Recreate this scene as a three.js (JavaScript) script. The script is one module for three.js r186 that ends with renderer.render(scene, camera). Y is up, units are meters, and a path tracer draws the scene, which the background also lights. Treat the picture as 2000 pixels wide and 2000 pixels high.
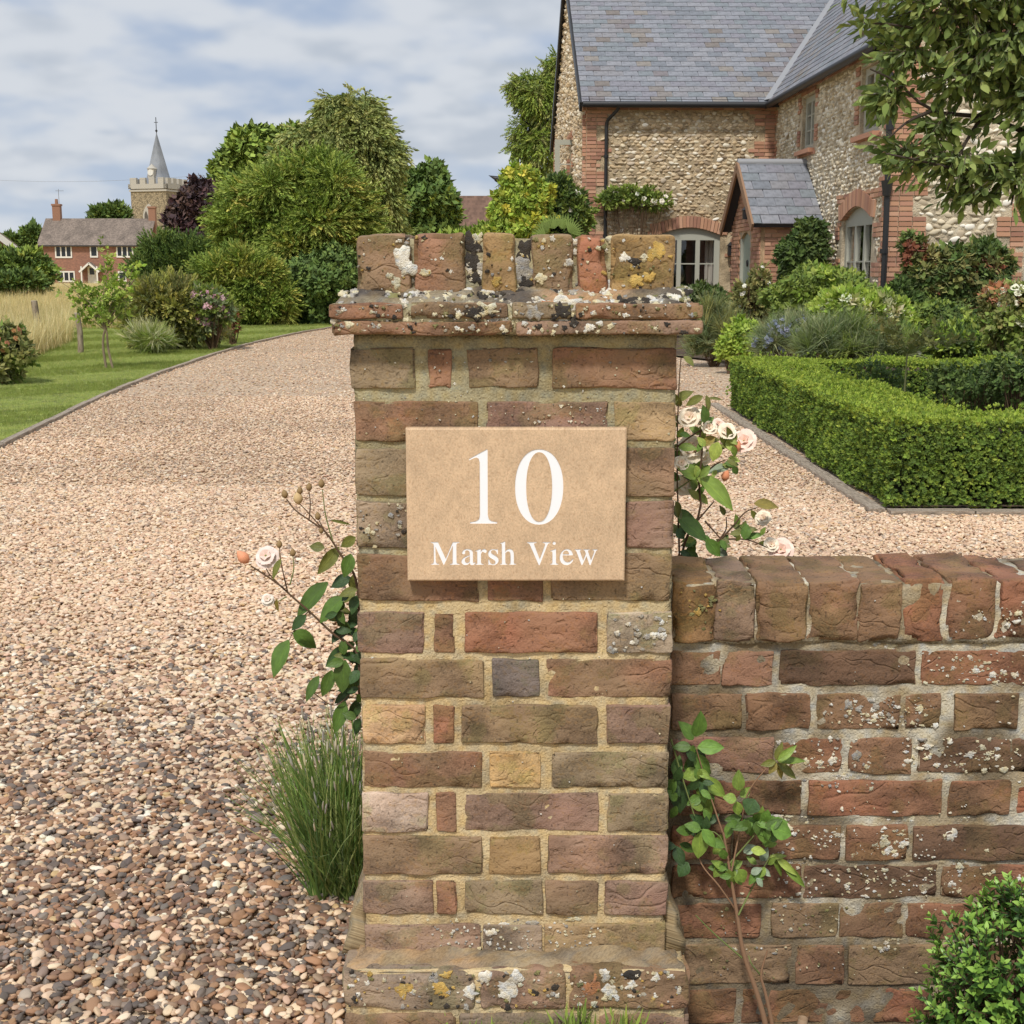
import * as THREE from 'three';
import { mergeGeometries } from 'three/addons/utils/BufferGeometryUtils.js';

// ---------------------------------------------------------------- camera, sky, sun, exposure
const scene = new THREE.Scene();
const EYE = 1.3, FOCAL = 2600 / 2000, PITCH = Math.atan(470 / 2600);
const camera = new THREE.PerspectiveCamera(2 * Math.atan(0.5 / FOCAL) * 180 / Math.PI, 1, 0.05, 3000);
camera.position.set(0, EYE, 0);
camera.rotation.set(-PITCH, 0, 0);
const renderer = new THREE.WebGLRenderer({ antialias: true });
renderer.toneMapping = THREE.LinearToneMapping;
renderer.toneMappingExposure = 1.0;
renderer.shadowMap.enabled = true;

const sun = new THREE.DirectionalLight(new THREE.Color(1, 0.955, 0.885), 2.9);
sun.name = 'sun';
sun.position.set(-9, 44, 20);
sun.target.position.set(0, 0, -12);
sun.castShadow = true;
sun.shadow.radius = 13;
sun.shadow.mapSize.set(2048, 2048);
Object.assign(sun.shadow.camera, { left: -40, right: 40, top: 40, bottom: -40, near: 1, far: 160 });
scene.add(sun, sun.target);

// ---------------------------------------------------------------- numbers: random, noise
function rng(seed) { let s = seed >>> 0; return () => { s = (s + 0x6d2b79f5) | 0; let t = Math.imul(s ^ (s >>> 15), 1 | s); t = (t + Math.imul(t ^ (t >>> 7), 61 | t)) ^ t; return ((t ^ (t >>> 14)) >>> 0) / 4294967296; }; }
const PERM = new Uint8Array(512), GRAIN = new Float32Array(256);
{ const r = rng(7); for (let i = 0; i < 256; i++) { PERM[i] = i; GRAIN[i] = r() * 2 - 1; } for (let i = 255; i > 0; i--) { const j = Math.floor(r() * (i + 1)); [PERM[i], PERM[j]] = [PERM[j], PERM[i]]; } for (let i = 0; i < 256; i++) PERM[i + 256] = PERM[i]; }
const fade = (t) => t * t * (3 - 2 * t), mix = (a, b, t) => a + (b - a) * t, clamp = (x, a = 0, b = 1) => Math.min(b, Math.max(a, x));
const smooth = (a, b, x) => fade(clamp((x - a) / (b - a)));
function noise(x, y, z = 0, per = 256) {           // value noise, -1..1; x and y repeat every `per` cells
  const xi = Math.floor(x), yi = Math.floor(y), zi = Math.floor(z); let u = x - xi, v = y - yi, w = z - zi; u = u * u * (3 - 2 * u); v = v * v * (3 - 2 * v); w = w * w * (3 - 2 * w);
  let x0, x1, y0, y1; if (per === 256) { x0 = xi & 255; x1 = (xi + 1) & 255; y0 = yi & 255; y1 = (yi + 1) & 255; } else { x0 = ((xi % per) + per) % per; x1 = (x0 + 1) % per; y0 = ((yi % per) + per) % per; y1 = (y0 + 1) % per; }
  const z0 = zi & 255, z1 = (zi + 1) & 255, A = PERM[x0], B = PERM[x1], A0 = PERM[A + y0], A1 = PERM[A + y1], B0 = PERM[B + y0], B1 = PERM[B + y1];
  const a = GRAIN[PERM[A0 + z0]], b = GRAIN[PERM[B0 + z0]], c = GRAIN[PERM[A1 + z0]], d = GRAIN[PERM[B1 + z0]], e = GRAIN[PERM[A0 + z1]], f = GRAIN[PERM[B0 + z1]], g = GRAIN[PERM[A1 + z1]], h = GRAIN[PERM[B1 + z1]];
  const p = a + (b - a) * u, q = c + (d - c) * u, r = e + (f - e) * u, s = g + (h - g) * u, t = p + (q - p) * v, o = r + (s - r) * v; return t + (o - t) * w;
}
const GX = new Float32Array(256), GY = new Float32Array(256); for (let i = 0; i < 256; i++) { GX[i] = Math.cos(i / 256 * 6.28319); GY[i] = Math.sin(i / 256 * 6.28319); }
function gnoise(x, y, seed, per) {                  // gradient noise, repeating every `per` cells
  const xi = Math.floor(x), yi = Math.floor(y), fx = x - xi, fy = y - yi, u = fade(fx), v = fade(fy), w = (k) => ((k % per) + per) % per & 255;
  const d = (i, j) => { const h = PERM[PERM[PERM[w(xi + i)] + w(yi + j)] + seed]; return GX[h] * (fx - i) + GY[h] * (fy - j); };
  return mix(mix(d(0, 0), d(1, 0), u), mix(d(0, 1), d(1, 1), u), v) * 1.5;
}
function fbm(x, y, z = 0, oct = 4, per = 256) { let s = 0, a = 0.5; for (let i = 0; i < oct; i++) { s += a * noise(x, y, z + i * 17.3, per); x *= 2; y *= 2; z *= 2; per = Math.min(256, per * 2); a *= 0.5; } return s; }

// the sky: banks of broken grey-white cloud over pale blue
{
  const W = 3072, H = 1536, data = new Float32Array(W * H * 4);
  for (let j = 0; j < H; j++) {
    const el = ((j + 0.5) / H - 0.5) * Math.PI, sy = Math.sin(el), ce = Math.cos(el), k = 1 / (Math.max(sy, 0) + 0.2), low = Math.exp(-Math.max(sy, 0) * 6);
    for (let i = 0; i < W; i++) {
      const o = (j * W + i) * 4; data[o + 3] = 1;
      if (sy < -0.03) { data[o] = 0.16; data[o + 1] = 0.15; data[o + 2] = 0.12; continue; }
      const az = ((i + 0.5) / W - 0.5) * 2 * Math.PI, px = Math.cos(az) * ce * k * 1.5, pz = Math.sin(az) * ce * k * 1.5;
      const a = fbm(px * 2.1 + 3.1, pz * 2.1 + 7.7, 0.5, 5), b = fbm(px * 0.8 + 11, pz * 0.8 + 2, 4.2, 3), c = fbm(px * 7 + 1, pz * 7 + 5, 8.2, 4);
      const cover = smooth(-0.3, 0.3, a * 1.1 + b * 0.7 + c * 0.35 + 0.1), grey = smooth(-0.05, 0.45, b * 0.8 + a * 0.6 - c * 0.5);
      for (let q = 0; q < 3; q++) { const blue = mix([0.34, 0.44, 0.63][q], [0.52, 0.60, 0.70][q], low), white = mix([0.70, 0.73, 0.77][q], [0.51, 0.56, 0.63][q], grey); data[o + q] = mix(blue, white, cover * 0.86); }
    }
  }
  const t = new THREE.DataTexture(data, W, H, THREE.RGBAFormat, THREE.FloatType);
  t.mapping = THREE.EquirectangularReflectionMapping; t.magFilter = t.minFilter = THREE.LinearFilter; t.needsUpdate = true;
  scene.background = t; scene.environment = t;
}

// ---------------------------------------------------------------- helpers
const V = (x, y, z) => new THREE.Vector3(x, y, z), C = (r, g, b) => new THREE.Color().setRGB(r / 255, g / 255, b / 255, THREE.SRGBColorSpace);
// a point of the place seen at (px, py) of a 2000 x 2000 view from the camera, at a given distance ahead; and the ground under a point
const cp = Math.cos(PITCH), sp = Math.sin(PITCH);
function at(px, py, d) { const u = (px - 1000) / 2600, v = (1000 - py) / 2600, t = d / (cp + v * sp); return V(u * t, EYE + t * (v * cp - sp), -d); }
function seenAt(p) { const y = p.y - EYE, dep = -p.z * cp - y * sp; return [1000 + 2600 * p.x / dep, 1000 - 2600 * (y * cp - p.z * sp) / dep, dep]; }
const taken = new Map();
function numbered(name) { const n = taken.get(name) ?? 0; taken.set(name, n + 1); return n ? `${name}_${String(n).padStart(3, '0')}` : name; }
function thing(name, label, category, pos = [0, 0, 0], group, turn = 0) { const o = new THREE.Group(); o.name = numbered(name); o.position.set(...pos); o.rotation.y = turn; o.userData = { label, category, kind: 'thing' }; if (group) o.userData.group = group; scene.add(o); return o; }
function part(name, geo, mat, parent, kind) { const m = new THREE.Mesh(geo, mat); m.name = name; m.castShadow = m.receiveShadow = true; if (kind) m.userData.kind = kind; parent.add(m); return m; }
function structure(name, geo, mat) { const m = part(numbered(name), geo, mat, scene); m.userData.kind = 'structure'; return m; }
class Copies {                                     // collects placements of one small geometry
  constructor() { this.m = []; this.c = []; }
  add(p, q, s, c) { const e = new THREE.Matrix4().compose(p, q, s.isVector3 ? s : V(s, s, s)); this.m.push(e); this.c.push(c); return this; }
  build(name, geo, mat, parent, kind = 'stuff') {
    const n = this.m.length; if (!n) return null;
    const im = new THREE.InstancedMesh(geo, mat, n); im.name = name;
    for (let i = 0; i < n; i++) { im.setMatrixAt(i, this.m[i]); im.setColorAt(i, this.c[i]); }
    im.castShadow = im.receiveShadow = true; if (kind) im.userData.kind = kind; parent.add(im); return im;
  }
}
const quatOf = (x, y, z) => new THREE.Quaternion().setFromEuler(new THREE.Euler(x, y, z, 'YXZ'));
const UPV = V(0, 1, 0);
function quatTo(dir, roll = 0) { const q = new THREE.Quaternion().setFromUnitVectors(UPV, dir.clone().normalize()); return q.multiply(new THREE.Quaternion().setFromAxisAngle(UPV, roll)); }
const pick = (list, r) => list[Math.floor(r() * list.length) % list.length];
function vary(c, r, amt = 0.15, hue = 0.02) { const k = 1 + (r() * 2 - 1) * amt; return new THREE.Color(c.r * k * (1 + (r() * 2 - 1) * hue * 3), c.g * k, c.b * k * (1 + (r() * 2 - 1) * hue * 3)); }
function box(w, h, d, x = 0, y = 0, z = 0) { return new THREE.BoxGeometry(w, h, d).translate(x, y, z); }
function merge(list) { return mergeGeometries(list.map((g) => { g = g.index ? g.toNonIndexed() : g; for (const k of Object.keys(g.attributes)) if (!['position', 'normal', 'uv'].includes(k)) g.deleteAttribute(k); if (!g.attributes.uv) g.setAttribute('uv', new THREE.BufferAttribute(new Float32Array(g.attributes.position.count * 2), 2)); return g; })); }
function tube(points, r, seg = 6, n, closed = false) { const c = new THREE.CatmullRomCurve3(points.map((p) => Array.isArray(p) ? V(...p) : p), closed); return new THREE.TubeGeometry(c, n ?? Math.max(4, points.length * 4), r, seg, closed); }
function taper(points, r0, r1, seg = 6, n) {       // a limb: a tube that narrows to its end
  const c = new THREE.CatmullRomCurve3(points.map((p) => Array.isArray(p) ? V(...p) : p)); n ??= Math.max(4, points.length * 3);
  const g = new THREE.TubeGeometry(c, n, 1, seg, false), p = g.attributes.position, mid = V();
  for (let i = 0; i <= n; i++) { c.getPointAt(i / n, mid); const r = mix(r0, r1, i / n); for (let k = 0; k <= seg; k++) { const j = i * (seg + 1) + k; p.setXYZ(j, mid.x + (p.getX(j) - mid.x) * r, mid.y + (p.getY(j) - mid.y) * r, mid.z + (p.getZ(j) - mid.z) * r); } }
  return g;
}
function softNormals(g) {                          // normals shared by vertices at one place
  const p = g.attributes.position, ix = g.index.array, sum = new Map(), keys = [];
  for (let i = 0; i < p.count; i++) keys.push(`${Math.round(p.getX(i) * 5e4)},${Math.round(p.getY(i) * 5e4)},${Math.round(p.getZ(i) * 5e4)}`);
  const a = V(), b = V(), c = V();
  for (let t = 0; t < ix.length; t += 3) {
    a.fromBufferAttribute(p, ix[t]); b.fromBufferAttribute(p, ix[t + 1]).sub(a); c.fromBufferAttribute(p, ix[t + 2]).sub(a); b.cross(c);
    for (let k = 0; k < 3; k++) { const q = keys[ix[t + k]]; const s = sum.get(q); if (s) s.add(b); else sum.set(q, b.clone()); }
  }
  const n = new Float32Array(p.count * 3);
  for (let i = 0; i < p.count; i++) { const s = sum.get(keys[i]) ?? UPV; const l = s.length() || 1; n[i * 3] = s.x / l; n[i * 3 + 1] = s.y / l; n[i * 3 + 2] = s.z / l; }
  g.setAttribute('normal', new THREE.BufferAttribute(n, 3)); return g;
}
function texture(size, f, srgb = true) {           // f(u, v) in 0..1 gives [r, g, b] (0..1) or a number
  const d = new Uint8Array(size * size * 4);
  for (let j = 0; j < size; j++) for (let i = 0; i < size; i++) { const c = f((i + 0.5) / size, (j + 0.5) / size), o = (j * size + i) * 4; for (let q = 0; q < 3; q++) d[o + q] = clamp(c.length ? c[q] : c) * 255; d[o + 3] = 255; }
  const t = new THREE.DataTexture(d, size, size); t.wrapS = t.wrapT = THREE.RepeatWrapping; t.magFilter = THREE.LinearFilter; t.minFilter = THREE.LinearMipmapLinearFilter; t.generateMipmaps = true; if (srgb) t.colorSpace = THREE.SRGBColorSpace; t.needsUpdate = true; return t;
}
const std = (o) => new THREE.MeshStandardMaterial({ roughness: 0.9, ...o });
function planeUV(g, scale = 1) { const p = g.attributes.position, uv = new Float32Array(p.count * 2); for (let i = 0; i < p.count; i++) { uv[i * 2] = p.getX(i) / scale; uv[i * 2 + 1] = -p.getZ(i) / scale; } g.setAttribute('uv', new THREE.BufferAttribute(uv, 2)); return g; }

// ---------------------------------------------------------------- the ground: meadow land, lawn, drive, soil
const gravelColors = [[216, 188, 156, 6], [208, 176, 146, 5], [226, 204, 174, 5], [236, 224, 202, 2], [172, 160, 146, 2], [130, 118, 108, 1], [184, 152, 122, 4], [200, 168, 120, 1], [196, 160, 134, 3], [220, 196, 166, 6], [154, 128, 106, 2]].flatMap(([r, g, b, n]) => Array(n).fill(C(r, g, b)));
const gravelMap = texture(640, (u, v) => {        // small stones too far to tell apart: cells of one stone colour each
  const N = 96, x = u * N, y = v * N; let best = 9, id = 0, second = 9;
  for (let j = -1; j <= 1; j++) for (let i = -1; i <= 1; i++) { const cx = Math.floor(x) + i, cy = Math.floor(y) + j, h = PERM[PERM[((cx % N) + N) % N] + ((cy % N) + N) % N], h2 = PERM[h + 31], dx = cx + 0.15 + 0.7 * h / 255 - x, dy = (cy + 0.15 + 0.7 * h2 / 255 - y) * 1.2, d = dx * dx + dy * dy; if (d < best) { second = best; best = d; id = h * 7 + h2; } else if (d < second) second = d; }
  const c = gravelColors[id % gravelColors.length], k = 0.92 + 0.16 * noise(u * 200, v * 200, 3, 200), p = 1 + 0.12 * fbm(u * 6, v * 6, 1, 3, 6);
  const s = (q) => Math.pow(clamp(q * k * p), 1 / 2.2); return [s(c.r), s(c.g), s(c.b)];
});
const gravelBump = texture(640, (u, v) => {
  const N = 96, x = u * N, y = v * N; let best = 9;
  for (let j = -1; j <= 1; j++) for (let i = -1; i <= 1; i++) { const cx = Math.floor(x) + i, cy = Math.floor(y) + j, h = PERM[PERM[((cx % N) + N) % N] + ((cy % N) + N) % N], h2 = PERM[h + 31], dx = cx + 0.15 + 0.7 * h / 255 - x, dy = (cy + 0.15 + 0.7 * h2 / 255 - y) * 1.2; best = Math.min(best, dx * dx + dy * dy); }
  return clamp(1 - best * 1.3);
}, false);
const soilMap = texture(512, (u, v) => { const n = fbm(u * 12, v * 12, 2, 5, 12), g = noise(u * 128, v * 128, 5, 128); const k = 0.75 + n * 0.5 + g * 0.15; return [0.42 * k, 0.34 * k, 0.27 * k]; });
const turfMap = texture(512, (u, v) => { const n = fbm(u * 16, v * 16, 2, 5, 16), g = noise(u * 200, v * 200, 5, 200); const k = 0.85 + n * 0.5 + g * 0.3; return [0.52 * k, 0.56 * k, 0.27 * k]; });
const hayMap = texture(512, (u, v) => { const n = fbm(u * 10, v * 10, 6, 5, 10), g = noise(u * 160, v * 160, 5, 160); const k = 0.9 + n * 0.4 + g * 0.25; return [0.80 * k, 0.71 * k, 0.49 * k]; });
const M = {
  gravel: std({ map: gravelMap, bumpMap: gravelBump, bumpScale: 0.012, roughness: 0.95 }),
  soil: std({ map: soilMap, bumpMap: soilMap, bumpScale: 0.02, roughness: 1 }),
  turf: std({ map: turfMap, roughness: 1 }), hay: std({ map: hayMap, roughness: 1 }),
};
{
  const g = new THREE.PlaneGeometry(2600, 2600).rotateX(-Math.PI / 2).translate(0, -0.1, -900); planeUV(g, 3); structure('meadow_ground', g, M.hay);
}
// the drive: a sheet whose edge runs beside the lawn and bends away at its far end
const driveEdge = [[-3.55, 3], [-3.6, -4], [-3.83, -9.9], [-4.3, -14], [-4.52, -17], [-4.7, -21], [-4.72, -24.7], [-4.5, -29], [-4.0, -32.5], [-3.0, -35], [0, -36]];
function sheet(points, y, scale) { const s = new THREE.Shape(points.map(([x, z]) => new THREE.Vector2(x, -z))); const g = new THREE.ShapeGeometry(s).rotateX(-Math.PI / 2).translate(0, y, 0); return planeUV(g, scale); }
structure('gravel_drive', sheet([...driveEdge, [3, -36], [3.2, -20.5], [12, -20.5], [12, -2.29], [0.25, -2.29], [0.25, 3]], 0, 1.9), M.gravel);
const lawnFar = [[-12, -31.5], [-9.5, -29], [-8.2, -25], [-7.2, -20], [-6.6, -17.5], [-6.2, -14.5], [-6.6, -11], [-7, 3]];
structure('hay_field', sheet([...lawnFar.slice().reverse(), [-5, -37], [-3, -36.5], [4, -36.5], [4, -160], [-120, -160], [-120, 3]].map(([x, z]) => [x, z]), 0, 3), M.hay);
structure('lawn', sheet([...driveEdge.slice(0, 9), [-5, -37], ...lawnFar], 0.006, 2.2), M.turf);
structure('bed_soil', sheet([[2.6, -20.3], [3.0, -19.4], [3.3, -16], [2.4, -13.2], [12, -13.2], [12, -28], [1.2, -28], [1.2, -25]], 0.03, 1.2), M.soil);
structure('wall_bed_soil', sheet([[0.26, -2.3], [4, -2.3], [4, -0.5], [0.26, -0.5]], -0.07, 0.9), M.soil);
structure('parterre_soil', sheet([[2.1, -7.2], [7.6, -7.2], [7.6, -12.8], [2.1, -12.8]], 0.03, 1.1), M.soil);

// pebbles of the drive, real stones as far as they can be told apart
{
  const r = rng(101), shapes = [];
  for (let k = 0; k < 5; k++) {
    const g = new THREE.IcosahedronGeometry(1, k < 3 ? 2 : 1), p = g.attributes.position, v = V();
    for (let i = 0; i < p.count; i++) { v.fromBufferAttribute(p, i); const n = 1 + 0.38 * noise(v.x * 1.5 + k * 9, v.y * 1.5, v.z * 1.5 + k * 3) + 0.16 * noise(v.x * 3, v.y * 3 + k, v.z * 3); p.setXYZ(i, v.x * n, v.y * n * 0.46, v.z * n * (0.62 + 0.06 * k)); }
    const ixg = g; const ia = new Uint32Array(p.count); for (let i = 0; i < p.count; i++) ia[i] = i; ixg.setIndex(new THREE.BufferAttribute(ia, 1)); softNormals(ixg); shapes.push(ixg);
  }
  const heaps = shapes.map(() => new Copies()), shingle = C(212, 181, 152), coarse = [[126, 96, 76], [106, 98, 92], [148, 112, 84], [86, 78, 74], [132, 116, 102], [160, 122, 90], [112, 84, 68]].map((c) => C(...c));   // the coarser brown and grey stones by the gate
  const edgeX = (z) => { for (let i = 0; i + 1 < driveEdge.length; i++) { const [x0, z0] = driveEdge[i], [x1, z1] = driveEdge[i + 1]; if (z <= z0 && z >= z1) return mix(x0, x1, (z - z0) / (z1 - z0)); } return 0; };
  const drop = (z0, z1, n, big, layers) => {
    for (let i = 0; i < n; i++) {
      const z = -Math.sqrt(mix(z0 * z0, z1 * z1, r())), half = 0.44 * -z + 0.5, x = mix(-half, half, r());
      if (x < edgeX(z) + 0.02 || (z > -2.68 && x > -0.3) || (x > 0.2 && z > -5.2) || (x > 2.02 && z < -7.15 && z > -12.9) || (z < -19 && x > 2.6) || (z < -12.9 && x > 2.5)) continue;
      const s = big * (0.55 + 0.75 * r() * r() + 0.15 * r()) * 0.0113, tint = 1 + 0.25 * fbm(x * 0.9, z * 0.9, 2, 3);
      const c = vary(r() < 0.62 * smooth(4.6, 2.5, -z) + 0.12 * noise(x * 2, z * 2, 4) ? pick(coarse, r) : pick(gravelColors, r), r, 0.08, 0.02); c.lerp(shingle, z < -4.5 ? 0.3 : 0.06).multiplyScalar(tint);
      heaps[i % 5].add(V(x, s * 0.25 + layers * r(), z), quatOf((r() - 0.5) * 0.9, r() * 6.28, (r() - 0.5) * 0.9), s, c);
    }
  };
  drop(1.7, 4.2, 84000, 1.0, 0.012); drop(4.2, 8, 145000, 1.0, 0.012); drop(8, 14, 122000, 1.05, 0.01); drop(14, 32, 76000, 1.2, 0.008);
  const grp = thing('gravel_pebbles', 'loose rounded pebbles in tan, cream and grey covering the drive', 'gravel'); grp.userData.kind = 'stuff';
  heaps.forEach((h, k) => h.build('pebbles', shapes[k], std({ roughness: 0.75 }), grp));
}

// ---------------------------------------------------------------- brickwork near the camera
const brickBump = texture(768, (u, v) => {         // creases, pits and grain of hand-made brick; 0.5 m a side
  const wx = gnoise(u * 7, v * 9, 3, 7) * 0.06 + gnoise(u * 18, v * 22, 5, 18) * 0.02, wy = gnoise(u * 8, v * 6, 9, 8) * 0.04 + gnoise(u * 20, v * 16, 8, 20) * 0.012;
  const crease = (f, g, z, w) => { const n = gnoise((u + wx) * f, (v + wy) * g * 0.999, z, 240); return Math.exp(-(n * n) / w) * smooth(0.05, 0.45, gnoise(u * f * 0.8 + 3, v * g * 0.5, z + 20, 240) + 0.1); };
  const pits = smooth(0.5, 0.7, gnoise(u * 34 + 0.6 * wx * 34, v * 34, 2, 34)) * 0.22;
  return clamp(0.62 + fbm(u * 16, v * 16, 1, 5, 16) * 0.36 + gnoise(u * 9, v * 18, 6, 9) * 0.2 + gnoise(u * 30, v * 40, 16, 30) * 0.14 - crease(4, 10, 11, 0.0016) * 0.26 - crease(9, 19, 55, 0.0026) * 0.14 - pits + noise(u * 256, v * 256, 7, 256) * 0.05);
}, false);
const brickMap = texture(768, (u, v) => {
  const a = fbm(u * 8, v * 8, 4, 5, 8), b = fbm(u * 14, v * 14, 11, 4, 14), g = noise(u * 256, v * 256, 3, 256), pale = smooth(0.3, 0.62, gnoise(u * 70, v * 90, 8, 70) + 0.55 * gnoise(u * 12, v * 16, 6, 12)), dark = smooth(0.66, 0.85, gnoise(u * 90, v * 90, 15, 90) * 1.3);
  let k = 0.9 + a * 0.36 + g * 0.09; const o = smooth(0.08, 0.35, b) * 0.1;
  const c = [k * (1 - o * 0.5), k * (1 - o * 0.1), k * (1 - o * 0.9)];
  return c.map((x, i) => mix(mix(x, [0.98, 0.93, 0.82][i], pale * 0.5), 0.4, dark * 0.4));
});
const mortarBump = texture(512, (u, v) => clamp(0.5 + fbm(u * 10, v * 10, 2, 4, 10) * 0.5 + noise(u * 150, v * 150, 6, 150) * 0.22 - smooth(0.6, 0.8, noise(u * 50, v * 50, 9, 50)) * 0.3), false);
const mortarMap = texture(512, (u, v) => { const k = 0.9 + fbm(u * 8, v * 8, 4, 5, 8) * 0.22 + noise(u * 170, v * 170, 3, 170) * 0.1; const y = 0.04 * noise(u * 30, v * 30, 1, 30); return [k * (1 + y), k, k * (1 - y * 2)]; });
M.brick = std({ vertexColors: true, map: brickMap, bumpMap: brickBump, bumpScale: 0.0065, roughness: 0.92 });
M.mortar = std({ vertexColors: true, map: mortarMap, bumpMap: mortarBump, bumpScale: 0.0024, roughness: 1 });
M.lichen = std({ vertexColors: true, map: mortarMap, bumpMap: mortarBump, bumpScale: 0.002, roughness: 1 });

const gridLine = (half, r, n) => { const a = [-half, -half + r * 0.35, -half + r]; for (let i = 1; i < n; i++) a.push(mix(-half + r, half - r, i / n)); a.push(half - r, half - r * 0.35, half); return a; };
function brickGeo(w, h, d, seed, c1, c2, { cell = 0.012, r = 0.0034, amp = 1, lean = 0 } = {}) {
  const hs = [w / 2, h / 2, d / 2], n = hs.map((x) => Math.max(2, Math.round(2 * x / cell)));
  const L = hs.map((x, i) => gridLine(x, r, n[i])), g = new THREE.BoxGeometry(1, 1, 1, ...L.map((a) => a.length - 1));
  const p = g.attributes.position, nn = g.attributes.normal, uv = g.attributes.uv, col = new Float32Array(p.count * 3), R = rng(seed), ou = R(), ov = R(), sx = R() * 90, sy = R() * 90, sz = R() * 90, tilt = (R() - 0.5) * 0.006 * lean;
  for (let i = 0; i < p.count; i++) {
    const q = [0, 1, 2].map((k) => L[k][Math.round((p.getComponent(i, k) + 0.5) * (L[k].length - 1))]);
    const inn = q.map((x, k) => clamp(x, -hs[k] + r, hs[k] - r)), dv = q.map((x, k) => x - inn[k]), len = Math.hypot(...dv) || 1;
    let o = inn.map((x, k) => x + dv[k] / len * r);
    const N = (f, s) => noise(o[0] * f + sx + s, o[1] * f + sy, o[2] * f + sz - s);
    const chip = Math.max(0, N(38, 40) - 0.22) * 0.018 * (dv.filter((x) => Math.abs(x) > 1e-6).length > 1 ? 1 : 0.12);
    const e = [N(45, 3) * 0.0016 + N(14, 9) * 0.0022, N(45, 13) * 0.0016 + N(14, 19) * 0.002, N(60, 23) * 0.0012 + N(22, 29) * 0.0022].map((x) => x * amp);
    o = o.map((x, k) => x + e[k] - dv[k] / len * chip * amp);
    if (Math.abs(nn.getX(i)) > 0.5) uv.setXY(i, o[2] * 2 + ou, o[1] * 2 + ov); else if (Math.abs(nn.getY(i)) > 0.5) uv.setXY(i, o[0] * 2 + ou, o[2] * 2 + ov); else uv.setXY(i, o[0] * 2 + ou, o[1] * 2 + ov);
    const t = smooth(-0.35, 0.35, fbm(o[0] * 11 + sx, o[1] * 15 + sy, o[2] * 8 + 5, 3)), k = 1 + 0.22 * N(30, 51);
    p.setXYZ(i, o[0], o[1] + o[0] * tilt, o[2]);
    col[i * 3] = mix(c1.r, c2.r, t) * k; col[i * 3 + 1] = mix(c1.g, c2.g, t) * k; col[i * 3 + 2] = mix(c1.b, c2.b, t) * k;
  }
  g.setAttribute('color', new THREE.BufferAttribute(col, 3)); return softNormals(g);
}
function mortarGeo(w, h, d, seed, colorAt, cell = 0.012, amp = 0.003) {
  const g = new THREE.BoxGeometry(w, h, d, Math.max(1, Math.round(w / cell)), Math.max(1, Math.round(h / cell)), Math.max(1, Math.round(d / cell / 2))), p = g.attributes.position, nn = g.attributes.normal, uv = g.attributes.uv, col = new Float32Array(p.count * 3);
  for (let i = 0; i < p.count; i++) {
    const x = p.getX(i), y = p.getY(i), z = p.getZ(i), k = amp * (noise(x * 40 + seed, y * 40, z * 40) * 0.7 + noise(x * 110, y * 110 + seed, z * 110) * 0.4);
    if (Math.abs(nn.getX(i)) > 0.5) uv.setXY(i, z * 3, y * 3); else if (Math.abs(nn.getY(i)) > 0.5) uv.setXY(i, x * 3, z * 3); else uv.setXY(i, x * 3, y * 3);
    const ex = Math.sign(x) * (Math.abs(Math.abs(x) - w / 2) < 1e-6 ? k : 0), ey = Math.sign(y) * (Math.abs(Math.abs(y) - h / 2) < 1e-6 ? k : 0), ez = Math.sign(z) * (Math.abs(Math.abs(z) - d / 2) < 1e-6 ? k : 0);
    p.setXYZ(i, x + ex, y + ey, z + ez);
    const c = colorAt(x, y, z); col[i * 3] = c.r; col[i * 3 + 1] = c.g; col[i * 3 + 2] = c.b;
  }
  g.setAttribute('color', new THREE.BufferAttribute(col, 3)); return softNormals(g);
}
// brick colours: two that blotch into one another
const BC = {
  red: [C(158, 112, 92), C(146, 112, 92)], brown: [C(150, 122, 102), C(138, 118, 96)], olive: [C(150, 130, 100), C(142, 120, 98)], mauve: [C(156, 124, 114), C(146, 122, 110)],
  bright: [C(166, 108, 86), C(158, 116, 94)], peach: [C(220, 190, 152), C(204, 168, 132)], slate: [C(124, 118, 120), C(112, 106, 108)], yellow: [C(228, 198, 146), C(214, 180, 128)],
  pink: [C(212, 194, 180), C(194, 172, 158)], pale: [C(200, 190, 172), C(176, 162, 144)], ochre: [C(172, 144, 98), C(156, 130, 94)], greyred: [C(158, 136, 122), C(152, 122, 106)], greyolive: [C(152, 138, 116), C(142, 128, 106)], dark: [C(118, 96, 82), C(104, 86, 74)],
  redbrown: [C(154, 114, 94), C(136, 112, 90)], sand: [C(182, 158, 124), C(162, 142, 110)], gr2: [C(164, 148, 130), C(138, 126, 116)],
};
for (const k in BC) BC[k] = BC[k].map((c) => c.clone().lerp(C(176, 152, 116), 0.14).multiply(new THREE.Color(0.96, 0.9, 0.84)));
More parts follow.
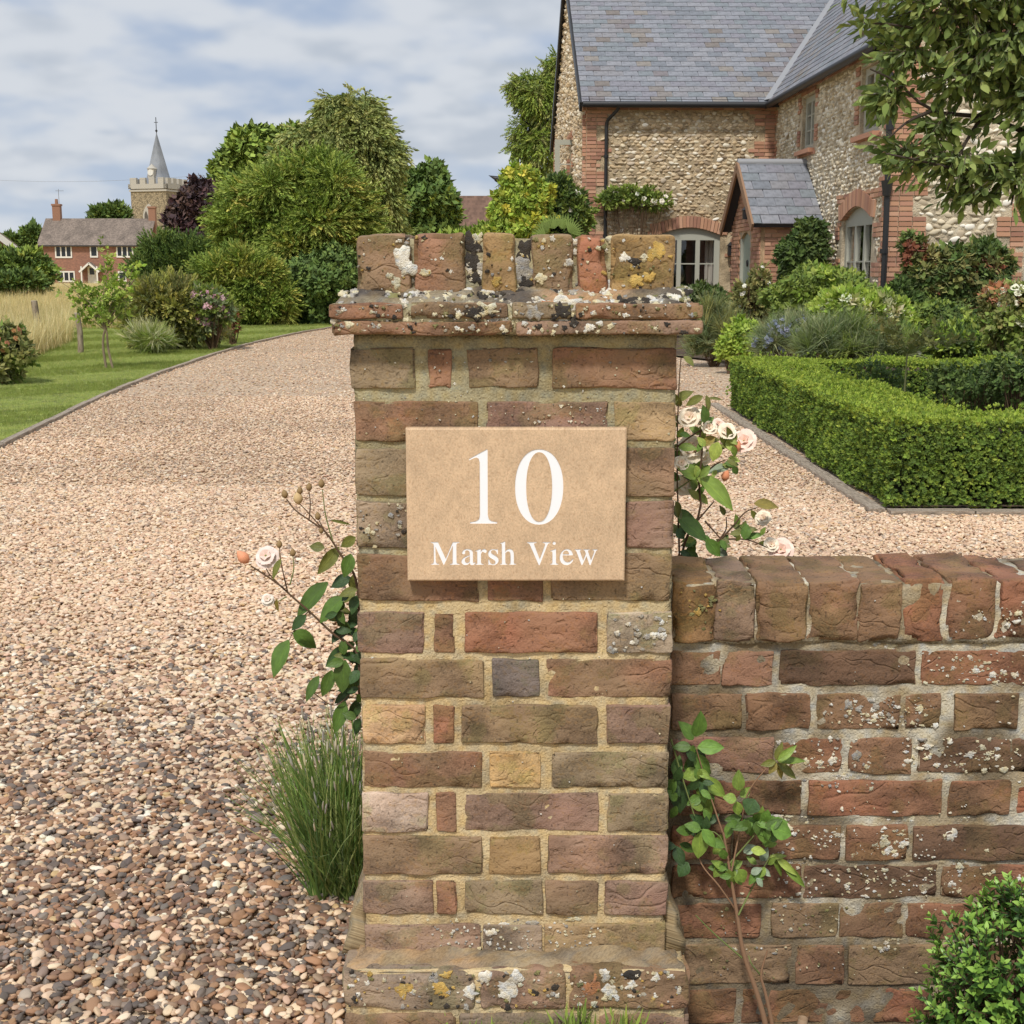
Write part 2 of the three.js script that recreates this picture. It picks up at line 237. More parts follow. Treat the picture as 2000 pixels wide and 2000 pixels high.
// front courses of the pillar: bottom and top of the bricks, then their left and right edges, in millimetres, and colour
const pillarRows = [
  [145, 203, [[-252, -52, 'greyred'], [-50, 52, 'gr2'], [54, 262, 'sand']]],
  [220, 282, [[-254, -135, 'greyred'], [-130, -95, 'red'], [-80, 52, 'greyolive'], [56, 146, 'brown'], [157, 263, 'mauve']]],
  [294, 363, [[-253, -51, 'brown'], [-38, 48, 'ochre'], [61, 263, 'greyred']]],
  [371, 439, [[-251, -141, 'pink'], [-128, -94, 'red'], [-79, 144, 'mauve'], [161, 263, 'greyolive']]],
  [449, 512, [[-250, -50, 'redbrown'], [-37, 47, 'yellow'], [66, 262, 'greyolive']]],
  [526, 593, [[-250, -145, 'peach'], [-132, -97, 'bright'], [-84, 142, 'olive'], [157, 262, 'mauve']]],
  [606, 672, [[-252, -48, 'olive'], [-33, 45, 'slate'], [56, 262, 'redbrown']]],
  [683, 752, [[-254, -145, 'mauve'], [-130, -95, 'red'], [-79, 141, 'bright'], [154, 262, 'pale']]],
  [770, 848, [[-252, -52, 'redbrown'], [-39, 50, 'red'], [62, 260, 'olive']]],
  [858, 936, [[-252, -167, 'gr2'], [-154, 62, 'brown'], [75, 170, 'red'], [183, 261, 'mauve']]],
  [944, 1022, [[-252, -60, 'greyolive'], [-48, 40, 'red'], [52, 260, 'brown']]],
  [1032, 1096, [[-252, -56, 'redbrown'], [-42, 151, 'mauve'], [163, 259, 'sand']]],
  [1117, 1181, [[-255, -154, 'greyolive'], [-134, -97, 'red'], [-71, 42, 'brown'], [63, 261, 'redbrown']]],
];
const PZ = 0.258, PD = 0.516, PC = 0.005;           // half depth, depth and centre of the shaft
const pillar = thing('brick_pillar', 'tall weathered brick gate pillar with corbelled lichen covered cap', 'pillar', [PC, 0, -2.11 - PZ]);
const mortarTone = (y, x = 0) => { const n = fbm(x * 9, y * 9, 3, 3), t = smooth(0.74, 0.9, y + n * 0.16); const a = C(206, 184, 142), b = C(168, 158, 126); return a.clone().lerp(b, t).multiplyScalar(1 + n * 0.2); };
const pillarFaces = [];                             // front faces, for the lichen to sit on
{
  const R = rng(33), names = Object.keys(BC).filter((k) => !['slate', 'yellow', 'pale', 'peach', 'pink', 'dark'].includes(k));
  const put = (x0, x1, y0, y1, z0, z1, col, opt) => { const [a, b] = BC[col]; const g = brickGeo(x1 - x0, y1 - y0, z1 - z0, Math.floor(R() * 1e6), a, b, opt); const m = part('brick', g, M.brick, pillar); m.position.set((x0 + x1) / 2, (y0 + y1) / 2, (z0 + z1) / 2); return m; };
  const ring = (y0, y1, xl, xr, zb, zf, firstDepths, opt) => {   // the bricks of the two sides and the back of a course
    for (const s of [-1, 1]) {
      let z = zf - firstDepths[s < 0 ? 0 : 1] - 0.012;
      while (z > zb + 0.03) { let len = Math.min(R() < 0.5 ? 0.215 : 0.1, z - zb); if (z - zb - len < 0.06) len = z - zb; const d = s < 0 ? [xl, xl + 0.1] : [xr - 0.1, xr]; put(d[0], d[1], y0, y1, z - len, z, pick(names, R), { cell: 0.03, ...opt }); z -= len + 0.012; }
    }
    let x = xl + 0.112; while (x < xr - 0.13) { const len = Math.min(0.19, xr - 0.112 - x); put(x, x + len, y0, y1, zb + 0.002, zb + 0.1, pick(names, R), { cell: 0.05, ...opt }); x += len + 0.012; }
  };
  for (const [y0, y1, row] of pillarRows) {
    const depths = [0.1, 0.1];
    row.forEach(([a, b, col], i) => {
      const x0 = a / 1000 - PC, x1 = b / 1000 - PC, corner = i === 0 || i === row.length - 1, d = corner && x1 - x0 < 0.13 ? 0.21 : 0.1, off = (R() - 0.5) * 0.004;
      if (corner) depths[i === 0 ? 0 : 1] = d;
      put(x0, x1, y0 / 1000, y1 / 1000, PZ - d, PZ + off, col); pillarFaces.push([x0, x1, y0 / 1000, y1 / 1000, PZ + off]);
    });
    ring(y0 / 1000, y1 / 1000, row[0][0] / 1000 - PC, row[row.length - 1][1] / 1000 - PC, -PZ, PZ, depths);
  }
  // two oversailing courses, the ledge of mortar and the cap of bricks on end
  const XL = -0.287, XR = 0.287, ZC = PZ + 0.04;
  for (const [y0, y1, row] of [[1.203, 1.2245, [[-0.287, -0.006, 'red'], [0.002, 0.287, 'greyred']]], [1.2275, 1.252, [[-0.287, -0.174, 'red'], [-0.168, -0.012, 'brown'], [-0.006, 0.086, 'greyolive'], [0.092, 0.286, 'redbrown']]]]) {
    for (const [x0, x1, col] of row) { const off = (R() - 0.5) * 0.004; put(x0, x1, y0, y1, ZC - 0.1, ZC + off, col, { r: 0.005, amp: 1.15 }); pillarFaces.push([x0, x1, y0, y1, ZC + off]); }
    ring(y0, y1, XL, XR, -ZC, ZC, [0.1, 0.1], { r: 0.005 });
  }
  const capRow = [[-0.249, -0.163, 'brown'], [-0.159, -0.077, 'redbrown'], [-0.052, 0.0, 'ochre'], [0.024, 0.09, 'olive'], [0.098, 0.142, 'bright'], [0.148, 0.248, 'ochre']];
  for (const [x0, x1, col] of capRow) { const off = (R() - 0.5) * 0.006, top = 1.357 + (R() - 0.5) * 0.004; put(x0, x1, 1.262, top, 0.005, PZ + off, col, { r: 0.008, amp: 1.3, lean: 1 }); pillarFaces.push([x0, x1, 1.262, top, PZ + off]); }
  for (let k = 0; k < 5; k++) put(-0.247 + k * 0.1, -0.155 + k * 0.1, 1.262, 1.356, -PZ, -0.005, pick(names, R), { cell: 0.04, r: 0.008 });
  // plinth
  const plinth = [[-0.03, 0.066, [[-0.29, -0.101, 'brown'], [-0.096, 0.128, 'gr2'], [0.133, 0.294, 'greyred']]], [0.072, 0.146, [[-0.29, -0.066, 'gr2'], [-0.06, 0.085, 'greyred'], [0.091, 0.294, 'redbrown']]]];
  for (const [y0, y1, row] of plinth) { for (const [x0, x1, col] of row) { put(x0, x1, y0, y1, PZ - 0.05, PZ + 0.05, col, { amp: 1.4, r: 0.009 }); pillarFaces.push([x0, x1, y0, y1, PZ + 0.05]); } ring(y0, y1, -0.29, 0.294, -PZ - 0.05, PZ + 0.05, [0.1, 0.1]); }
  // mortar: the body of the shaft, of the oversailing courses, of the cap and of the plinth
  const body = (w, h, d, y, seed) => { const m = part('mortar', mortarGeo(w, h, d, seed, (x, yy) => mortarTone(yy + y, x), 0.012, 0.0022), M.mortar, pillar); m.position.set(0, y, 0); return m; };
  body(0.508, 1.06, 0.5075, 0.673, 3); body(0.563, 0.046, 0.582, 1.2275, 9); body(0.484, 0.088, 0.496, 1.306, 14); body(0.572, 0.17, 0.604, 0.059, 21);
  // sloping mortar on both ledges
  const slope = (w0, d0, y0, w1, d1, y1, seed, color) => {
    const pos = [], uv = [], col = [], ix = [], n = 44, mrows = 6;
    const ringAt = (t, k) => { const side = Math.floor(k / n), f = (k % n) / n, w = mix(w0, w1, t), d = mix(d0, d1, t), q = [[-w, d], [w, d], [w, -d], [-w, -d]], a = q[side % 4], b = q[(side + 1) % 4]; return [mix(a[0], b[0], f), mix(a[1], b[1], f)]; };
    for (let j = 0; j <= mrows; j++) for (let k = 0; k <= n * 4; k++) { const t = j / mrows, [x, z] = ringAt(t, k % (n * 4)), e = 0.007 * noise(x * 38 + seed, z * 38, t * 3) + 0.004 * noise(x * 100, z * 100 + seed, t * 5); const s = 1 + e * 1.4; pos.push(x * s, mix(y0, y1, t) + e * (j ? 1 : 0.3), z * s); uv.push(x * 3 + z * 3, t * 0.14); const c = color(x, z); col.push(c.r, c.g, c.b); }
    const c4 = n * 4 + 1; for (let j = 0; j < mrows; j++) for (let k = 0; k < n * 4; k++) { const a = j * c4 + k; ix.push(a, a + 1, a + c4, a + 1, a + c4 + 1, a + c4); }
    const g = new THREE.BufferGeometry(); g.setAttribute('position', new THREE.Float32BufferAttribute(pos, 3)); g.setAttribute('uv', new THREE.Float32BufferAttribute(uv, 2)); g.setAttribute('color', new THREE.Float32BufferAttribute(col, 3)); g.setIndex(ix); return softNormals(g);
  };
  const ledgeTone = (x, z) => { const n = fbm(x * 20, z * 20, 2, 3); return C(150, 138, 116).lerp(C(96, 86, 76), smooth(-0.1, 0.3, n)).lerp(C(190, 150, 112), smooth(0.15, 0.4, fbm(x * 9 + 4, z * 9, 7, 2))); };
  part('mortar_ledge', slope(0.281, 0.291, 1.247, 0.243, 0.252, 1.274, 5, ledgeTone), M.mortar, pillar);
  part('mortar_ledge', slope(0.288, 0.303, 0.14, 0.251, 0.257, 0.158, 8, (x, z) => ledgeTone(x * 1.3, z + 2).lerp(C(170, 148, 116), 0.6)), M.mortar, pillar);
  for (const s of [-1, 1]) {                        // the side ledges run up steeper
    const g = new THREE.BoxGeometry(0.05, 0.15, 0.5, 3, 6, 20), p = g.attributes.position, col = new Float32Array(p.count * 3);
    for (let i = 0; i < p.count; i++) { const y = p.getY(i), z = p.getZ(i); let x = p.getX(i) + 0.025; x *= (0.5 - y / 0.15); x = x * 0.9 + 0.005 * noise(y * 40, z * 40, s * 4) * (x > 0.004 ? 1 : 0); p.setXYZ(i, s * (0.252 + x + 0.004 * noise(y * 90, z * 90, 7)), y + 0.215, z - 0.01); const c = ledgeTone(y, z).lerp(C(188, 166, 126), 0.6).multiplyScalar(1 + 0.35 * noise(y * 60, z * 60, 3)); col[i * 3] = c.r; col[i * 3 + 1] = c.g; col[i * 3 + 2] = c.b; }
    for (let i = 0; i < p.count; i++) g.attributes.uv.setXY(i, p.getZ(i) * 3, p.getY(i) * 3 + p.getX(i));
    if (s < 0) { const a = g.index.array; for (let i = 0; i < a.length; i += 3) [a[i], a[i + 1]] = [a[i + 1], a[i]]; }
    g.setAttribute('color', new THREE.BufferAttribute(col, 3)); part('mortar_ledge', softNormals(g), M.mortar, pillar);
  }
}
// lichen: small crusts with an outline of their own
function lichenPatch(out, x, y, z, rad, color, seed, n = V(0, 0, 1), squash = 1) {
  const K = 18, base = out.pos.length / 3, q = new THREE.Quaternion().setFromUnitVectors(V(0, 0, 1), n), R = rng(seed), tw = R() * 6.28;
  const push = (a, b, c, k) => { const v = V(a, b, c).applyQuaternion(q); out.pos.push(x + v.x, y + v.y, z + v.z); out.col.push(color.r * k, color.g * k, color.b * k); out.uv.push((x + a) * 6, (y + b) * 6); };
  push(0, 0, 0.0013, 0.95);
  for (let ringN = 0; ringN < 3; ringN++) for (let k = 0; k < K; k++) {
    const a = k / K * 6.283 + tw, e = 1 + 0.6 * noise(Math.cos(a) * 1.7 + seed * 0.37, Math.sin(a) * 1.7, seed * 0.11) + 0.4 * noise(Math.cos(a) * 4 + seed, Math.sin(a) * 4, 3), f = [0.45, 0.85, 1][ringN] * rad * e, zz = [0.0013 + 0.0008 * noise(a * 2, seed, 1), 0.001, -0.002][ringN];
    push(Math.cos(a) * f, Math.sin(a) * f * squash, zz, 1 + 0.15 * noise(a * 3, seed, ringN * 5));
  }
  for (let k = 0; k < K; k++) { const k1 = (k + 1) % K; out.ix.push(base, base + 1 + k, base + 1 + k1); for (let g = 0; g < 2; g++) { const a = base + 1 + g * K, b = a + K; out.ix.push(a + k, b + k, b + k1, a + k, b + k1, a + k1); } }
}
const lichenOut = () => ({ pos: [], col: [], uv: [], ix: [] });
function lichenGeo(o) { const g = new THREE.BufferGeometry(); g.setAttribute('position', new THREE.Float32BufferAttribute(o.pos, 3)); g.setAttribute('color', new THREE.Float32BufferAttribute(o.col, 3)); g.setAttribute('uv', new THREE.Float32BufferAttribute(o.uv, 2)); g.setIndex(o.ix); return softNormals(g); }
const LC = { white: C(226, 220, 206), cream: C(214, 204, 172), grey: C(170, 164, 154), black: C(66, 60, 54), yellow: C(200, 168, 96), orange: C(196, 138, 98), green: C(136, 132, 88) };
{
  const o = lichenOut(), R = rng(77);
  const faceZ = (x, y) => { let z = null; for (const [x0, x1, y0, y1, f] of pillarFaces) if (x > x0 + 0.003 && x < x1 - 0.003 && y > y0 + 0.003 && y < y1 - 0.003) z = f; if (z === null) z = y > 1.2 && y < 1.255 ? PZ + 0.033 : y < 0.14 ? PZ + 0.044 : y > 1.255 ? PZ - 0.01 : PZ - 0.0045; return z; };
  const dab = (x, y, rad, c, squash = 1) => lichenPatch(o, x, y, faceZ(x, y) + 0.0006, rad, LC[c], Math.floor(R() * 1e6), V(0, 0, 1), squash);
  // the larger crusts, in metres from the middle of the pillar
  for (const a of [[-0.176, 1.318, 0.012, 'white', 1.5], [-0.168, 1.304, 0.012, 'white'], [-0.196, 1.293, 0.006, 'cream'], [-0.186, 1.282, 0.009, 'cream', 1.4], [-0.162, 1.284, 0.006, 'white'], [-0.113, 1.329, 0.006, 'cream'], [-0.098, 1.3, 0.005, 'white'], [-0.14, 1.298, 0.008, 'cream', 0.7], [-0.066, 1.335, 0.012, 'black', 1.8], [-0.066, 1.312, 0.011, 'black', 1.5], [-0.07, 1.306, 0.007, 'white', 1.4], [-0.054, 1.308, 0.008, 'grey'], [-0.06, 1.29, 0.012, 'black'], [-0.05, 1.296, 0.008, 'white', 1.3], [0.012, 1.332, 0.013, 'black', 1.4], [0.01, 1.312, 0.012, 'grey'], [0.009, 1.297, 0.014, 'grey'], [0.014, 1.284, 0.012, 'black'], [0.04, 1.29, 0.008, 'cream'], [0.084, 1.314, 0.006, 'white'], [0.093, 1.345, 0.006, 'white'], [0.094, 1.33, 0.005, 'white'], [0.128, 1.335, 0.004, 'cream'], [0.15, 1.345, 0.007, 'cream'], [0.17, 1.322, 0.008, 'white'], [0.188, 1.315, 0.01, 'black', 0.6], [0.148, 1.278, 0.009, 'white'], [0.2, 1.322, 0.007, 'cream'], [0.21, 1.29, 0.009, 'yellow'], [-0.03, 1.286, 0.009, 'yellow', 0.8], [0.22, 1.33, 0.012, 'yellow', 1.2], [0.19, 1.285, 0.01, 'yellow'], [-0.06, 1.349, 0.008, 'cream'],
    [-0.2, 1.259, 0.013, 'black', 0.7], [-0.11, 1.259, 0.013, 'white', 0.7], [-0.06, 1.238, 0.016, 'black', 0.6], [-0.04, 1.242, 0.016, 'cream', 0.6], [-0.03, 1.225, 0.01, 'grey'], [0.03, 1.237, 0.013, 'grey'], [0.07, 1.238, 0.014, 'black'], [0.075, 1.227, 0.007, 'white'], [0.05, 1.25, 0.01, 'orange', 0.6], [0.08, 1.252, 0.02, 'white', 0.5], [0.13, 1.25, 0.012, 'cream', 0.5], [-0.09, 1.213, 0.004, 'white'], [-0.02, 1.214, 0.004, 'white'], [0.12, 1.215, 0.004, 'white'],
    [-0.185, 0.112, 0.012, 'yellow', 1.2], [-0.125, 0.112, 0.013, 'yellow'], [-0.115, 0.138, 0.01, 'yellow', 0.6], [-0.135, 0.132, 0.009, 'grey'], [-0.075, 0.105, 0.012, 'white'], [-0.05, 0.133, 0.01, 'white'], [-0.012, 0.11, 0.013, 'white', 1.3], [0.0, 0.132, 0.012, 'white'], [-0.022, 0.102, 0.007, 'white'], [0.128, 0.122, 0.013, 'orange', 1.2], [0.15, 0.137, 0.01, 'white'], [0.158, 0.112, 0.011, 'white'], [0.156, 0.098, 0.008, 'cream'], [0.172, 0.096, 0.006, 'white'], [0.197, 0.12, 0.008, 'white'], [0.236, 0.132, 0.007, 'white'], [0.218, 0.1, 0.006, 'grey'], [0.196, 0.137, 0.012, 'black', 0.7],
    [-0.02, 0.2, 0.012, 'white', 0.5], [-0.04, 0.19, 0.01, 'white', 0.6], [0.03, 0.205, 0.009, 'grey', 0.5], [0.1, 0.212, 0.012, 'cream', 0.4]]) dab(...a);
  const scatter = (n, x0, x1, y0, y1, r0, r1, cols) => { for (let i = 0; i < n; i++) dab(mix(x0, x1, R()), mix(y0, y1, R()), mix(r0, r1, R() * R()), pick(cols, R), 0.6 + R() * 0.6); };
  scatter(170, -0.245, 0.245, 1.262, 1.352, 0.0012, 0.0055, ['white', 'cream', 'white', 'grey', 'black', 'green', 'yellow']);
  scatter(260, -0.28, 0.28, 1.206, 1.25, 0.0012, 0.007, ['white', 'cream', 'grey', 'black', 'green', 'cream']);
  scatter(90, -0.25, 0.255, 1.03, 1.185, 0.001, 0.0028, ['white', 'cream', 'cream', 'grey']);
  scatter(45, -0.07, 0.15, 1.045, 1.092, 0.001, 0.003, ['cream', 'white']);
  scatter(30, -0.25, -0.17, 0.86, 0.935, 0.0015, 0.006, ['grey', 'black', 'cream', 'grey']);
  scatter(28, 0.158, 0.255, 0.686, 0.75, 0.002, 0.008, ['grey', 'white', 'grey']);
  scatter(190, -0.28, 0.28, 0.078, 0.15, 0.0015, 0.007, ['white', 'cream', 'grey', 'black', 'green', 'yellow', 'white']);
  scatter(140, -0.15, 0.15, 0.14, 0.21, 0.0015, 0.004, ['white', 'cream', 'grey']);
  scatter(60, -0.25, 0.26, 0.2, 0.9, 0.0008, 0.0018, ['cream', 'white']);
  // on the sloping ledge
  for (let i = 0; i < 260; i++) { const t = R(), x = mix(-0.27, 0.27, R()); lichenPatch(o, x, mix(1.25, 1.271, t) + 0.0015, mix(PZ + 0.03, PZ - 0.004, t), mix(0.002, 0.011, R() * R()), LC[pick(['white', 'cream', 'black', 'grey', 'white', 'black', 'grey', 'green', 'cream'], R)], Math.floor(R() * 1e6), V(0, 0.82, 0.57)); }
  part('lichen', lichenGeo(o), M.lichen, pillar, 'stuff');
}

// ---------------------------------------------------------------- the low garden wall beside the pillar
const wallRows = [
  [664, 773, null], [582, 646, [280, 366, 459, 470, 707, 715, 905]], [501, 568, [280, 406, 413, 526, 538, 686, 691, 758, 780, 895]], [419, 487, [282, 465, 469, 586, 597, 713, 722, 916]], [340, 407, [283, 519, 528, 769, 780, 890]],
  [256, 321, [285, 394, 398, 591, 600, 711, 722, 928]], [181, 246, [287, 523, 528, 769, 776, 933]], [104, 171, [288, 453, 471, 593, 597, 712, 714, 938]], [12, 90, [290, 511, 521, 608, 615, 815, 820, 945]], [-66, 2, [290, 412, 422, 663, 667, 950]]];
const wall = thing('low_brick_wall', 'low garden wall of old red brick with a brick on edge coping', 'wall', [0, 0, -2.25]);
const wallFaces = [];
{
  const R = rng(52), reds = ['red', 'redbrown', 'red', 'bright', 'redbrown', 'brown', 'greyred', 'dark'], END = 2.3, D = 0.2;
  const put = (x0, x1, y0, y1, z0, z1, col, opt) => { const [a, b] = BC[col].map((c) => c.clone().multiply(new THREE.Color(0.92, 0.82, 0.78))); const m = part('brick', brickGeo(x1 - x0, y1 - y0, z1 - z0, Math.floor(R() * 1e6), a, b, { amp: 1.25, ...opt }), M.brick, wall); m.position.set((x0 + x1) / 2, (y0 + y1) / 2, (z0 + z1) / 2); };
  const tints = { 582: ['brown', 'greyred', 'dark', 'redbrown'], 419: ['mauve', 'redbrown', 'brown', 'dark'], 501: ['olive', 'redbrown', 'brown', 'brown', 'olive'], 340: ['redbrown', 'red', 'redbrown'], 12: ['greyolive', 'brown', 'greyolive', 'brown'], 104: ['redbrown', 'greyolive', 'brown', 'redbrown'] };
  for (const [y0, y1, row] of wallRows) {
    if (!row) continue;
    const spans = []; for (let i = 0; i + 1 < row.length; i += 1) if (row.length % 2 ? (i === 0 || i % 2 === 1) : i % 2 === 0) spans.push([row[i] + 4 * (row.length % 2 && i === 1), row[i + 1]]);
    let x = spans[spans.length - 1][1] + 12; while (x < END * 1000) { const len = R() < 0.6 ? 215 : 102; spans.push([x, x + len]); x += len + 12; }
    spans.forEach(([a, b], i) => { const off = (R() - 0.5) * 0.006; put(a / 1000, b / 1000, y0 / 1000, y1 / 1000, -0.1, off, tints[y0]?.[i] ?? pick(reds, R), a > 1000 ? { cell: 0.03 } : {}); wallFaces.push([a / 1000, b / 1000, y0 / 1000, y1 / 1000, off]); });
    x = 0.29; while (x < END) { put(x, x + 0.215, y0 / 1000, y1 / 1000, -D, -0.112, pick(reds, R), { cell: 0.06 }); x += 0.227; }
  }
  const cope = [[280, 353, 'ochre'], [357, 418, 'gr2'], [424, 508, 'olive'], [515, 600, 'brown'], [604, 674, 'olive'], [682, 747, 'bright'], [756, 836, 'redbrown'], [845, 912, 'red']];
  for (let x = 922; x < END * 1000; x += 77) cope.push([x, x + 66 + R() * 4, pick(reds, R)]);
  for (const [a, b, col] of cope) { const dz = R() * 0.01 - 0.003, dy = (R() - 0.5) * 0.008; put(a / 1000 - 0.001, b / 1000 + 0.003, 0.664, 0.773 + dy, -D - 0.008 + dz, 0.004 + dz, col, { r: 0.006, amp: 2.0, lean: 1 }); wallFaces.push([a / 1000, b / 1000, 0.664, 0.765, 0.004 + dz]); }
  const m = part('mortar', mortarGeo(END - 0.27, 0.868, D - 0.006, 41, (x, y) => { const n = fbm(x * 7, y * 7, 3, 3), g = fbm(x * 18, y * 18, 8, 3); return C(170, 154, 126).lerp(C(206, 198, 178), smooth(0.0, 0.3, g)).lerp(C(124, 110, 88), smooth(0.08, 0.4, n)); }, 0.014, 0.004), M.mortar, wall); m.position.set((END + 0.27) / 2, 0.333, -D / 2);
  const bedding = part('mortar', mortarGeo(END - 0.275, 0.106, D + 0.001, 47, (x, y) => { const g = fbm(x * 14, y * 14, 8, 3); return C(164, 148, 120).lerp(C(204, 194, 172), smooth(-0.05, 0.3, g)); }, 0.012, 0.003), M.mortar, wall); bedding.position.set((END + 0.275) / 2, 0.7135, -D / 2);
  const o = lichenOut();
  const dab = (x, y, rad, c, sq = 1) => { let z = -0.0055; for (const [x0, x1, y0, y1, f] of wallFaces) if (x > x0 + 0.003 && x < x1 - 0.003 && y > y0 + 0.003 && y < y1 - 0.003) z = f; lichenPatch(o, x, y, z + 0.0006, rad, LC[c], Math.floor(R() * 1e6), V(0, 0, 1), sq); };
  const blot = (n, cx, cy, sx, sy, r0, r1, cols) => { for (let i = 0; i < n; i++) dab(cx + (R() + R() - 1) * sx, cy + (R() + R() - 1) * sy, mix(r0, r1 * 1.35, R() * R() * R()), pick(cols, R), 0.45 + R() * 0.8); };
  blot(130, 0.84, 0.6, 0.13, 0.05, 0.001, 0.01, ['white', 'white', 'cream']); blot(150, 0.66, 0.53, 0.14, 0.05, 0.001, 0.009, ['white', 'cream', 'grey']); blot(130, 0.8, 0.45, 0.16, 0.05, 0.001, 0.009, ['white', 'cream']);
  blot(110, 0.57, 0.44, 0.1, 0.06, 0.001, 0.008, ['white', 'grey', 'cream']); blot(160, 0.62, 0.3, 0.2, 0.06, 0.001, 0.012, ['white', 'white', 'cream']); blot(180, 0.7, 0.22, 0.25, 0.06, 0.001, 0.008, ['white', 'cream']); blot(120, 0.5, 0.12, 0.2, 0.1, 0.001, 0.005, ['cream', 'grey', 'green']);
  blot(90, 0.87, 0.71, 0.12, 0.05, 0.001, 0.006, ['white', 'cream']); blot(26, 0.33, 0.72, 0.05, 0.05, 0.002, 0.008, ['green', 'yellow', 'green']); blot(140, 0.75, 0.4, 0.5, 0.4, 0.0008, 0.003, ['white', 'cream', 'cream']);
  for (const [x, y, sx] of [[0.47, 0.335, 0.05], [0.6, 0.33, 0.07], [0.78, 0.33, 0.08], [0.52, 0.25, 0.05], [0.66, 0.25, 0.08], [0.83, 0.25, 0.06], [0.6, 0.41, 0.05], [0.72, 0.575, 0.05], [0.85, 0.575, 0.06], [0.66, 0.655, 0.06], [0.8, 0.655, 0.05], [0.5, 0.175, 0.06], [0.65, 0.09, 0.07], [0.42, 0.09, 0.05], [0.9, 0.41, 0.05], [0.77, 0.49, 0.06]]) blot(34, x, y, sx, 0.012, 0.002, 0.011, ['cream', 'white', 'grey', 'cream']);
  blot(60, 1.5, 0.4, 0.7, 0.35, 0.001, 0.009, ['white', 'cream']);
  part('lichen', lichenGeo(o), M.lichen, wall, 'stuff');
}

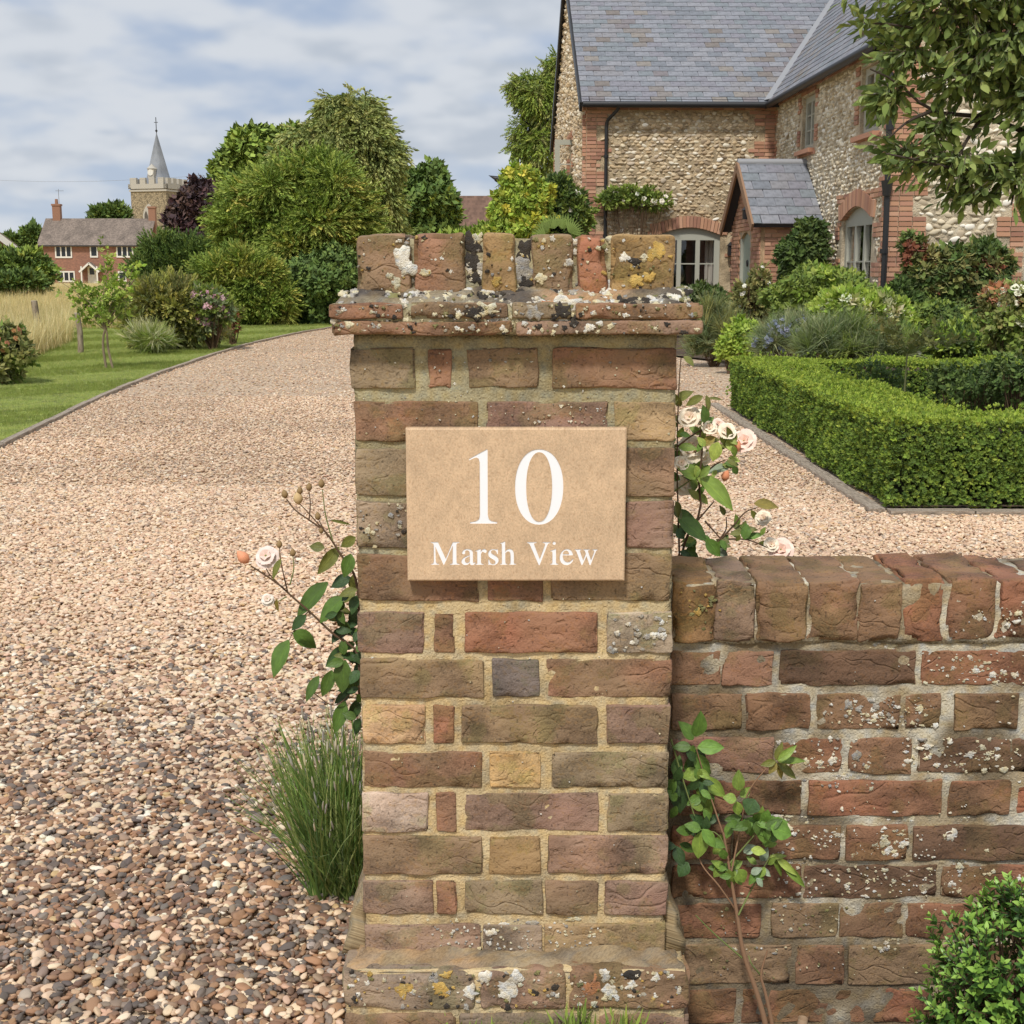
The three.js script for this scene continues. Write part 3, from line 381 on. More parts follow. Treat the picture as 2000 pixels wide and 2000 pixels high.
// ---------------------------------------------------------------- the house plaque: stone with cut and whitened letters
{
  const W = 0.348, H = 0.246, T = 0.021, CUT = 0.0016;
  const plaque = thing('stone_plaque', 'sandy limestone house plaque with incised white lettering fixed to the pillar', 'plaque', [0.0065, 0.811, -2.11 + 0.004]);
  const stoneMap = texture(1024, (u, v) => {
    const a = fbm(u * 9, v * 7, 2, 5, 64), b = fbm(u * 26, v * 20, 8, 4, 64), g = noise(u * 220, v * 160, 3, 256), f = smooth(0.3, 0.55, gnoise(u * 110 + 2 * b, v * 75 + 4 * a, 12, 256)) * 0.55, l = smooth(0.3, 0.6, gnoise(u * 80, v * 100 + 3 * a, 22, 256)) * 0.4;
    const k = 1 + a * 0.05 + b * 0.07 + g * 0.06; const c = [0.805 * k, 0.69 * k, 0.56 * k]; return c.map((x, i) => mix(mix(x, [0.60, 0.45, 0.33][i], f * 0.4), [0.93, 0.84, 0.7][i], l * 0.35));
  });
  const stone = std({ map: stoneMap, bumpMap: stoneMap, bumpScale: 0.0006, roughness: 0.75 });
  const white = std({ color: C(246, 248, 252), roughness: 0.8 });
  const G = {                                       // roman letters, 1000 to the em
    M: [889, [[12, 662], [222, 662], [452, 170], [672, 662], [863, 662], [863, 643], [800, 636], [766, 600], [766, 62], [800, 26], [863, 19], [863, 0], [579, 0], [579, 19], [640, 26], [664, 62], [664, 560], [400, 0], [388, 0], [148, 530], [148, 90], [172, 32], [245, 19], [245, 0], [12, 0], [12, 19], [80, 32], [106, 90], [106, 590], [80, 634], [12, 643]]],
    V: [690, [[16, 662], [290, 662], [290, 643], [222, 632], [212, 600], [388, 160], [548, 570], [556, 610], [530, 637], [478, 643], [478, 662], [697, 662], [697, 643], [640, 628], [610, 580], [385, -11], [368, -11], [118, 560], [80, 625], [16, 643]]],
    a: [444, [[287, 66], [240, 20], [190, -4], [140, -10], [85, 6], [48, 46], [37, 97], [52, 152], [95, 196], [170, 236], [287, 281], [287, 320], [278, 380], [252, 415], [205, 430], [160, 420], [136, 392], [136, 360], [132, 330], [110, 312], [82, 312], [62, 328], [57, 352], [72, 398], [118, 438], [180, 458], [224, 460], [290, 448], [340, 416], [362, 372], [366, 320], [366, 110], [372, 62], [392, 50], [412, 55], [442, 76], [442, 50], [410, 12], [370, -8], [336, -10], [304, 6], [289, 40]], [[287, 255], [287, 115], [276, 86], [240, 58], [196, 46], [154, 60], [128, 98], [124, 140], [140, 180], [190, 216]]],
    r: [340, [[5, 0], [5, 15], [50, 24], [65, 50], [65, 360], [60, 388], [42, 397], [7, 390], [5, 404], [149, 460], [160, 456], [160, 369], [190, 415], [225, 446], [262, 460], [305, 450], [330, 420], [334, 394], [325, 368], [302, 354], [276, 358], [250, 378], [228, 392], [200, 376], [172, 336], [160, 310], [160, 80], [168, 40], [200, 22], [245, 15], [245, 0]]],
    s: [389, [[52, 153], [67, 153], [84, 80], [120, 32], [180, 12], [232, 20], [262, 52], [264, 96], [244, 130], [180, 168], [118, 202], [72, 246], [52, 300], [52, 345], [80, 408], [132, 448], [200, 460], [260, 450], [300, 445], [312, 452], [320, 456], [328, 456], [332, 320], [317, 320], [296, 382], [256, 424], [196, 438], [148, 424], [122, 390], [124, 352], [150, 320], [216, 280], [290, 236], [332, 190], [348, 130], [338, 76], [300, 26], [244, -4], [190, -10], [140, -4], [100, 6], [78, 4], [68, -6], [54, -6]]],
    h: [500, [[9, 0], [9, 15], [50, 22], [70, 50], [70, 560], [66, 610], [50, 620], [10, 618], [10, 632], [96, 655], [152, 683], [157, 680], [157, 378], [200, 426], [246, 452], [290, 460], [348, 446], [390, 402], [408, 340], [412, 280], [412, 70], [424, 28], [487, 15], [487, 0], [275, 0], [275, 15], [312, 22], [328, 64], [328, 290], [318, 350], [292, 388], [252, 400], [204, 384], [157, 340], [157, 70], [170, 28], [225, 15], [225, 0]]],
    i: [278, [[16, 0], [16, 15], [64, 24], [85, 60], [85, 330], [82, 380], [62, 394], [20, 390], [20, 404], [130, 446], [170, 460], [179, 457], [179, 80], [188, 36], [253, 15], [253, 0]], null, [[128, 684], [150, 680], [170, 664], [180, 642], [178, 614], [164, 594], [142, 582], [116, 582], [94, 594], [80, 614], [78, 640], [88, 664], [106, 680]]],
    e: [444, [[408, 163], [424, 157], [390, 82], [330, 24], [250, -8], [205, -10], [130, 10], [68, 66], [32, 140], [25, 212], [38, 300], [84, 384], [150, 440], [229, 460], [300, 450], [360, 404], [392, 340], [405, 277], [97, 277], [100, 230], [122, 150], [170, 94], [240, 68], [310, 78], [360, 110]], [[99, 309], [303, 309], [294, 356], [268, 400], [212, 424], [160, 412], [120, 372]]],
    w: [722, [[21, 450], [221, 450], [221, 435], [176, 428], [166, 406], [172, 376], [272, 122], [358, 330], [334, 390], [310, 428], [266, 435], [266, 450], [470, 450], [470, 435], [430, 430], [408, 412], [408, 388], [504, 124], [600, 362], [608, 400], [590, 428], [545, 435], [545, 450], [694, 450], [694, 435], [656, 414], [630, 360], [490, -10], [472, -10], [372, 256], [246, -10], [230, -10], [80, 386], [56, 424], [21, 435]]],
    ' ': [300],
  };
  const loops = [], islands = [];                   // outlines to cut, and the stone that stands inside them
  const fat = (pts, e) => { const cw = pts.reduce((s, [a, b], i) => { const [c, d] = pts[(i + 1) % pts.length]; return s + a * d - c * b; }, 0) > 0 ? 1 : -1; return pts.map(([x, y], i) => { const [px, py] = pts[(i + pts.length - 1) % pts.length], [nx, ny] = pts[(i + 1) % pts.length]; let a = y - py, b = px - x, c = ny - y, d = x - nx; const l = Math.hypot(a, b) || 1, m = Math.hypot(c, d) || 1; a /= l; b /= l; c /= m; d /= m; let vx = a + c, vy = b + d; const q = Math.max(0.7, Math.hypot(vx, vy)); return [x + vx / q * e * cw, y + vy / q * e * cw]; }); };
  const place = (pts, x, y, kx, ky) => pts.map(([a, b]) => new THREE.Vector2(x + a * kx, y + b * ky));
  const line = 'Marsh View', adv = [...line].reduce((s, ch) => s + G[ch][0], 0), kx = 0.267 / (adv - 28), ky = 0.0366 / 662;
  let x = 0.0377 - 12 * kx; for (const ch of line) { const [a, outer, hole, dot] = G[ch]; if (outer) loops.push(place(fat(outer, 9), x, 0.0268, kx, ky)); if (hole) islands.push(place(fat(hole, -9), x, 0.0268, kx, ky)); if (dot) loops.push(place(dot, x, 0.0268, kx, ky)); x += a * kx; }
  const one = [[118, 0], [118, 15], [180, 24], [210, 44], [218, 80], [218, 560], [208, 590], [190, 600], [165, 596], [111, 573], [111, 590], [291, 676], [299, 673], [299, 80], [308, 44], [334, 26], [394, 15], [394, 0]];
  loops.push(place(one, 0.0995 - 111 * 0.000157, 0.0935, 0.000157, 0.000177));
  const oval = (cx, cy, a, b, e = 2.15) => Array.from({ length: 44 }, (_, i) => { const t = i / 44 * 6.28319, c = Math.cos(t), s = Math.sin(t); return new THREE.Vector2(cx + a * Math.sign(c) * Math.abs(c) ** (2 / e), cy + b * Math.sign(s) * Math.abs(s) ** (2 / e)); });
  loops.push(oval(0.2105, 0.1525, 0.0383, 0.0607)); islands.push(oval(0.2105, 0.1525, 0.0205, 0.0557));
  const I = 0.0022, face = new THREE.Shape([[I, I], [W - I, I], [W - I, H - I], [I, H - I]].map(([a, b]) => new THREE.Vector2(a, b)));
  loops.forEach((l) => face.holes.push(new THREE.Path(l)));
  const ext = { depth: CUT, bevelEnabled: false };
  const uvOf = (g) => { const p = g.attributes.position, uv = g.attributes.uv; for (let i = 0; i < p.count; i++) uv.setXY(i, p.getX(i) / W, p.getY(i) / W); return g; };
  const fronts = [uvOf(new THREE.ExtrudeGeometry(face, ext)), ...islands.map((l) => uvOf(new THREE.ExtrudeGeometry(new THREE.Shape(l), ext)))];
  const slab = uvOf(new THREE.BoxGeometry(W, H, T).translate(W / 2, H / 2, -T / 2));
  const ch = new THREE.BufferGeometry(), a = [[0, 0, 0], [W, 0, 0], [W, H, 0], [0, H, 0]], b = [[I, I, CUT], [W - I, I, CUT], [W - I, H - I, CUT], [I, H - I, CUT]], tri = [];
  for (let k = 0; k < 4; k++) { const n = (k + 1) % 4; tri.push(...a[k], ...a[n], ...b[n], ...a[k], ...b[n], ...b[k]); }
  ch.setAttribute('position', new THREE.Float32BufferAttribute(tri, 3)); ch.setAttribute('uv', new THREE.Float32BufferAttribute(new Float32Array(48), 2)); ch.computeVertexNormals();
  const put = (m) => m.position.set(-W / 2, 0, T);
  put(part('slab', merge([slab, ...fronts, uvOf(ch)]), stone, plaque));
  const names = [...'MarshView'];
  loops.forEach((l, k) => { const s = new THREE.Shape(l); for (const isl of islands) if (THREE.ShapeUtils.isClockWise(isl) !== undefined && insideLoop(isl[0], l)) s.holes.push(new THREE.Path(isl)); const g = new THREE.ShapeGeometry(s).translate(0, 0, 0.0006); const m = part(k >= loops.length - 2 ? 'numeral' : 'letter', uvOf(g), white, plaque); put(m); });
}
function insideLoop(p, l) { let c = false; for (let i = 0, j = l.length - 1; i < l.length; j = i++) if ((l[i].y > p.y) !== (l[j].y > p.y) && p.x < (l[j].x - l[i].x) * (p.y - l[i].y) / (l[j].y - l[i].y) + l[i].x) c = !c; return c; }

// ---------------------------------------------------------------- the cottage
const slateMap = texture(512, (u, v) => { const k = 0.93 + fbm(u * 6, v * 6, 3, 5, 6) * 0.18 + noise(u * 90, v * 14, 3, 90) * 0.05; return [k, k, k]; });
const limeMap = texture(512, (u, v) => { const k = 0.88 + fbm(u * 8, v * 8, 4, 5, 8) * 0.3 + noise(u * 120, v * 120, 3, 120) * 0.12; return [k, k * 0.98, k * 0.95]; });
M.lime = std({ color: C(206, 188, 158), map: limeMap, bumpMap: mortarBump, bumpScale: 0.02, roughness: 1 });
M.limePale = std({ color: C(218, 206, 182), map: limeMap, bumpMap: mortarBump, bumpScale: 0.02, roughness: 1 });
M.joint = std({ color: C(198, 170, 138), map: limeMap, roughness: 1 });
M.sage = std({ color: C(176, 176, 162), roughness: 0.55 });
M.door = std({ color: C(158, 168, 152), roughness: 0.5 });
M.black = std({ color: C(38, 38, 40), roughness: 0.45 });
M.lead = std({ color: C(150, 151, 154), roughness: 0.6 });
M.underlay = std({ color: C(64, 64, 68), roughness: 0.9 });
M.glass = new THREE.MeshPhysicalMaterial({ color: 0xffffff, roughness: 0.02, transmission: 1, thickness: 0, ior: 1.5 });
M.room = std({ color: C(92, 84, 76), roughness: 1 });
M.curtain = new THREE.MeshPhysicalMaterial({ color: C(214, 208, 196), roughness: 1, transmission: 0.3, thickness: 0 });
M.white = std({ color: C(226, 222, 212), roughness: 0.6 });
const tones = (list) => list.map((c) => C(...c));
const houseBrick = tones([[186, 140, 112], [196, 150, 120], [176, 130, 104], [204, 160, 132], [172, 130, 108], [190, 142, 118], [164, 120, 100]]);
const flintTan = tones([[206, 186, 154], [214, 194, 162], [190, 170, 140], [220, 206, 178], [176, 154, 124], [200, 176, 140], [228, 218, 198], [156, 138, 114], [196, 180, 158]]);
const flintPale = tones([[226, 216, 194], [234, 226, 206], [214, 202, 178], [204, 190, 162], [220, 206, 178], [190, 174, 148], [238, 232, 218], [178, 164, 140]]);
const slateTones = tones([[131, 134, 141], [138, 140, 147], [123, 127, 134], [143, 144, 150], [133, 132, 140], [127, 133, 138], [137, 136, 140]]), slateStain = tones([[132, 126, 122], [124, 116, 110], [140, 133, 126], [126, 120, 122]]);
const unitBox = (() => { const g = new THREE.BoxGeometry(1, 1, 1, 1, 1, 1); return g; })();
const cobbles = [0, 1, 2, 3].map((k) => { const g = new THREE.IcosahedronGeometry(0.5, 1), p = g.attributes.position, v = V(); for (let i = 0; i < p.count; i++) { v.fromBufferAttribute(p, i).multiplyScalar(1 + 0.45 * noise(p.getX(i) * 2.4 + k * 7, p.getY(i) * 2.4, p.getZ(i) * 2.4)); p.setXYZ(i, v.x, v.y, v.z); } const ia = new Uint32Array(p.count).map((_, i) => i); g.setIndex(new THREE.BufferAttribute(ia, 1)); return softNormals(g); });

class Pieces {                                      // bricks, stones or slates of one building: the 300 that show largest are parts, the rest one mass
  constructor(root, name, mass, geos, tonesList, matOpt) { Object.assign(this, { root, name, mass, geos, tonesList, list: [] }); this.mats = new Map(); this.matOpt = matOpt; }
  add(p, q, s, c) { this.list.push({ p, q, s, c, g: this.list.length % this.geos.length }); }
  mat(c) { const k = c.getHexString(); if (!this.mats.has(k)) this.mats.set(k, std({ ...this.matOpt, color: c })); return this.mats.get(k); }
  build(bias) {
    this.root.updateMatrixWorld(true);
    for (const e of this.list) { const w = e.p.clone().applyMatrix4(this.root.matrixWorld), [x, y, d] = seenAt(w); e.rank = x > 0 && x < 2000 && y > 0 && y < 640 && !(x > 690 && x < 1325 && y > 455) ? (bias ? bias(e, x, y, d) : 1) / d : 0; }
    const order = [...this.list].sort((a, b) => b.rank - a.rank), rest = this.geos.map(() => new Copies());
    order.forEach((e, i) => { if (i < 300 && e.rank > 0) { const m = part(this.name, this.geos[e.g], this.mat(e.c), this.root); m.position.copy(e.p); m.quaternion.copy(e.q); m.scale.copy(e.s); } else rest[e.g].add(e.p, e.q, e.s, e.c); });
    rest.forEach((r, k) => r.build(this.mass, this.geos[k], std(this.matOpt), this.root));
  }
}
const cottage = thing('flint_cottage', 'flint and red brick cottage with grey slate roofs behind the garden', 'house', [1.51, 0, -28], undefined, 0.03);
{
  const R = rng(404), EAVE = 4.77, XB = 3.87, ZC = 7.6, XE = 9.37, RIDGE = 8.3, TB = 3.28 / 2.75;
  const bricks = new Pieces(cottage, 'brick', 'brickwork', [unitBox], houseBrick, { roughness: 0.95 }), flints = new Pieces(cottage, 'flint', 'flintwork', cobbles, flintTan, { roughness: 0.8 }), slates = new Pieces(cottage, 'slate', 'slates', [unitBox], slateTones, { roughness: 0.62, map: slateMap });
  // a wall plane: origin, direction along it, outward normal
  const plane = (o, u, n) => { const q = new THREE.Quaternion().setFromRotationMatrix(new THREE.Matrix4().makeBasis(u, UPV, n)); return { q, pt: (a, b, out) => o.clone().addScaledVector(u, a).addScaledVector(UPV, b).addScaledVector(n, out) }; };
  const A = plane(V(0, 0, 0), V(1, 0, 0), V(0, 0, 1)), B = plane(V(XB, 0, 0), V(0, 0, 1), V(-1, 0, 0)), CF = plane(V(0, 0, ZC), V(1, 0, 0), V(0, 0, 1)), GL = plane(V(0, 0, 0), V(0, 0, -1), V(-1, 0, 0));
  const mirrorQ = (pl) => pl.q;
  const solid = (pts, holes, pl, th, mat, name) => {
    const s = new THREE.Shape(pts.map(([a, b]) => new THREE.Vector2(a, b))); holes.forEach((h) => s.holes.push(new THREE.Path(h.map(([a, b]) => new THREE.Vector2(a, b)))));
    const g = new THREE.ExtrudeGeometry(s, { depth: th, bevelEnabled: false }), p = g.attributes.position;
    for (let i = 0; i < p.count; i++) { const w = pl.pt(p.getX(i), p.getY(i), p.getZ(i) - th); p.setXYZ(i, w.x, w.y, w.z); }
    g.computeVertexNormals(); return part(name, g, mat, cottage);
  };
  const arch = (a, b, y0, y1, rise, n = 8) => { const o = [[a, y0], [b, y0]]; for (let i = 0; i <= n; i++) { const t = i / n; o.push([mix(b, a, t), y1 - rise + rise * Math.sin(Math.PI * t) ** 0.9]); } return o; };
  const rect = (a, b, y0, y1) => [[a, y0], [b, y0], [b, y1], [a, y1]];
  const wins = { A1: [1.5, 2.8, 0.86, 2.18, 0.13], B1: [2.25, 3.15, 3.5, 4.48, 0], B2: [6.08, 7.1, 3.4, 4.45, 0], B3: [5.3, 7.0, 0.86, 2.32, 0.18], C1: [6.05, 7.3, 0.75, 2.2, 0], G1: [3.4, 4.4, 3.2, 4.3, 0] };
  const hole = (w) => { const [a, b, y0, y1, r] = wins[w]; return r ? arch(a, b, y0, y1, r) : rect(a, b, y0, y1); };
  // stone walls with their openings
  solid([[0, -0.1], [XB + 0.3, -0.1], [XB + 0.3, EAVE], [0, EAVE]], [hole('A1')], A, 0.32, M.lime, 'wall');
  solid([[0.32, -0.1], [9.9, -0.1], [9.9, EAVE], [5, RIDGE - 0.05], [0.32, EAVE + 0.2]], [hole('G1')], GL, 0.32, M.lime, 'wall');
  solid([[0, -0.1], [ZC - 0.3, -0.1], [ZC - 0.3, EAVE], [0, EAVE]], [hole('B1'), hole('B2'), hole('B3')], B, 0.3, M.limePale, 'wall');
  solid([[XB, -0.1], [XE, -0.1], [XE, EAVE], [(XB + XE) / 2, EAVE + 3.25], [XB, EAVE]], [hole('C1')], CF, 0.3, M.limePale, 'wall');
  part('wall', merge([box(9.4, EAVE + 0.1, 0.3, 4.7, EAVE / 2, -10.05), box(0.3, EAVE + 0.1, 17.2, XE - 0.15, EAVE / 2, -1.4)]), M.lime, cottage);
  part('floor', merge([box(9, 0.15, 9.4, 4.7, 0.1, -5), box(5, 0.15, 7.2, 6.6, 0.1, 3.7), box(9, 0.12, 9.3, 4.7, 2.6, -5), box(4.8, 0.12, 6.9, 6.62, 2.6, 3.6)]), M.room, cottage);
  part('inner_wall', merge([box(9, 4.6, 0.1, 4.6, 2.4, -3.4), box(0.1, 4.6, 7, 6.4, 2.4, 3.5)]), M.room, cottage);
  // brick and flint on a wall plane; `isBrick(a, b, row)` says where the brickwork lies
  const dress = (pl, a0, a1, top, isBrick, open, tone, paleMix, flintSize = 1) => {
    const course = 0.075; let row = 0;
    for (let y = 0.02; y < 8.3; y += course, row++) {
      let a = a0 + (row % 2 ? -0.11 : 0), head = row % 2;
      while (a < a1) { const len = head ? 0.102 : 0.215, m = a + len / 2; const lo = Math.max(a, a0), hi = Math.min(a + len, a1); if (hi - lo > 0.03 && isBrick((lo + hi) / 2, y, row) && !open((lo + hi) / 2, y + 0.03, (hi - lo) / 2) && y < top((lo + hi) / 2) - 0.06) bricks.add(pl.pt((lo + hi) / 2, y + 0.0325, -0.03 + R() * 0.006), pl.q, V(hi - lo - 0.014, 0.06, 0.1), pick(houseBrick, R)); a += len + 0.0; head = head && R() < 0.3 ? 1 : 0; }
    }
    const sx = 0.105 * flintSize, sy = 0.07 * flintSize;
    for (let y = 0.04, k = 0; y < 8.3; y += sy, k++) for (let a = a0 + 0.03 + (k % 2) * sx / 2; a < a1 - 0.02; a += sx) {
      const x = a + (R() - 0.5) * sx * 0.5, yy = y + (R() - 0.5) * sy * 0.45; if (yy > top(x) - 0.05 || open(x, yy, 0.05)) continue;
      const rowB = Math.floor((yy - 0.02) / course); if (isBrick(x, yy, rowB) || isBrick(x + 0.06, yy, rowB) || isBrick(x - 0.06, yy, rowB)) continue;
      const s = 0.5 + 0.75 * R(), q = pl.q.clone().multiply(quatOf((R() - 0.5) * 0.5, (R() - 0.5) * 0.5, (R() - 0.5) * 0.9));
      if (R() < 0.06) continue; flints.add(pl.pt(x, yy, -0.022 + R() * 0.02), q, V(sx * (0.85 + 0.5 * R()) * s, sy * s * (0.75 + 0.6 * R()), 0.075 * (0.7 + 0.6 * R())), R() < paleMix ? pick(flintPale, R) : pick(tone, R));
    }
  };
  const tooth = (row, a, b) => Math.floor(row / 4) % 2 ? a : b;
  const opens = (list, pl) => (x, y, e) => list.some((w) => { const [a, b, y0, y1, r] = wins[w]; if (x < a - e || x > b + e || y < y0 - 0.03) return false; if (!r) return y < y1 + 0.04; const t = clamp((x - a) / (b - a)); return y < y1 - r + r * Math.sin(Math.PI * t) ** 0.9 + (r ? 0.26 : 0); });
  const beside = (w, row, pad = 0.16, up = 0.08) => (x, y) => { const [a, b, y0, y1] = wins[w], q = pad + tooth(row, 0, 0.11); return x > a - q && x < b + q && y > y0 - 0.12 && y < y1 + up; };
  dress(A, 0, XB, () => EAVE, (x, y, row) => x < tooth(row, 0.28, 0.44) || x > XB - tooth(row, 0.3, 0.52) || y > EAVE - 0.26 || (x < wins.A1[0] - 0.0 || x > wins.A1[1]) && beside('A1', row, 0.2, -0.12)(x, y), opens(['A1']), flintTan, 0.12);
  dress(B, 0, ZC, () => EAVE, (x, y, row) => x < tooth(row, 0.05, 0.14) || x > ZC - tooth(row, 0.12, 0.24) || y > EAVE - 0.22 || ['B1', 'B2', 'B3'].some((w) => beside(w, row, 0.15, w === 'B3' ? 0.2 : 0.06)(x, y)), opens(['B1', 'B2', 'B3']), flintPale, 0.5);
  dress(CF, XB, 8.6, (x) => Math.min(EAVE + (x - XB) * TB, EAVE + (XE - x) * TB), (x, y, row) => x < XB + tooth(row, 0.42, 0.6) || beside('C1', row, 0.3, 0.1)(x, y) || (y > EAVE - 0.16 && y < EAVE + 0.08), opens(['C1']), flintPale, 0.6, 1.25);
  dress(GL, 0, 9.9, (x) => Math.min(EAVE + x * 0.706, EAVE + (10 - x) * 0.706), (x, y, row) => x < tooth(row, 0.12, 0.3) || x > 9.9 - 0.3 || beside('G1', row, 0.2, 0.14)(x, y), opens(['G1']), flintTan, 0.05, 1.3);
  // arches of bricks on end
  const ringArch = (pl, w, hgt) => { const [a, b, , y1, r] = wins[w], n = Math.round((b - a + 0.3) / 0.078); for (let i = 0; i <= n; i++) { const t = i / n, x = mix(a - 0.12, b + 0.12, t), tt = clamp((x - a) / (b - a)), y = y1 - r + r * Math.sin(Math.PI * tt) ** 0.9 + 0.015, tilt = (t - 0.5) * -0.5; bricks.add(pl.pt(x, y + hgt / 2 + Math.abs(t - 0.5) * -0.05, -0.02), pl.q.clone().multiply(quatOf(0, 0, tilt)), V(0.064, hgt, 0.11), pick(houseBrick, R)); } };
  ringArch(A, 'A1', 0.23); ringArch(B, 'B3', 0.26);
  // sills
  const sill = (pl, w, mat) => { const [a, b, y0] = wins[w], g = new THREE.BoxGeometry(b - a + 0.16, 0.075, 0.2), m = part('sill', g, mat, cottage); m.position.copy(pl.pt((a + b) / 2, y0 - 0.03, 0.02)); m.quaternion.copy(pl.q); };
  const terracotta = std({ color: C(186, 138, 112), roughness: 0.9 });
  for (const w of ['B1', 'B2', 'B3']) sill(B, w, terracotta); sill(A, 'A1', terracotta); sill(CF, 'C1', terracotta);
  // casement windows
  const windowIn = (pl, w, lights, barsY, headed) => {
    const [a, b, y0, y1, r] = wins[w], f = new THREE.Group(); f.name = 'window'; cottage.add(f); f.position.copy(pl.pt((a + b) / 2, y0, -0.1)); f.quaternion.copy(pl.q);
    const W = b - a, H = y1 - y0, top = H - r, fr = [];
    fr.push(box(W, 0.07, 0.08, 0, 0.035, 0), box(0.07, top, 0.08, -W / 2 + 0.035, top / 2, 0.001), box(0.07, top, 0.08, W / 2 - 0.035, top / 2, 0.001), box(W, 0.07, 0.08, 0, top - 0.035, 0.002));
    if (r) { const s = new THREE.Shape(arch(-W / 2, W / 2, top, H, r).map(([x, y]) => new THREE.Vector2(x, y))); fr.push(new THREE.ExtrudeGeometry(s, { depth: 0.06, bevelEnabled: false }).translate(0, 0, -0.03)); }
    part('frame', merge(fr), M.sage, f);
    const lw = (W - 0.14) / lights;
    for (let k = 0; k < lights; k++) {
      const x = -W / 2 + 0.07 + lw * (k + 0.5), h = top - 0.14, c = [box(0.045, h, 0.06, x - lw / 2 + 0.0225, top / 2, 0.012), box(0.045, h, 0.06, x + lw / 2 - 0.0225, top / 2, 0.012), box(lw, 0.045, 0.061, x, 0.07 + 0.0225, 0.012), box(lw, 0.045, 0.061, x, top - 0.0925, 0.012)];
      for (const t of barsY) c.push(box(lw - 0.06, 0.025, 0.03, x, 0.07 + h * t, 0.014));
      part('casement', merge(c), M.sage, f);
      part('pane', box(lw - 0.08, h - 0.08, 0.004, x, top / 2, 0.0), M.glass, f);
    }
    return f;
  };
  windowIn(A, 'A1', 3, [0.5]); windowIn(B, 'B1', 2, [0.36, 0.68]); windowIn(B, 'B2', 2, [0.36, 0.68]); windowIn(B, 'B3', 3, [0.46]); windowIn(CF, 'C1', 2, [0.36, 0.68]); windowIn(GL, 'G1', 2, [0.5]);
  const drape = (pl, a, b, y0, y1) => { const g = new THREE.PlaneGeometry(b - a, y1 - y0, 16, 1), p = g.attributes.position; for (let i = 0; i < p.count; i++) p.setZ(i, 0.03 * Math.sin(p.getX(i) * 60)); g.computeVertexNormals(); const m = part('curtain', g, M.curtain, cottage); m.position.copy(pl.pt((a + b) / 2, (y0 + y1) / 2, -0.42)); m.quaternion.copy(pl.q); };
  drape(A, 2.56, 2.8, 0.9, 2.1); drape(A, 1.5, 1.7, 0.9, 2.1); drape(B, 2.3, 2.5, 3.5, 4.4); drape(B, 6.1, 6.35, 3.4, 4.4);
  // roofs: boarding, then the slates, course over course
  const roof = (name, pts, th = 0.09) => { const g = new THREE.BufferGeometry(), n = V().subVectors(pts[1], pts[0]).cross(V().subVectors(pts[2], pts[0])).normalize(), lo = pts.map((p) => p.clone().addScaledVector(n, -th)), t = []; const q = (a, b, c, d) => t.push(a, b, c, a, c, d); for (let i = 1; i + 1 < pts.length; i++) { t.push(pts[0], pts[i], pts[i + 1]); t.push(lo[0], lo[i + 1], lo[i]); } for (let i = 0; i < pts.length; i++) { const j = (i + 1) % pts.length; q(lo[i], lo[j], pts[j], pts[i]); } g.setAttribute('position', new THREE.Float32BufferAttribute(t.flatMap((p) => [p.x, p.y, p.z]), 3)); g.computeVertexNormals(); return part(name, g, M.underlay, cottage); };
  const slateOn = (o, along, up, len, high, keep, w = 0.3, gauge = 0.225, stain) => {
    const n = V().crossVectors(along, up).normalize(), q = new THREE.Quaternion().setFromRotationMatrix(new THREE.Matrix4().makeBasis(along, up, n)).multiply(quatOf(-0.045, 0, 0));
    for (let r = 0, s = -0.02; s < high; s += gauge, r++) for (let a = (r % 2 ? 0 : -w / 2); a < len; a += w) {
      const lo = Math.max(0, a), hi = Math.min(len, a + w); if (hi - lo < 0.05 || !keep((lo + hi) / 2, s + gauge / 2, hi - lo)) continue;
      const hgt = Math.min(gauge * 1.9, high - s + 0.05), p = o.clone().addScaledVector(along, (lo + hi) / 2 + (R() - 0.5) * 0.006).addScaledVector(up, s + hgt / 2 + (R() - 0.5) * 0.012).addScaledVector(n, 0.014 + R() * 0.004);
      const st = stain ? stain((lo + hi) / 2, s) : 0; slates.add(p, q, V(hi - lo - 0.012, hgt, 0.013), R() < st ? pick(slateStain, R) : pick(slateTones, R));
    }
  };
  const ov = 0.28, aUp = V(0, 3.53, -5).normalize(), aLen = Math.hypot(5 + ov, (5 + ov) * 0.706), eaveA = EAVE + 0.06 - ov * 0.706;
  roof('roof', [V(-0.12, eaveA, ov), V(XB + 6, eaveA, ov), V(XB + 6, RIDGE, -5), V(-0.12, RIDGE, -5)]);
  roof('roof', [V(XB + 6, eaveA, -10 - ov), V(-0.12, eaveA, -10 - ov), V(-0.12, RIDGE, -5), V(XB + 6, RIDGE, -5)]);
  const bUp = V(2.75, 3.28, 0).normalize(), bLen = Math.hypot(2.75 + ov * 0.8, (2.75 + ov * 0.8) * TB), eaveB = EAVE + 0.06 - ov * 0.8 * TB + 0.08, XR = (XB + XE) / 2, RB = EAVE + 3.28 + 0.1;
  // on the wing's slope the valley is where it meets the main roof
  const valley = (x) => { const y = eaveB + (x - (XB - ov * 0.8)) * TB; return (EAVE + 0.06 - y) / 0.706; };   // z of the main roof at that height
  { const x0 = XB - ov * 0.8; roof('roof', [V(x0, eaveB, valley(x0)), V(x0, eaveB, ZC + 0.12), V(XR, RB, ZC + 0.12), V(XR, RB, valley(XR))]); roof('roof', [V(XR, RB, ZC + 0.12), V(XE + 0.25, eaveB, ZC + 0.12), V(XE + 0.25, eaveB, valley(x0)), V(XR, RB, valley(XR))]); }
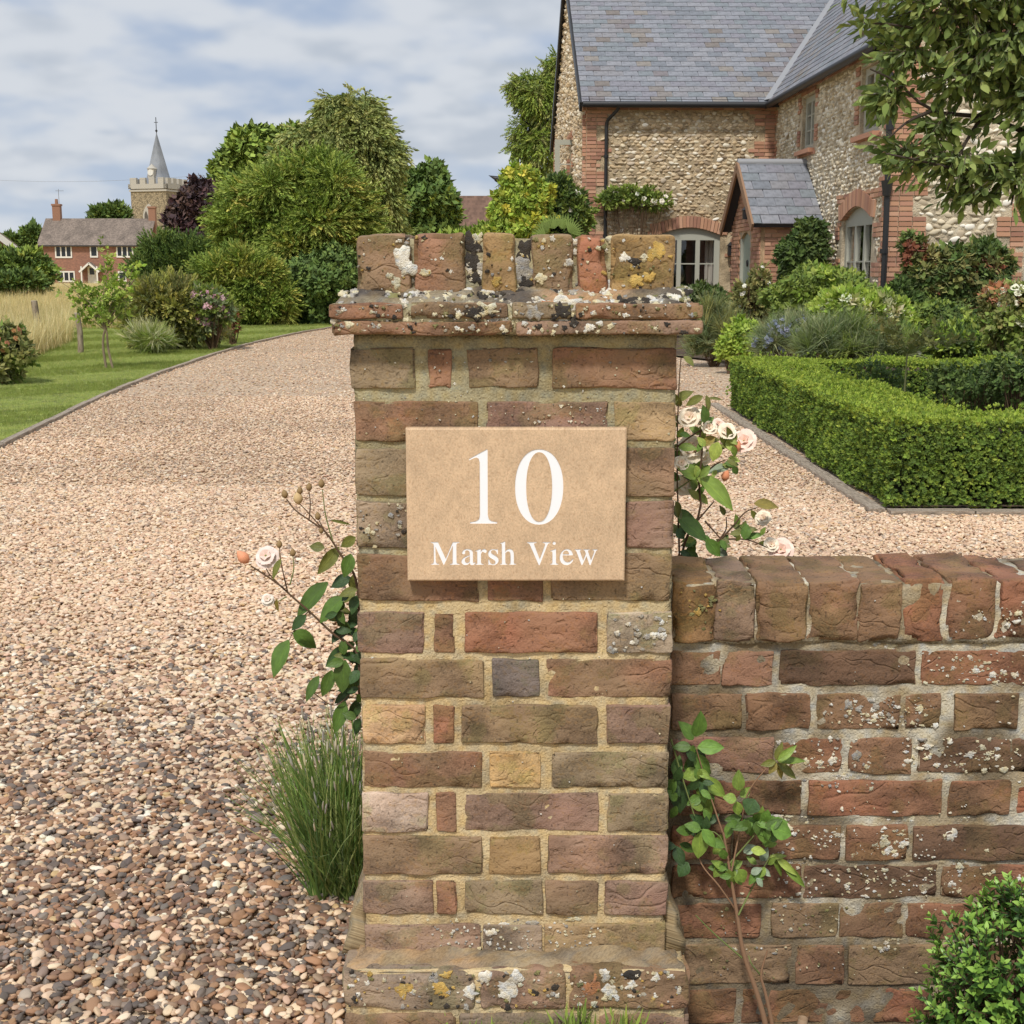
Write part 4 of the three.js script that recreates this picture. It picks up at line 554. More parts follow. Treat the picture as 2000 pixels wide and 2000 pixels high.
  slateOn(V(-0.12, eaveA, ov), V(1, 0, 0), aUp, 9, aLen, (a, s) => { const y = eaveA + s * aUp.y, x = -0.12 + a, z = ov + s * aUp.z; return x < XB - ov * 0.8 + (y - eaveB) / TB + 0.06 && x < 8; }, 0.31, 0.215, (a, s) => smooth(0.05, 0.4, fbm(a * 2.6 + 3, s * 0.55, 4, 3) + 0.3 * Math.exp(-((a - 3.0) ** 2) / 1.4) - 0.1 * Math.max(0, s - 2.2)) * 0.5);
  slateOn(V(XB - ov * 0.8, eaveB, -4), V(0, 0, 1), bUp.clone(), 4 + ZC + 0.12, bLen, (a, s) => { const x = XB - ov * 0.8 + s * bUp.x; return a - 4 > valley(x) - 0.05; }, 0.31, 0.2, (a, s) => 0.12);
  { const pts = []; for (let i = 0; i <= 6; i++) { const x = XB - ov * 0.8 + i / 6 * 2.95; pts.push(V(x, eaveB + (x - (XB - ov * 0.8)) * TB + 0.03, valley(x) + 0.03)); } const g = [], w = 0.085; for (let i = 0; i < 6; i++) { const d = V().subVectors(pts[i + 1], pts[i]), m = pts[i].clone().lerp(pts[i + 1], 0.5), b = new THREE.BoxGeometry(w * 2, d.length() + 0.004, 0.012); b.applyQuaternion(new THREE.Quaternion().setFromRotationMatrix(new THREE.Matrix4().makeBasis(V().crossVectors(d, V(-0.5, 0.75, 0.5)).normalize(), d.clone().normalize(), V().crossVectors(V().crossVectors(d, V(-0.5, 0.75, 0.5)), d).normalize()))); g.push(b.translate(m.x - 0.02, m.y + 0.03, m.z + 0.03)); } part('valley_lead', merge(g), M.lead, cottage); }
  part('ridge_tiles', merge([new THREE.CylinderGeometry(0.11, 0.11, 9.5, 10).rotateZ(Math.PI / 2).translate(4.6, RIDGE + 0.02, -5), new THREE.CylinderGeometry(0.1, 0.1, ZC + 7, 10).rotateX(Math.PI / 2).translate(XR, RB + 0.02, 4)]), std({ color: C(140, 96, 80) }), cottage);
  part('verge_board', merge([-1, 1].map((s) => { const g = new THREE.BoxGeometry(0.05, 0.2, Math.hypot(5.2, 3.65)); g.rotateX(s * Math.atan(0.706)); return g.translate(-0.13, EAVE + 1.62, -5 + s * 2.6); })), M.black, cottage);
  // gutters and downpipes
  const half = (len) => { const g = new THREE.CylinderGeometry(0.062, 0.062, len, 12, 1, false, 0, Math.PI); return g.rotateZ(Math.PI / 2); };
  const gA = part('gutter', half(XB - 0.1), M.black, cottage); gA.position.set(XB / 2 - 0.15, eaveA - 0.04, ov + 0.05); gA.rotation.x = Math.PI / 2;
  part('fascia', merge([box(XB, 0.15, 0.03, XB / 2 - 0.1, eaveA - 0.0, ov - 0.06), box(0.03, 0.15, ZC, XB - ov * 0.8 + 0.06, eaveB, ZC / 2 + 0.1)]), M.black, cottage);
  const gB = part('gutter', new THREE.CylinderGeometry(0.062, 0.062, ZC - 0.1, 12).rotateX(Math.PI / 2), M.black, cottage); gB.position.set(XB - ov * 0.8 - 0.03, eaveB - 0.05, ZC / 2 + 0.12);
  part('downpipe', merge([tube([[0.62, eaveA - 0.06, ov + 0.05], [0.6, eaveA - 0.14, ov], [0.42, eaveA - 0.34, 0.12], [0.4, eaveA - 0.46, 0.09]], 0.036, 8), tube([[0.4, eaveA - 0.44, 0.09], [0.4, 2, 0.09], [0.4, 0, 0.09]], 0.036, 8), ...[0.6, 2.0, 3.6].map((y) => new THREE.CylinderGeometry(0.05, 0.05, 0.06, 10).translate(0.4, y, 0.09))]), M.black, cottage);
  part('downpipe', merge([tube([[XB - 0.2, eaveB - 0.08, ZC - 0.25], [XB - 0.12, eaveB - 0.3, ZC + 0.02], [XB - 0.03, eaveB - 0.5, ZC + 0.075]], 0.045, 8), tube([[XB - 0.03, eaveB - 0.46, ZC + 0.075], [XB + 0.01, 2, ZC + 0.075], [XB + 0.01, 0, ZC + 0.075]], 0.045, 8), new THREE.CylinderGeometry(0.09, 0.055, 0.22, 10).translate(XB - 0.01, 2.52, ZC + 0.1), ...[0.7, 1.6, 3.4].map((y) => new THREE.CylinderGeometry(0.062, 0.062, 0.07, 10).translate(XB, y, ZC + 0.075))]), M.black, cottage);
  // porch in the corner of the wings: gable, slate roof, door, lantern
  const PX = 2.78, P0 = 1.4, P1 = 4.0, PE = 2.22, PR = 3.22, PM = (P0 + P1) / 2, PP = plane(V(PX, 0, 0), V(0, 0, 1), V(-1, 0, 0)), PF = plane(V(0, 0, P1), V(1, 0, 0), V(0, 0, 1));
  const dz0 = 2.2, dz1 = 3.15, dtop = 2.02;
  solid([[P0, -0.1], [P1 - 0.2, -0.1], [P1 - 0.2, PE + 0.12], [PM, PR - 0.06], [P0, PE]], [[[dz0, -0.05], [dz1, -0.05], ...arch(dz0, dz1, 0, dtop, 0.14).slice(2)]], PP, 0.2, M.joint, 'porch_wall');
  solid([[PX, -0.1], [XB, -0.1], [XB, PE], [PX, PE]], [], PF, 0.2, M.joint, 'porch_wall');
  const bond = (pl, a0, a1, top, open) => { let row = 0; for (let y = 0.02; y < 3.2; y += 0.075, row++) for (let a = a0 - (row % 2) * 0.113; a < a1; a += 0.226) { const lo = Math.max(a, a0), hi = Math.min(a + 0.226, a1), m = (lo + hi) / 2; if (hi - lo > 0.03 && y < top(m) - 0.08 && !open(m, y + 0.03)) bricks.add(pl.pt(m, y + 0.0325, -0.035 + R() * 0.006), pl.q, V(hi - lo - 0.014, 0.06, 0.1), pick(houseBrick, R)); } };
  bond(PP, P0, P1, (z) => Math.min(PE + (z - P0) * 0.78, PE + (P1 - z) * 0.78), (z, y) => z > dz0 - 0.08 && z < dz1 + 0.08 && y < dtop + 0.05); bond(PF, PX + 0.07, XB, () => PE + 0.06, () => false);
  const door = part('door', box(0.05, dtop - 0.02, dz1 - dz0 - 0.1, PX + 0.08, dtop / 2, (dz0 + dz1) / 2), M.door, cottage);
  part('door_frame', merge([box(0.1, dtop, 0.07, PX + 0.05, dtop / 2, dz0 + 0.03), box(0.1, dtop, 0.07, PX + 0.05, dtop / 2, dz1 - 0.03)]), M.sage, cottage);
  part('knocker', new THREE.TorusGeometry(0.05, 0.015, 6, 12).rotateY(Math.PI / 2).translate(PX + 0.045, 1.45, 2.68), M.black, door);
  const pov = 0.2, pUp = V(0, 1.0, -1.3).normalize(), pE = PE - pov * 0.77 + 0.05;
  roof('porch_roof', [V(PX - 0.2, pE, P1 + pov), V(XB - 0.02, pE, P1 + pov), V(XB - 0.02, PR + 0.05, PM), V(PX - 0.2, PR + 0.05, PM)], 0.07);
  roof('porch_roof', [V(XB - 0.02, pE, P0 - pov), V(PX - 0.2, pE, P0 - pov), V(PX - 0.2, PR + 0.05, PM), V(XB - 0.02, PR + 0.05, PM)], 0.07);
  slateOn(V(PX - 0.2, pE, P1 + pov), V(1, 0, 0), pUp, XB - PX + 0.18, Math.hypot(1.5, 1.16), () => true, 0.33, 0.26);
  part('ridge_tiles', new THREE.CylinderGeometry(0.07, 0.07, XB - PX + 0.2, 8).rotateZ(Math.PI / 2).translate((PX + XB) / 2 - 0.1, PR + 0.06, PM), M.lead, cottage);
  part('bargeboard', merge([-1, 1].map((s) => { const g = new THREE.BoxGeometry(0.04, 0.16, 1.92); g.rotateX(s * Math.atan(0.77)); return g.translate(PX - 0.2, (pE + PR) / 2 - 0.03, PM + s * 0.75); })), std({ color: C(150, 118, 92) }), cottage);
  part('lantern_bracket', merge([tube([[PX - 0.02, 2.42, 3.6], [PX - 0.12, 2.46, 3.6], [PX - 0.2, 2.4, 3.6]], 0.012, 5), box(0.1, 0.16, 0.1, PX - 0.2, 2.3, 3.6), new THREE.ConeGeometry(0.09, 0.08, 6).translate(PX - 0.2, 2.42, 3.6)]), M.black, cottage);
  part('boot_lantern', merge([box(0.09, 0.2, 0.09, 2.98, 1.72, 0.14), new THREE.ConeGeometry(0.08, 0.08, 6).translate(2.98, 1.86, 0.14), box(0.06, 0.3, 0.05, 3.05, 1.2, 0.05)]), M.black, cottage);
  bricks.build(); flints.build(); slates.build((e, x, y, d) => x > 1090 && x < 1700 ? 1 : 0.5);
}

// ---------------------------------------------------------------- plants: leaves, sprigs, blades and how they fill a crown
function leafGeo(L = 1, W = 0.5, { seg = 2, fold = 0.12, curl = 0.15, tip = 0.85 } = {}) {   // grows along +y, faces +z
  const pos = [], uv = [], ix = [];
  for (let i = 0; i <= seg; i++) { const t = i / seg, w = W / 2 * Math.pow(Math.sin(Math.PI * Math.pow(clamp(t * 0.985 + 0.012), tip)), 0.9), z = -curl * L * t * t; pos.push(-w, t * L, z + fold * w * 2, 0, t * L, z, w, t * L, z + fold * w * 2); uv.push(0, t, 0.5, t, 1, t); }
  for (let i = 0; i < seg; i++) { const a = i * 3, b = a + 3; for (const k of [0, 1]) ix.push(a + k, a + k + 1, b + k + 1, a + k, b + k + 1, b + k); }
  const g = new THREE.BufferGeometry(); g.setAttribute('position', new THREE.Float32BufferAttribute(pos, 3)); g.setAttribute('uv', new THREE.Float32BufferAttribute(uv, 2)); g.setIndex(ix); g.computeVertexNormals(); return g;
}
function sprigGeo(n, L, W, seed, { stem = 0.8, lift = 0.7, opt } = {}) {    // leaves along a short twig that grows up +y
  const R = rng(seed), list = [];
  for (let i = 0; i < n; i++) { const h = stem * (i + 0.5) / n, az = i * 2.4 + R(), el = lift * (0.5 + R()), s = 0.75 + 0.5 * R(), g = leafGeo(L * s, W * s, { seg: 2, ...opt }); g.applyQuaternion(quatOf(el, 0, 0)); g.rotateY(az); list.push(g.translate(0, h, 0)); }
  return mergeGeometries(list);
}
function bladeGeo(L, W, bend, seg = 3) { const pos = [], ix = []; for (let i = 0; i <= seg; i++) { const t = i / seg, w = W * (1 - t * 0.85); pos.push(-w / 2, L * t * (1 - 0.25 * bend * t), bend * L * t * t * 0.7, w / 2, L * t * (1 - 0.25 * bend * t), bend * L * t * t * 0.7); } for (let i = 0; i < seg; i++) { const a = i * 2; ix.push(a, a + 1, a + 3, a, a + 3, a + 2); } const g = new THREE.BufferGeometry(); g.setAttribute('position', new THREE.Float32BufferAttribute(pos, 3)); g.setAttribute('uv', new THREE.Float32BufferAttribute(new Float32Array(pos.length / 3 * 2), 2)); g.setIndex(ix); g.computeVertexNormals(); return g; }
function tuftGeo(n, L, W, seed, spread = 0.5, foot = 0.1) { const R = rng(seed), l = []; for (let i = 0; i < n; i++) { const g = bladeGeo(L * (0.6 + 0.6 * R()), W * (0.7 + 0.6 * R()), R() * 0.9 * spread + 0.05); g.applyQuaternion(quatOf((R() - 0.2) * spread, 0, 0)); g.rotateY(R() * 6.28); l.push(g.translate((R() - 0.5) * foot, 0, (R() - 0.5) * foot)); } return mergeGeometries(l); }
const leafMat = (o = {}) => new THREE.MeshPhysicalMaterial({ color: 0xffffff, roughness: 0.95, transmission: 0.3, thickness: 0, side: THREE.DoubleSide, specularIntensity: 0.6, ...o });
M.leaf = leafMat(); M.leafFar = std({ color: C(255, 255, 240), roughness: 0.8, side: THREE.DoubleSide }); M.gloss = std({ color: 0xffffff, roughness: 0.5, side: THREE.DoubleSide }); M.blade = leafMat({ transmission: 0.25 });
M.bark = std({ color: C(104, 92, 78), roughness: 1 }); M.twig = std({ color: C(96, 74, 54), roughness: 0.9 }); M.greenStem = std({ color: C(116, 128, 70), roughness: 0.8 });
M.petal = leafMat({ transmission: 0.2 });
const SPRIG = [5, 6].map((s) => sprigGeo(7, 1, 0.5, s)), FINE = [7, 8].map((s) => sprigGeo(9, 0.8, 0.3, s, { stem: 1.2 })), BROAD = [9, 10].map((s) => sprigGeo(5, 1, 0.62, s, { lift: 0.9 })), PLUME = [11, 12].map((s) => sprigGeo(12, 0.55, 0.2, s, { stem: 1.9, lift: 0.55 }));
const TUFT = [1, 2].map((s) => tuftGeo(7, 1, 0.05, s, 0.6, 0.25)), BUSHTUFT = [3, 4].map((s) => tuftGeo(9, 1, 0.035, s, 0.75, 0.15));
const flowerGeo = (() => { const l = []; for (let k = 0; k < 9; k++) l.push(petalShape(0.95, -0.3, -0.15).applyQuaternion(quatOf(k < 5 ? 1.15 : 0.6, 0, 0)).rotateY(k * 1.257 + (k > 4 ? 0.6 : 0)).scale(k < 5 ? 1 : 0.75, k < 5 ? 1 : 0.8, k < 5 ? 1 : 0.75)); return mergeGeometries(l); })();
function petalShape(W = 1, curl = -0.25, cup = -0.2) { const pos = [], uv = [], ix = [], n = 6; for (let i = 0; i <= n; i++) { const t = i / n, w = W / 2 * (t < 0.7 ? 0.16 + 0.84 * Math.sin(Math.PI / 2 * t / 0.7) : Math.sqrt(Math.max(0.02, 1 - ((t - 0.7) / 0.305) ** 2))); for (const k of [-1, -0.5, 0, 0.5, 1]) { pos.push(k * w, t, -curl * t * t + Math.abs(k) * w * -cup * 2 * t); uv.push(k / 2 + 0.5, t); } } for (let i = 0; i < n; i++) for (let k = 0; k < 4; k++) { const a = i * 5 + k, b = a + 5; ix.push(a, a + 1, b + 1, a, b + 1, b); } const g = new THREE.BufferGeometry(); g.setAttribute('position', new THREE.Float32BufferAttribute(pos, 3)); g.setAttribute('uv', new THREE.Float32BufferAttribute(uv, 2)); g.setIndex(ix); g.computeVertexNormals(); return g; }
const greens = (list) => list.map((c) => C(...c));
const PAL = {
  mid: greens([[142, 160, 70], [128, 148, 64], [158, 174, 84], [112, 134, 58]]), bright: greens([[162, 186, 72], [176, 196, 84], [142, 170, 62], [188, 204, 98]]), dark: greens([[92, 116, 56], [104, 128, 62], [80, 102, 50], [116, 136, 68]]),
  gold: greens([[180, 178, 88], [162, 166, 80], [194, 190, 104], [144, 152, 72]]), yellow: greens([[206, 200, 70], [188, 190, 62], [220, 212, 96], [160, 172, 60]]), olive: greens([[148, 148, 84], [132, 136, 76], [164, 160, 98], [118, 124, 68]]),
  plum: greens([[74, 52, 58], [88, 60, 66], [62, 46, 54], [96, 74, 72]]), grey: greens([[146, 158, 110], [130, 146, 98], [162, 170, 124], [116, 132, 86]]), willow: greens([[156, 164, 98], [140, 150, 88], [172, 176, 112], [126, 138, 80]]),
  cream: greens([[206, 202, 150], [188, 190, 124], [220, 216, 172], [160, 172, 96]]), blue: greens([[156, 164, 186], [140, 150, 176], [172, 178, 196]]), hay: greens([[226, 208, 152], [214, 196, 138], [234, 220, 170], [200, 184, 124], [184, 174, 112]]), lawn: greens([[156, 170, 84], [144, 160, 76], [168, 178, 94], [178, 184, 106]]), rust: greens([[176, 120, 92], [156, 104, 80], [190, 140, 104], [120, 116, 66]]),
};
// spots spread through a set of ellipsoids, mostly near their skins; noise opens gaps and gathers clumps
function spots(lobes, n, R, { shell = 0.5, gap = 0.1, freq = 2, flat = 0 } = {}) {
  const out = [], vol = lobes.map((l) => Math.pow(l.r.x * l.r.y * l.r.z, 0.62)), sum = vol.reduce((a, b) => a + b, 0), d = V();
  let guard = n * 6;
  while (out.length < n && guard-- > 0) {
    let k = 0, t = R() * sum; while (k < vol.length - 1 && t > vol[k]) t -= vol[k++];
    const l = lobes[k]; d.set(R() * 2 - 1, R() * 2 - 1, R() * 2 - 1); const len = d.length(); if (len > 1 || len < 0.05) continue; d.divideScalar(len);
    const rad = mix(shell, 1, Math.pow(R(), 0.6)) * (R() < 0.05 ? 1.08 + 0.24 * R() : 1) * (1 + 0.32 * noise(d.x * 2.6 + k * 7, d.y * 2.2, d.z * 2.2 + k));
    const p = V(l.c.x + d.x * l.r.x * rad, l.c.y + d.y * l.r.y * rad, l.c.z + d.z * l.r.z * rad);
    if (p.y < 0.01 || noise(p.x * freq + 5, p.y * freq, p.z * freq) < gap - 0.55) continue;
    if (R() < 0.75 && lobes.some((m, j) => j !== k && ((p.x - m.c.x) / m.r.x) ** 2 + ((p.y - m.c.y) / m.r.y) ** 2 + ((p.z - m.c.z) / m.r.z) ** 2 < shell * shell)) continue;
    out.push({ p, d: d.clone() });
  }
  return out;
}
// lobes are given as the place sees them: centre and half sizes in the 2000 px view, at a distance; kept in metres from the plant's foot
function lobesAt(list, d, foot, deep = 1) { return list.map(([px, py, rx, ry, dd = 0, rz]) => { const D = d + dd, c = at(px, py, D), s = D / 2600; return { c: c.sub(foot), r: V(rx * s, ry * s, rz ?? rx * s * deep) }; }); }
function plant(o) {
  const R = rng(o.seed ?? Math.round(o.d * 100 + o.lobes[0][0])), fx = o.foot ?? o.lobes.reduce((s, l) => s + l[0], 0) / o.lobes.length, foot = at(fx, 530, o.d); foot.y = o.y0 ?? 0;
  const t = thing(o.name, o.label, o.cat ?? 'shrub', foot.toArray(), o.group), lobes = lobesAt(o.lobes, o.d, foot, o.deep ?? 0.9);
  if (!o.smooth) for (const l of [...lobes]) { const k = o.lumps ?? (o.d > 30 ? 9 : 6); for (let i = 0; i < k; i++) { const a = R() * 6.28, e = Math.asin(R() * 1.7 - 0.7), s = 0.22 + 0.26 * R(), q = V(Math.cos(a) * Math.cos(e), Math.sin(e), Math.sin(a) * Math.cos(e)); lobes.push({ c: V(l.c.x + q.x * l.r.x * 0.88, Math.max(0.05, l.c.y + q.y * l.r.y * 0.9), l.c.z + q.z * l.r.z * 0.88), r: V(l.r.x * s, l.r.y * s * (0.8 + 0.5 * R()), l.r.z * s) }); } l.r.multiplyScalar(0.9); }
  const far = o.mat === M.blade ? [1.4, 0.75] : o.keep ? [1, 1] : o.d > 30 ? [3.4, 0.52] : [2.4, 0.64]; const geos = o.geo ?? SPRIG, cols = o.cols ?? PAL.mid, heaps = geos.map(() => new Copies());
  spots(lobes, Math.round(o.n * far[0]), R, { shell: o.trunk ? 0.4 : 0.5, freq: (o.trunk ? 3.4 : 1.6) / Math.max(0.25, lobes[0].r.x), gap: o.trunk ? 0.27 : 0.1, ...(o.trunk ? {} : o.fill) }).forEach(({ p, d }, i) => {
    const up = o.droop !== undefined ? o.droop : 0.35, dir = d.clone().add(V((R() - 0.5) * 0.9, up + (R() - 0.5) * 0.9, (R() - 0.5) * 0.9));
    const tone = noise(p.x * 2.3 / Math.max(0.3, lobes[0].r.x) + 9, p.y * 2.3 / Math.max(0.3, lobes[0].r.y), p.z * 2), c = vary(cols[clamp(Math.floor((tone * 0.5 + 0.5 + (R() - 0.5) * 0.5) * cols.length), 0, cols.length - 1)], R, 0.2, 0.03);
    heaps[i % geos.length].add(p, quatTo(dir, R() * 6.28), o.size * far[1] * (0.65 + 0.7 * R()), c);
  });
  const stems = o.trunk ? [] : lobes.flatMap((l) => { const k = o.stems ?? 3, a = []; for (let i = 0; i < k; i++) { const e = l.c.clone().add(V((R() - 0.5) * l.r.x, (R() - 0.2) * l.r.y * 0.7, (R() - 0.5) * l.r.z)), s = V((R() - 0.5) * 0.1, -0.02, (R() - 0.5) * 0.1); a.push(taper([s, s.clone().lerp(e, 0.5).add(V((R() - 0.5) * 0.1, 0.05, (R() - 0.5) * 0.1)), e], 0.012 * (o.thick ?? 1), 0.003 * (o.thick ?? 1), 5, 6)); } return a; });
  if (o.trunk) {
    const [h, r0] = o.trunk, c = lobes[0].c, topP = V(c.x * 0.6, h, c.z * 0.6); part('trunk', taper([V(0, -0.1, 0), V(c.x * 0.15, h * 0.5, 0), topP], r0, r0 * 0.6, 9, 10), M.bark, t);
    const limbs = lobes.flatMap((l) => [0, 1].map(() => { const e = l.c.clone().add(V((R() - 0.5) * l.r.x, (R() - 0.3) * l.r.y, (R() - 0.5) * l.r.z)); return taper([V(topP.x * 0.8, h * 0.85, topP.z * 0.8), topP.clone().lerp(e, 0.5).add(V(0, -0.1 * h * R(), 0)), e], r0 * 0.5, r0 * 0.1, 6, 8); })); part('limbs', merge(limbs), M.bark, t);
  } else if (stems.length) part('stems', merge(stems), o.stemMat ?? M.twig, t);
  heaps.forEach((h, k) => h.build(o.trunk ? 'crown' : 'foliage', geos[k], o.mat ?? (o.d > 30 ? M.leafFar : M.leaf), t));
  if (o.flowers) { const [n, size, fc, where = 0.75] = o.flowers, f = new Copies(); spots(lobes, n, R, { shell: 0.93, gap: -1 }).forEach(({ p, d }) => { if (d.y > -0.2) f.add(p.addScaledVector(d, size * 0.5), quatTo(d.clone().add(V(0, 0.4, 0.3)), R() * 6), size * (0.7 + 0.6 * R()), vary(pick(fc, R), R, 0.08)); }); f.build('flowers', flowerGeo, M.petal, t); }
  return t;
}
const roseLeaf = leafGeo(1, 1, { seg: 6, fold: 0.1, curl: 0.12, tip: 0.8 }), flatLeaf = leafGeo(1, 1, { seg: 5, fold: 0.16, curl: 0.05, tip: 0.9 });
const leafTones = { green: C(92, 124, 48), dark: C(62, 92, 44), light: C(134, 160, 66), olive: C(120, 124, 54), lime: C(176, 194, 92), grey: C(158, 176, 146), yellow: C(164, 148, 70), bright: C(112, 150, 60) };
const leafVein = texture(256, (u, v) => { const m = Math.exp(-((u - 0.5) ** 2) / 0.0006), s = Math.exp(-(Math.sin((v - Math.abs(u - 0.5) * 0.8) * 44) ** 2) / 0.03) * 0.35, n = fbm(u * 6, v * 6, 2, 3, 6) * 0.16, k = 0.86 + n; return [clamp(k + m * 0.14 + s * 0.05), clamp(k + m * 0.12 + s * 0.05), clamp(k + m * 0.06)]; });
const leafMats = Object.fromEntries(Object.entries(leafTones).map(([k, c]) => [k, [0.86, 1, 1.14].map((m) => new THREE.MeshPhysicalMaterial({ color: c.clone().multiplyScalar(m), map: leafVein, bumpMap: leafVein, bumpScale: 0.0015, roughness: 0.55, side: THREE.DoubleSide, sheen: 0 }))]));
function leafPart(root, a, b, w, tone, R, geo = roseLeaf, tiltZ = 0.5) {      // one leaf from its foot to its tip
  const dir = b.clone().sub(a), L = dir.length(); dir.z += (R() - 0.4) * L * tiltZ; dir.normalize();
  const face = V((R() - 0.5) * 0.9, 0.35 + R() * 0.5, 1).normalize(), x = V().crossVectors(dir, face).normalize(), z = V().crossVectors(x, dir).normalize();
  const m = part('leaf', geo, pick(leafMats[tone] ?? leafMats.green, R), root); m.quaternion.setFromRotationMatrix(new THREE.Matrix4().makeBasis(x, dir, z)); m.position.copy(a); m.scale.set(w, L * 1.04, L); return m;
}

// ---------------------------------------------------------------- roses and small plants by the pillar and the wall
function cropAt(ox, oy, k, d, foot) { return (x, y, dd = 0) => at(ox + x / k, oy + y / k, d + dd).sub(foot); }
function roseBloom(root, name, c, r, tone, R, spread = 1) {                   // a cupped flower of many petals
  const g = new THREE.Group(); g.name = name; g.position.copy(c); g.quaternion.copy(quatTo(V((R() - 0.5) * 0.8, 0.6, 0.9), R() * 6)); root.add(g);
  const mats = [tone, tone.clone().lerp(C(232, 176, 150), 0.3)].map((q) => std({ color: q, roughness: 0.8, side: THREE.DoubleSide }));
  for (let ring = 0; ring < 3; ring++) for (let k = 0; k < 5; k++) { const s = r * (1.15 - ring * 0.25), m = part('petal', petalGeo, mats[ring > 1 ? 1 : 0], g); m.quaternion.copy(quatOf(0, k * 1.257 + ring * 0.6, 0).multiply(quatOf((1.15 - ring * 0.42) * spread + R() * 0.15, 0, 0))); m.scale.set(s * 1.15, s, s); }
  part('calyx', new THREE.SphereGeometry(r * 0.22, 8, 6).scale(1, 0.8, 1), M.greenStem, g); return g;
}
const petalGeo = petalShape(1.0, -0.3, -0.25);
const budGeo = (() => { const g = new THREE.LatheGeometry([[0.02, -0.3], [0.3, -0.12], [0.5, 0.2], [0.46, 0.55], [0.25, 0.9], [0.04, 1.1]].map(([x, y]) => new THREE.Vector2(x, y)), 10); return g; })();
function leafy(root, pts, n, tones, R, L = 0.03, depth = 0.05) {          // leaflets in pairs along a stem
  const c = new THREE.CatmullRomCurve3(pts); for (let i = 0; i < n; i++) { const p = c.getPoint(0.15 + 0.8 * R()).add(V((R() - 0.5) * 0.012, (R() - 0.5) * 0.012, (R() - 0.6) * depth)), a = R() * 6.28, l = L * (0.7 + 0.6 * R()), d = V(Math.cos(a), Math.sin(a) * 0.8 - 0.15, (R() - 0.4) * 0.6).normalize(); leafPart(root, p, p.clone().addScaledVector(d, l), l * (0.5 + 0.16 * R()), pick(tones, R), R); }
}
function twig(root, pts, r0, r1, mat = M.twig) { return part('stem', taper(pts, r0, r1, 6, pts.length * 4), mat, root); }
{ // left of the pillar
  const R = rng(611), foot = V(-0.33, 0, -2.62), t = thing('rose_bush', 'rose bush with buds and one faded bloom leaning out beside the pillar over the drive', 'rose', foot.toArray()), q = cropAt(450, 900, 2.147, 2.58, foot);
  twig(t, [V(0.1, -0.02, -0.03), V(0.09, 0.3, -0.03), q(545, 1000), q(530, 800), q(430, 725), q(330, 630), q(270, 580), q(205, 520), q(85, 440)], 0.005, 0.0016);
  twig(t, [q(545, 700), q(520, 480), q(460, 390), q(400, 300), q(340, 255), q(270, 205), q(235, 160)], 0.0035, 0.0012);
  for (const s of [[[240, 550], [215, 440], [205, 365]], [[250, 520], [266, 450], [262, 400]], [[205, 520], [160, 470], [140, 430]], [[400, 300], [310, 200], [290, 180]], [[330, 245], [335, 180], [330, 130]], [[430, 340], [400, 230], [385, 120]], [[410, 320], [382, 270], [372, 250]], [[235, 570], [200, 590]], [[545, 900], [480, 1000], [430, 1025], [350, 975]], [[540, 760], [500, 730], [440, 740]], [[500, 880], [420, 890], [370, 910]], [[330, 630], [300, 660], [265, 715], [245, 755]]]) twig(t, s.map(([x, y]) => q(x, y)), 0.0016, 0.0009, R() < 0.5 ? M.twig : M.greenStem);
  const L = [[395, 365, 330, 360, 45, 'olive'], [455, 362, 370, 470, 60, 'olive'], [525, 320, 462, 362, 48, 'olive'], [505, 390, 480, 485, 60, 'green'], [410, 510, 275, 645, 80, 'green'], [505, 490, 422, 525, 62, 'dark'], [478, 570, 372, 670, 78, 'green'], [532, 540, 455, 565, 42, 'olive'], [530, 565, 508, 640, 48, 'dark'], [318, 648, 256, 708, 48, 'dark'], [262, 715, 360, 785, 74, 'green'], [246, 752, 178, 895, 80, 'green'], [505, 695, 430, 750, 52, 'dark'], [492, 775, 392, 865, 52, 'dark'], [505, 800, 538, 860, 40, 'dark'], [482, 836, 465, 968, 86, 'green'], [426, 878, 388, 985, 58, 'green'], [372, 902, 318, 1000, 48, 'green'], [502, 968, 438, 1015, 44, 'dark'], [482, 1008, 438, 1135, 64, 'green'], [532, 1000, 508, 1095, 54, 'dark'], [212, 412, 178, 492, 30, 'olive'], [195, 578, 196, 638, 20, 'yellow'], [522, 768, 468, 785, 40, 'green'], [535, 620, 500, 690, 50, 'dark'], [540, 880, 500, 930, 50, 'dark'], [420, 250, 505, 268, 14, 'olive'], [540, 730, 470, 700, 40, 'dark'], [545, 1080, 520, 1150, 46, 'dark']];
  for (const [a, b, c, d, w, k] of L) { const z = (R() - 0.5) * 0.1; leafPart(t, q(a, b, z), q(c, d, z), w / 2.147 / 1000, k, R); }
  leafy(t, [q(560, 560), q(540, 700), q(535, 900), q(540, 1120)], 34, ['dark', 'green', 'dark'], R, 0.03, 0.1); leafy(t, [q(520, 470), q(500, 560), q(450, 640), q(470, 760), q(500, 950)], 22, ['green', 'dark', 'olive'], R, 0.028, 0.08);
  const bm = std({ color: C(150, 124, 84), roughness: 0.8 }), bo = std({ color: C(232, 158, 118), roughness: 0.7 });
  for (const [x, y, s, m] of [[230, 150, 15], [290, 135, 14], [330, 120, 14], [383, 106, 15], [368, 242, 14], [382, 300, 11], [285, 172, 22, std({ color: C(206, 178, 130), roughness: 0.8 })], [205, 360, 14], [262, 395, 14], [66, 418, 26, bo]]) { const m2 = part('bud', budGeo, m ?? bm, t); m2.position.copy(q(x, y)); m2.scale.setScalar(s / 2147 * 0.9 * 2.1); m2.quaternion.copy(quatTo(V(x < 100 ? -0.9 : (R() - 0.7) * 0.6, 1, 0))); }
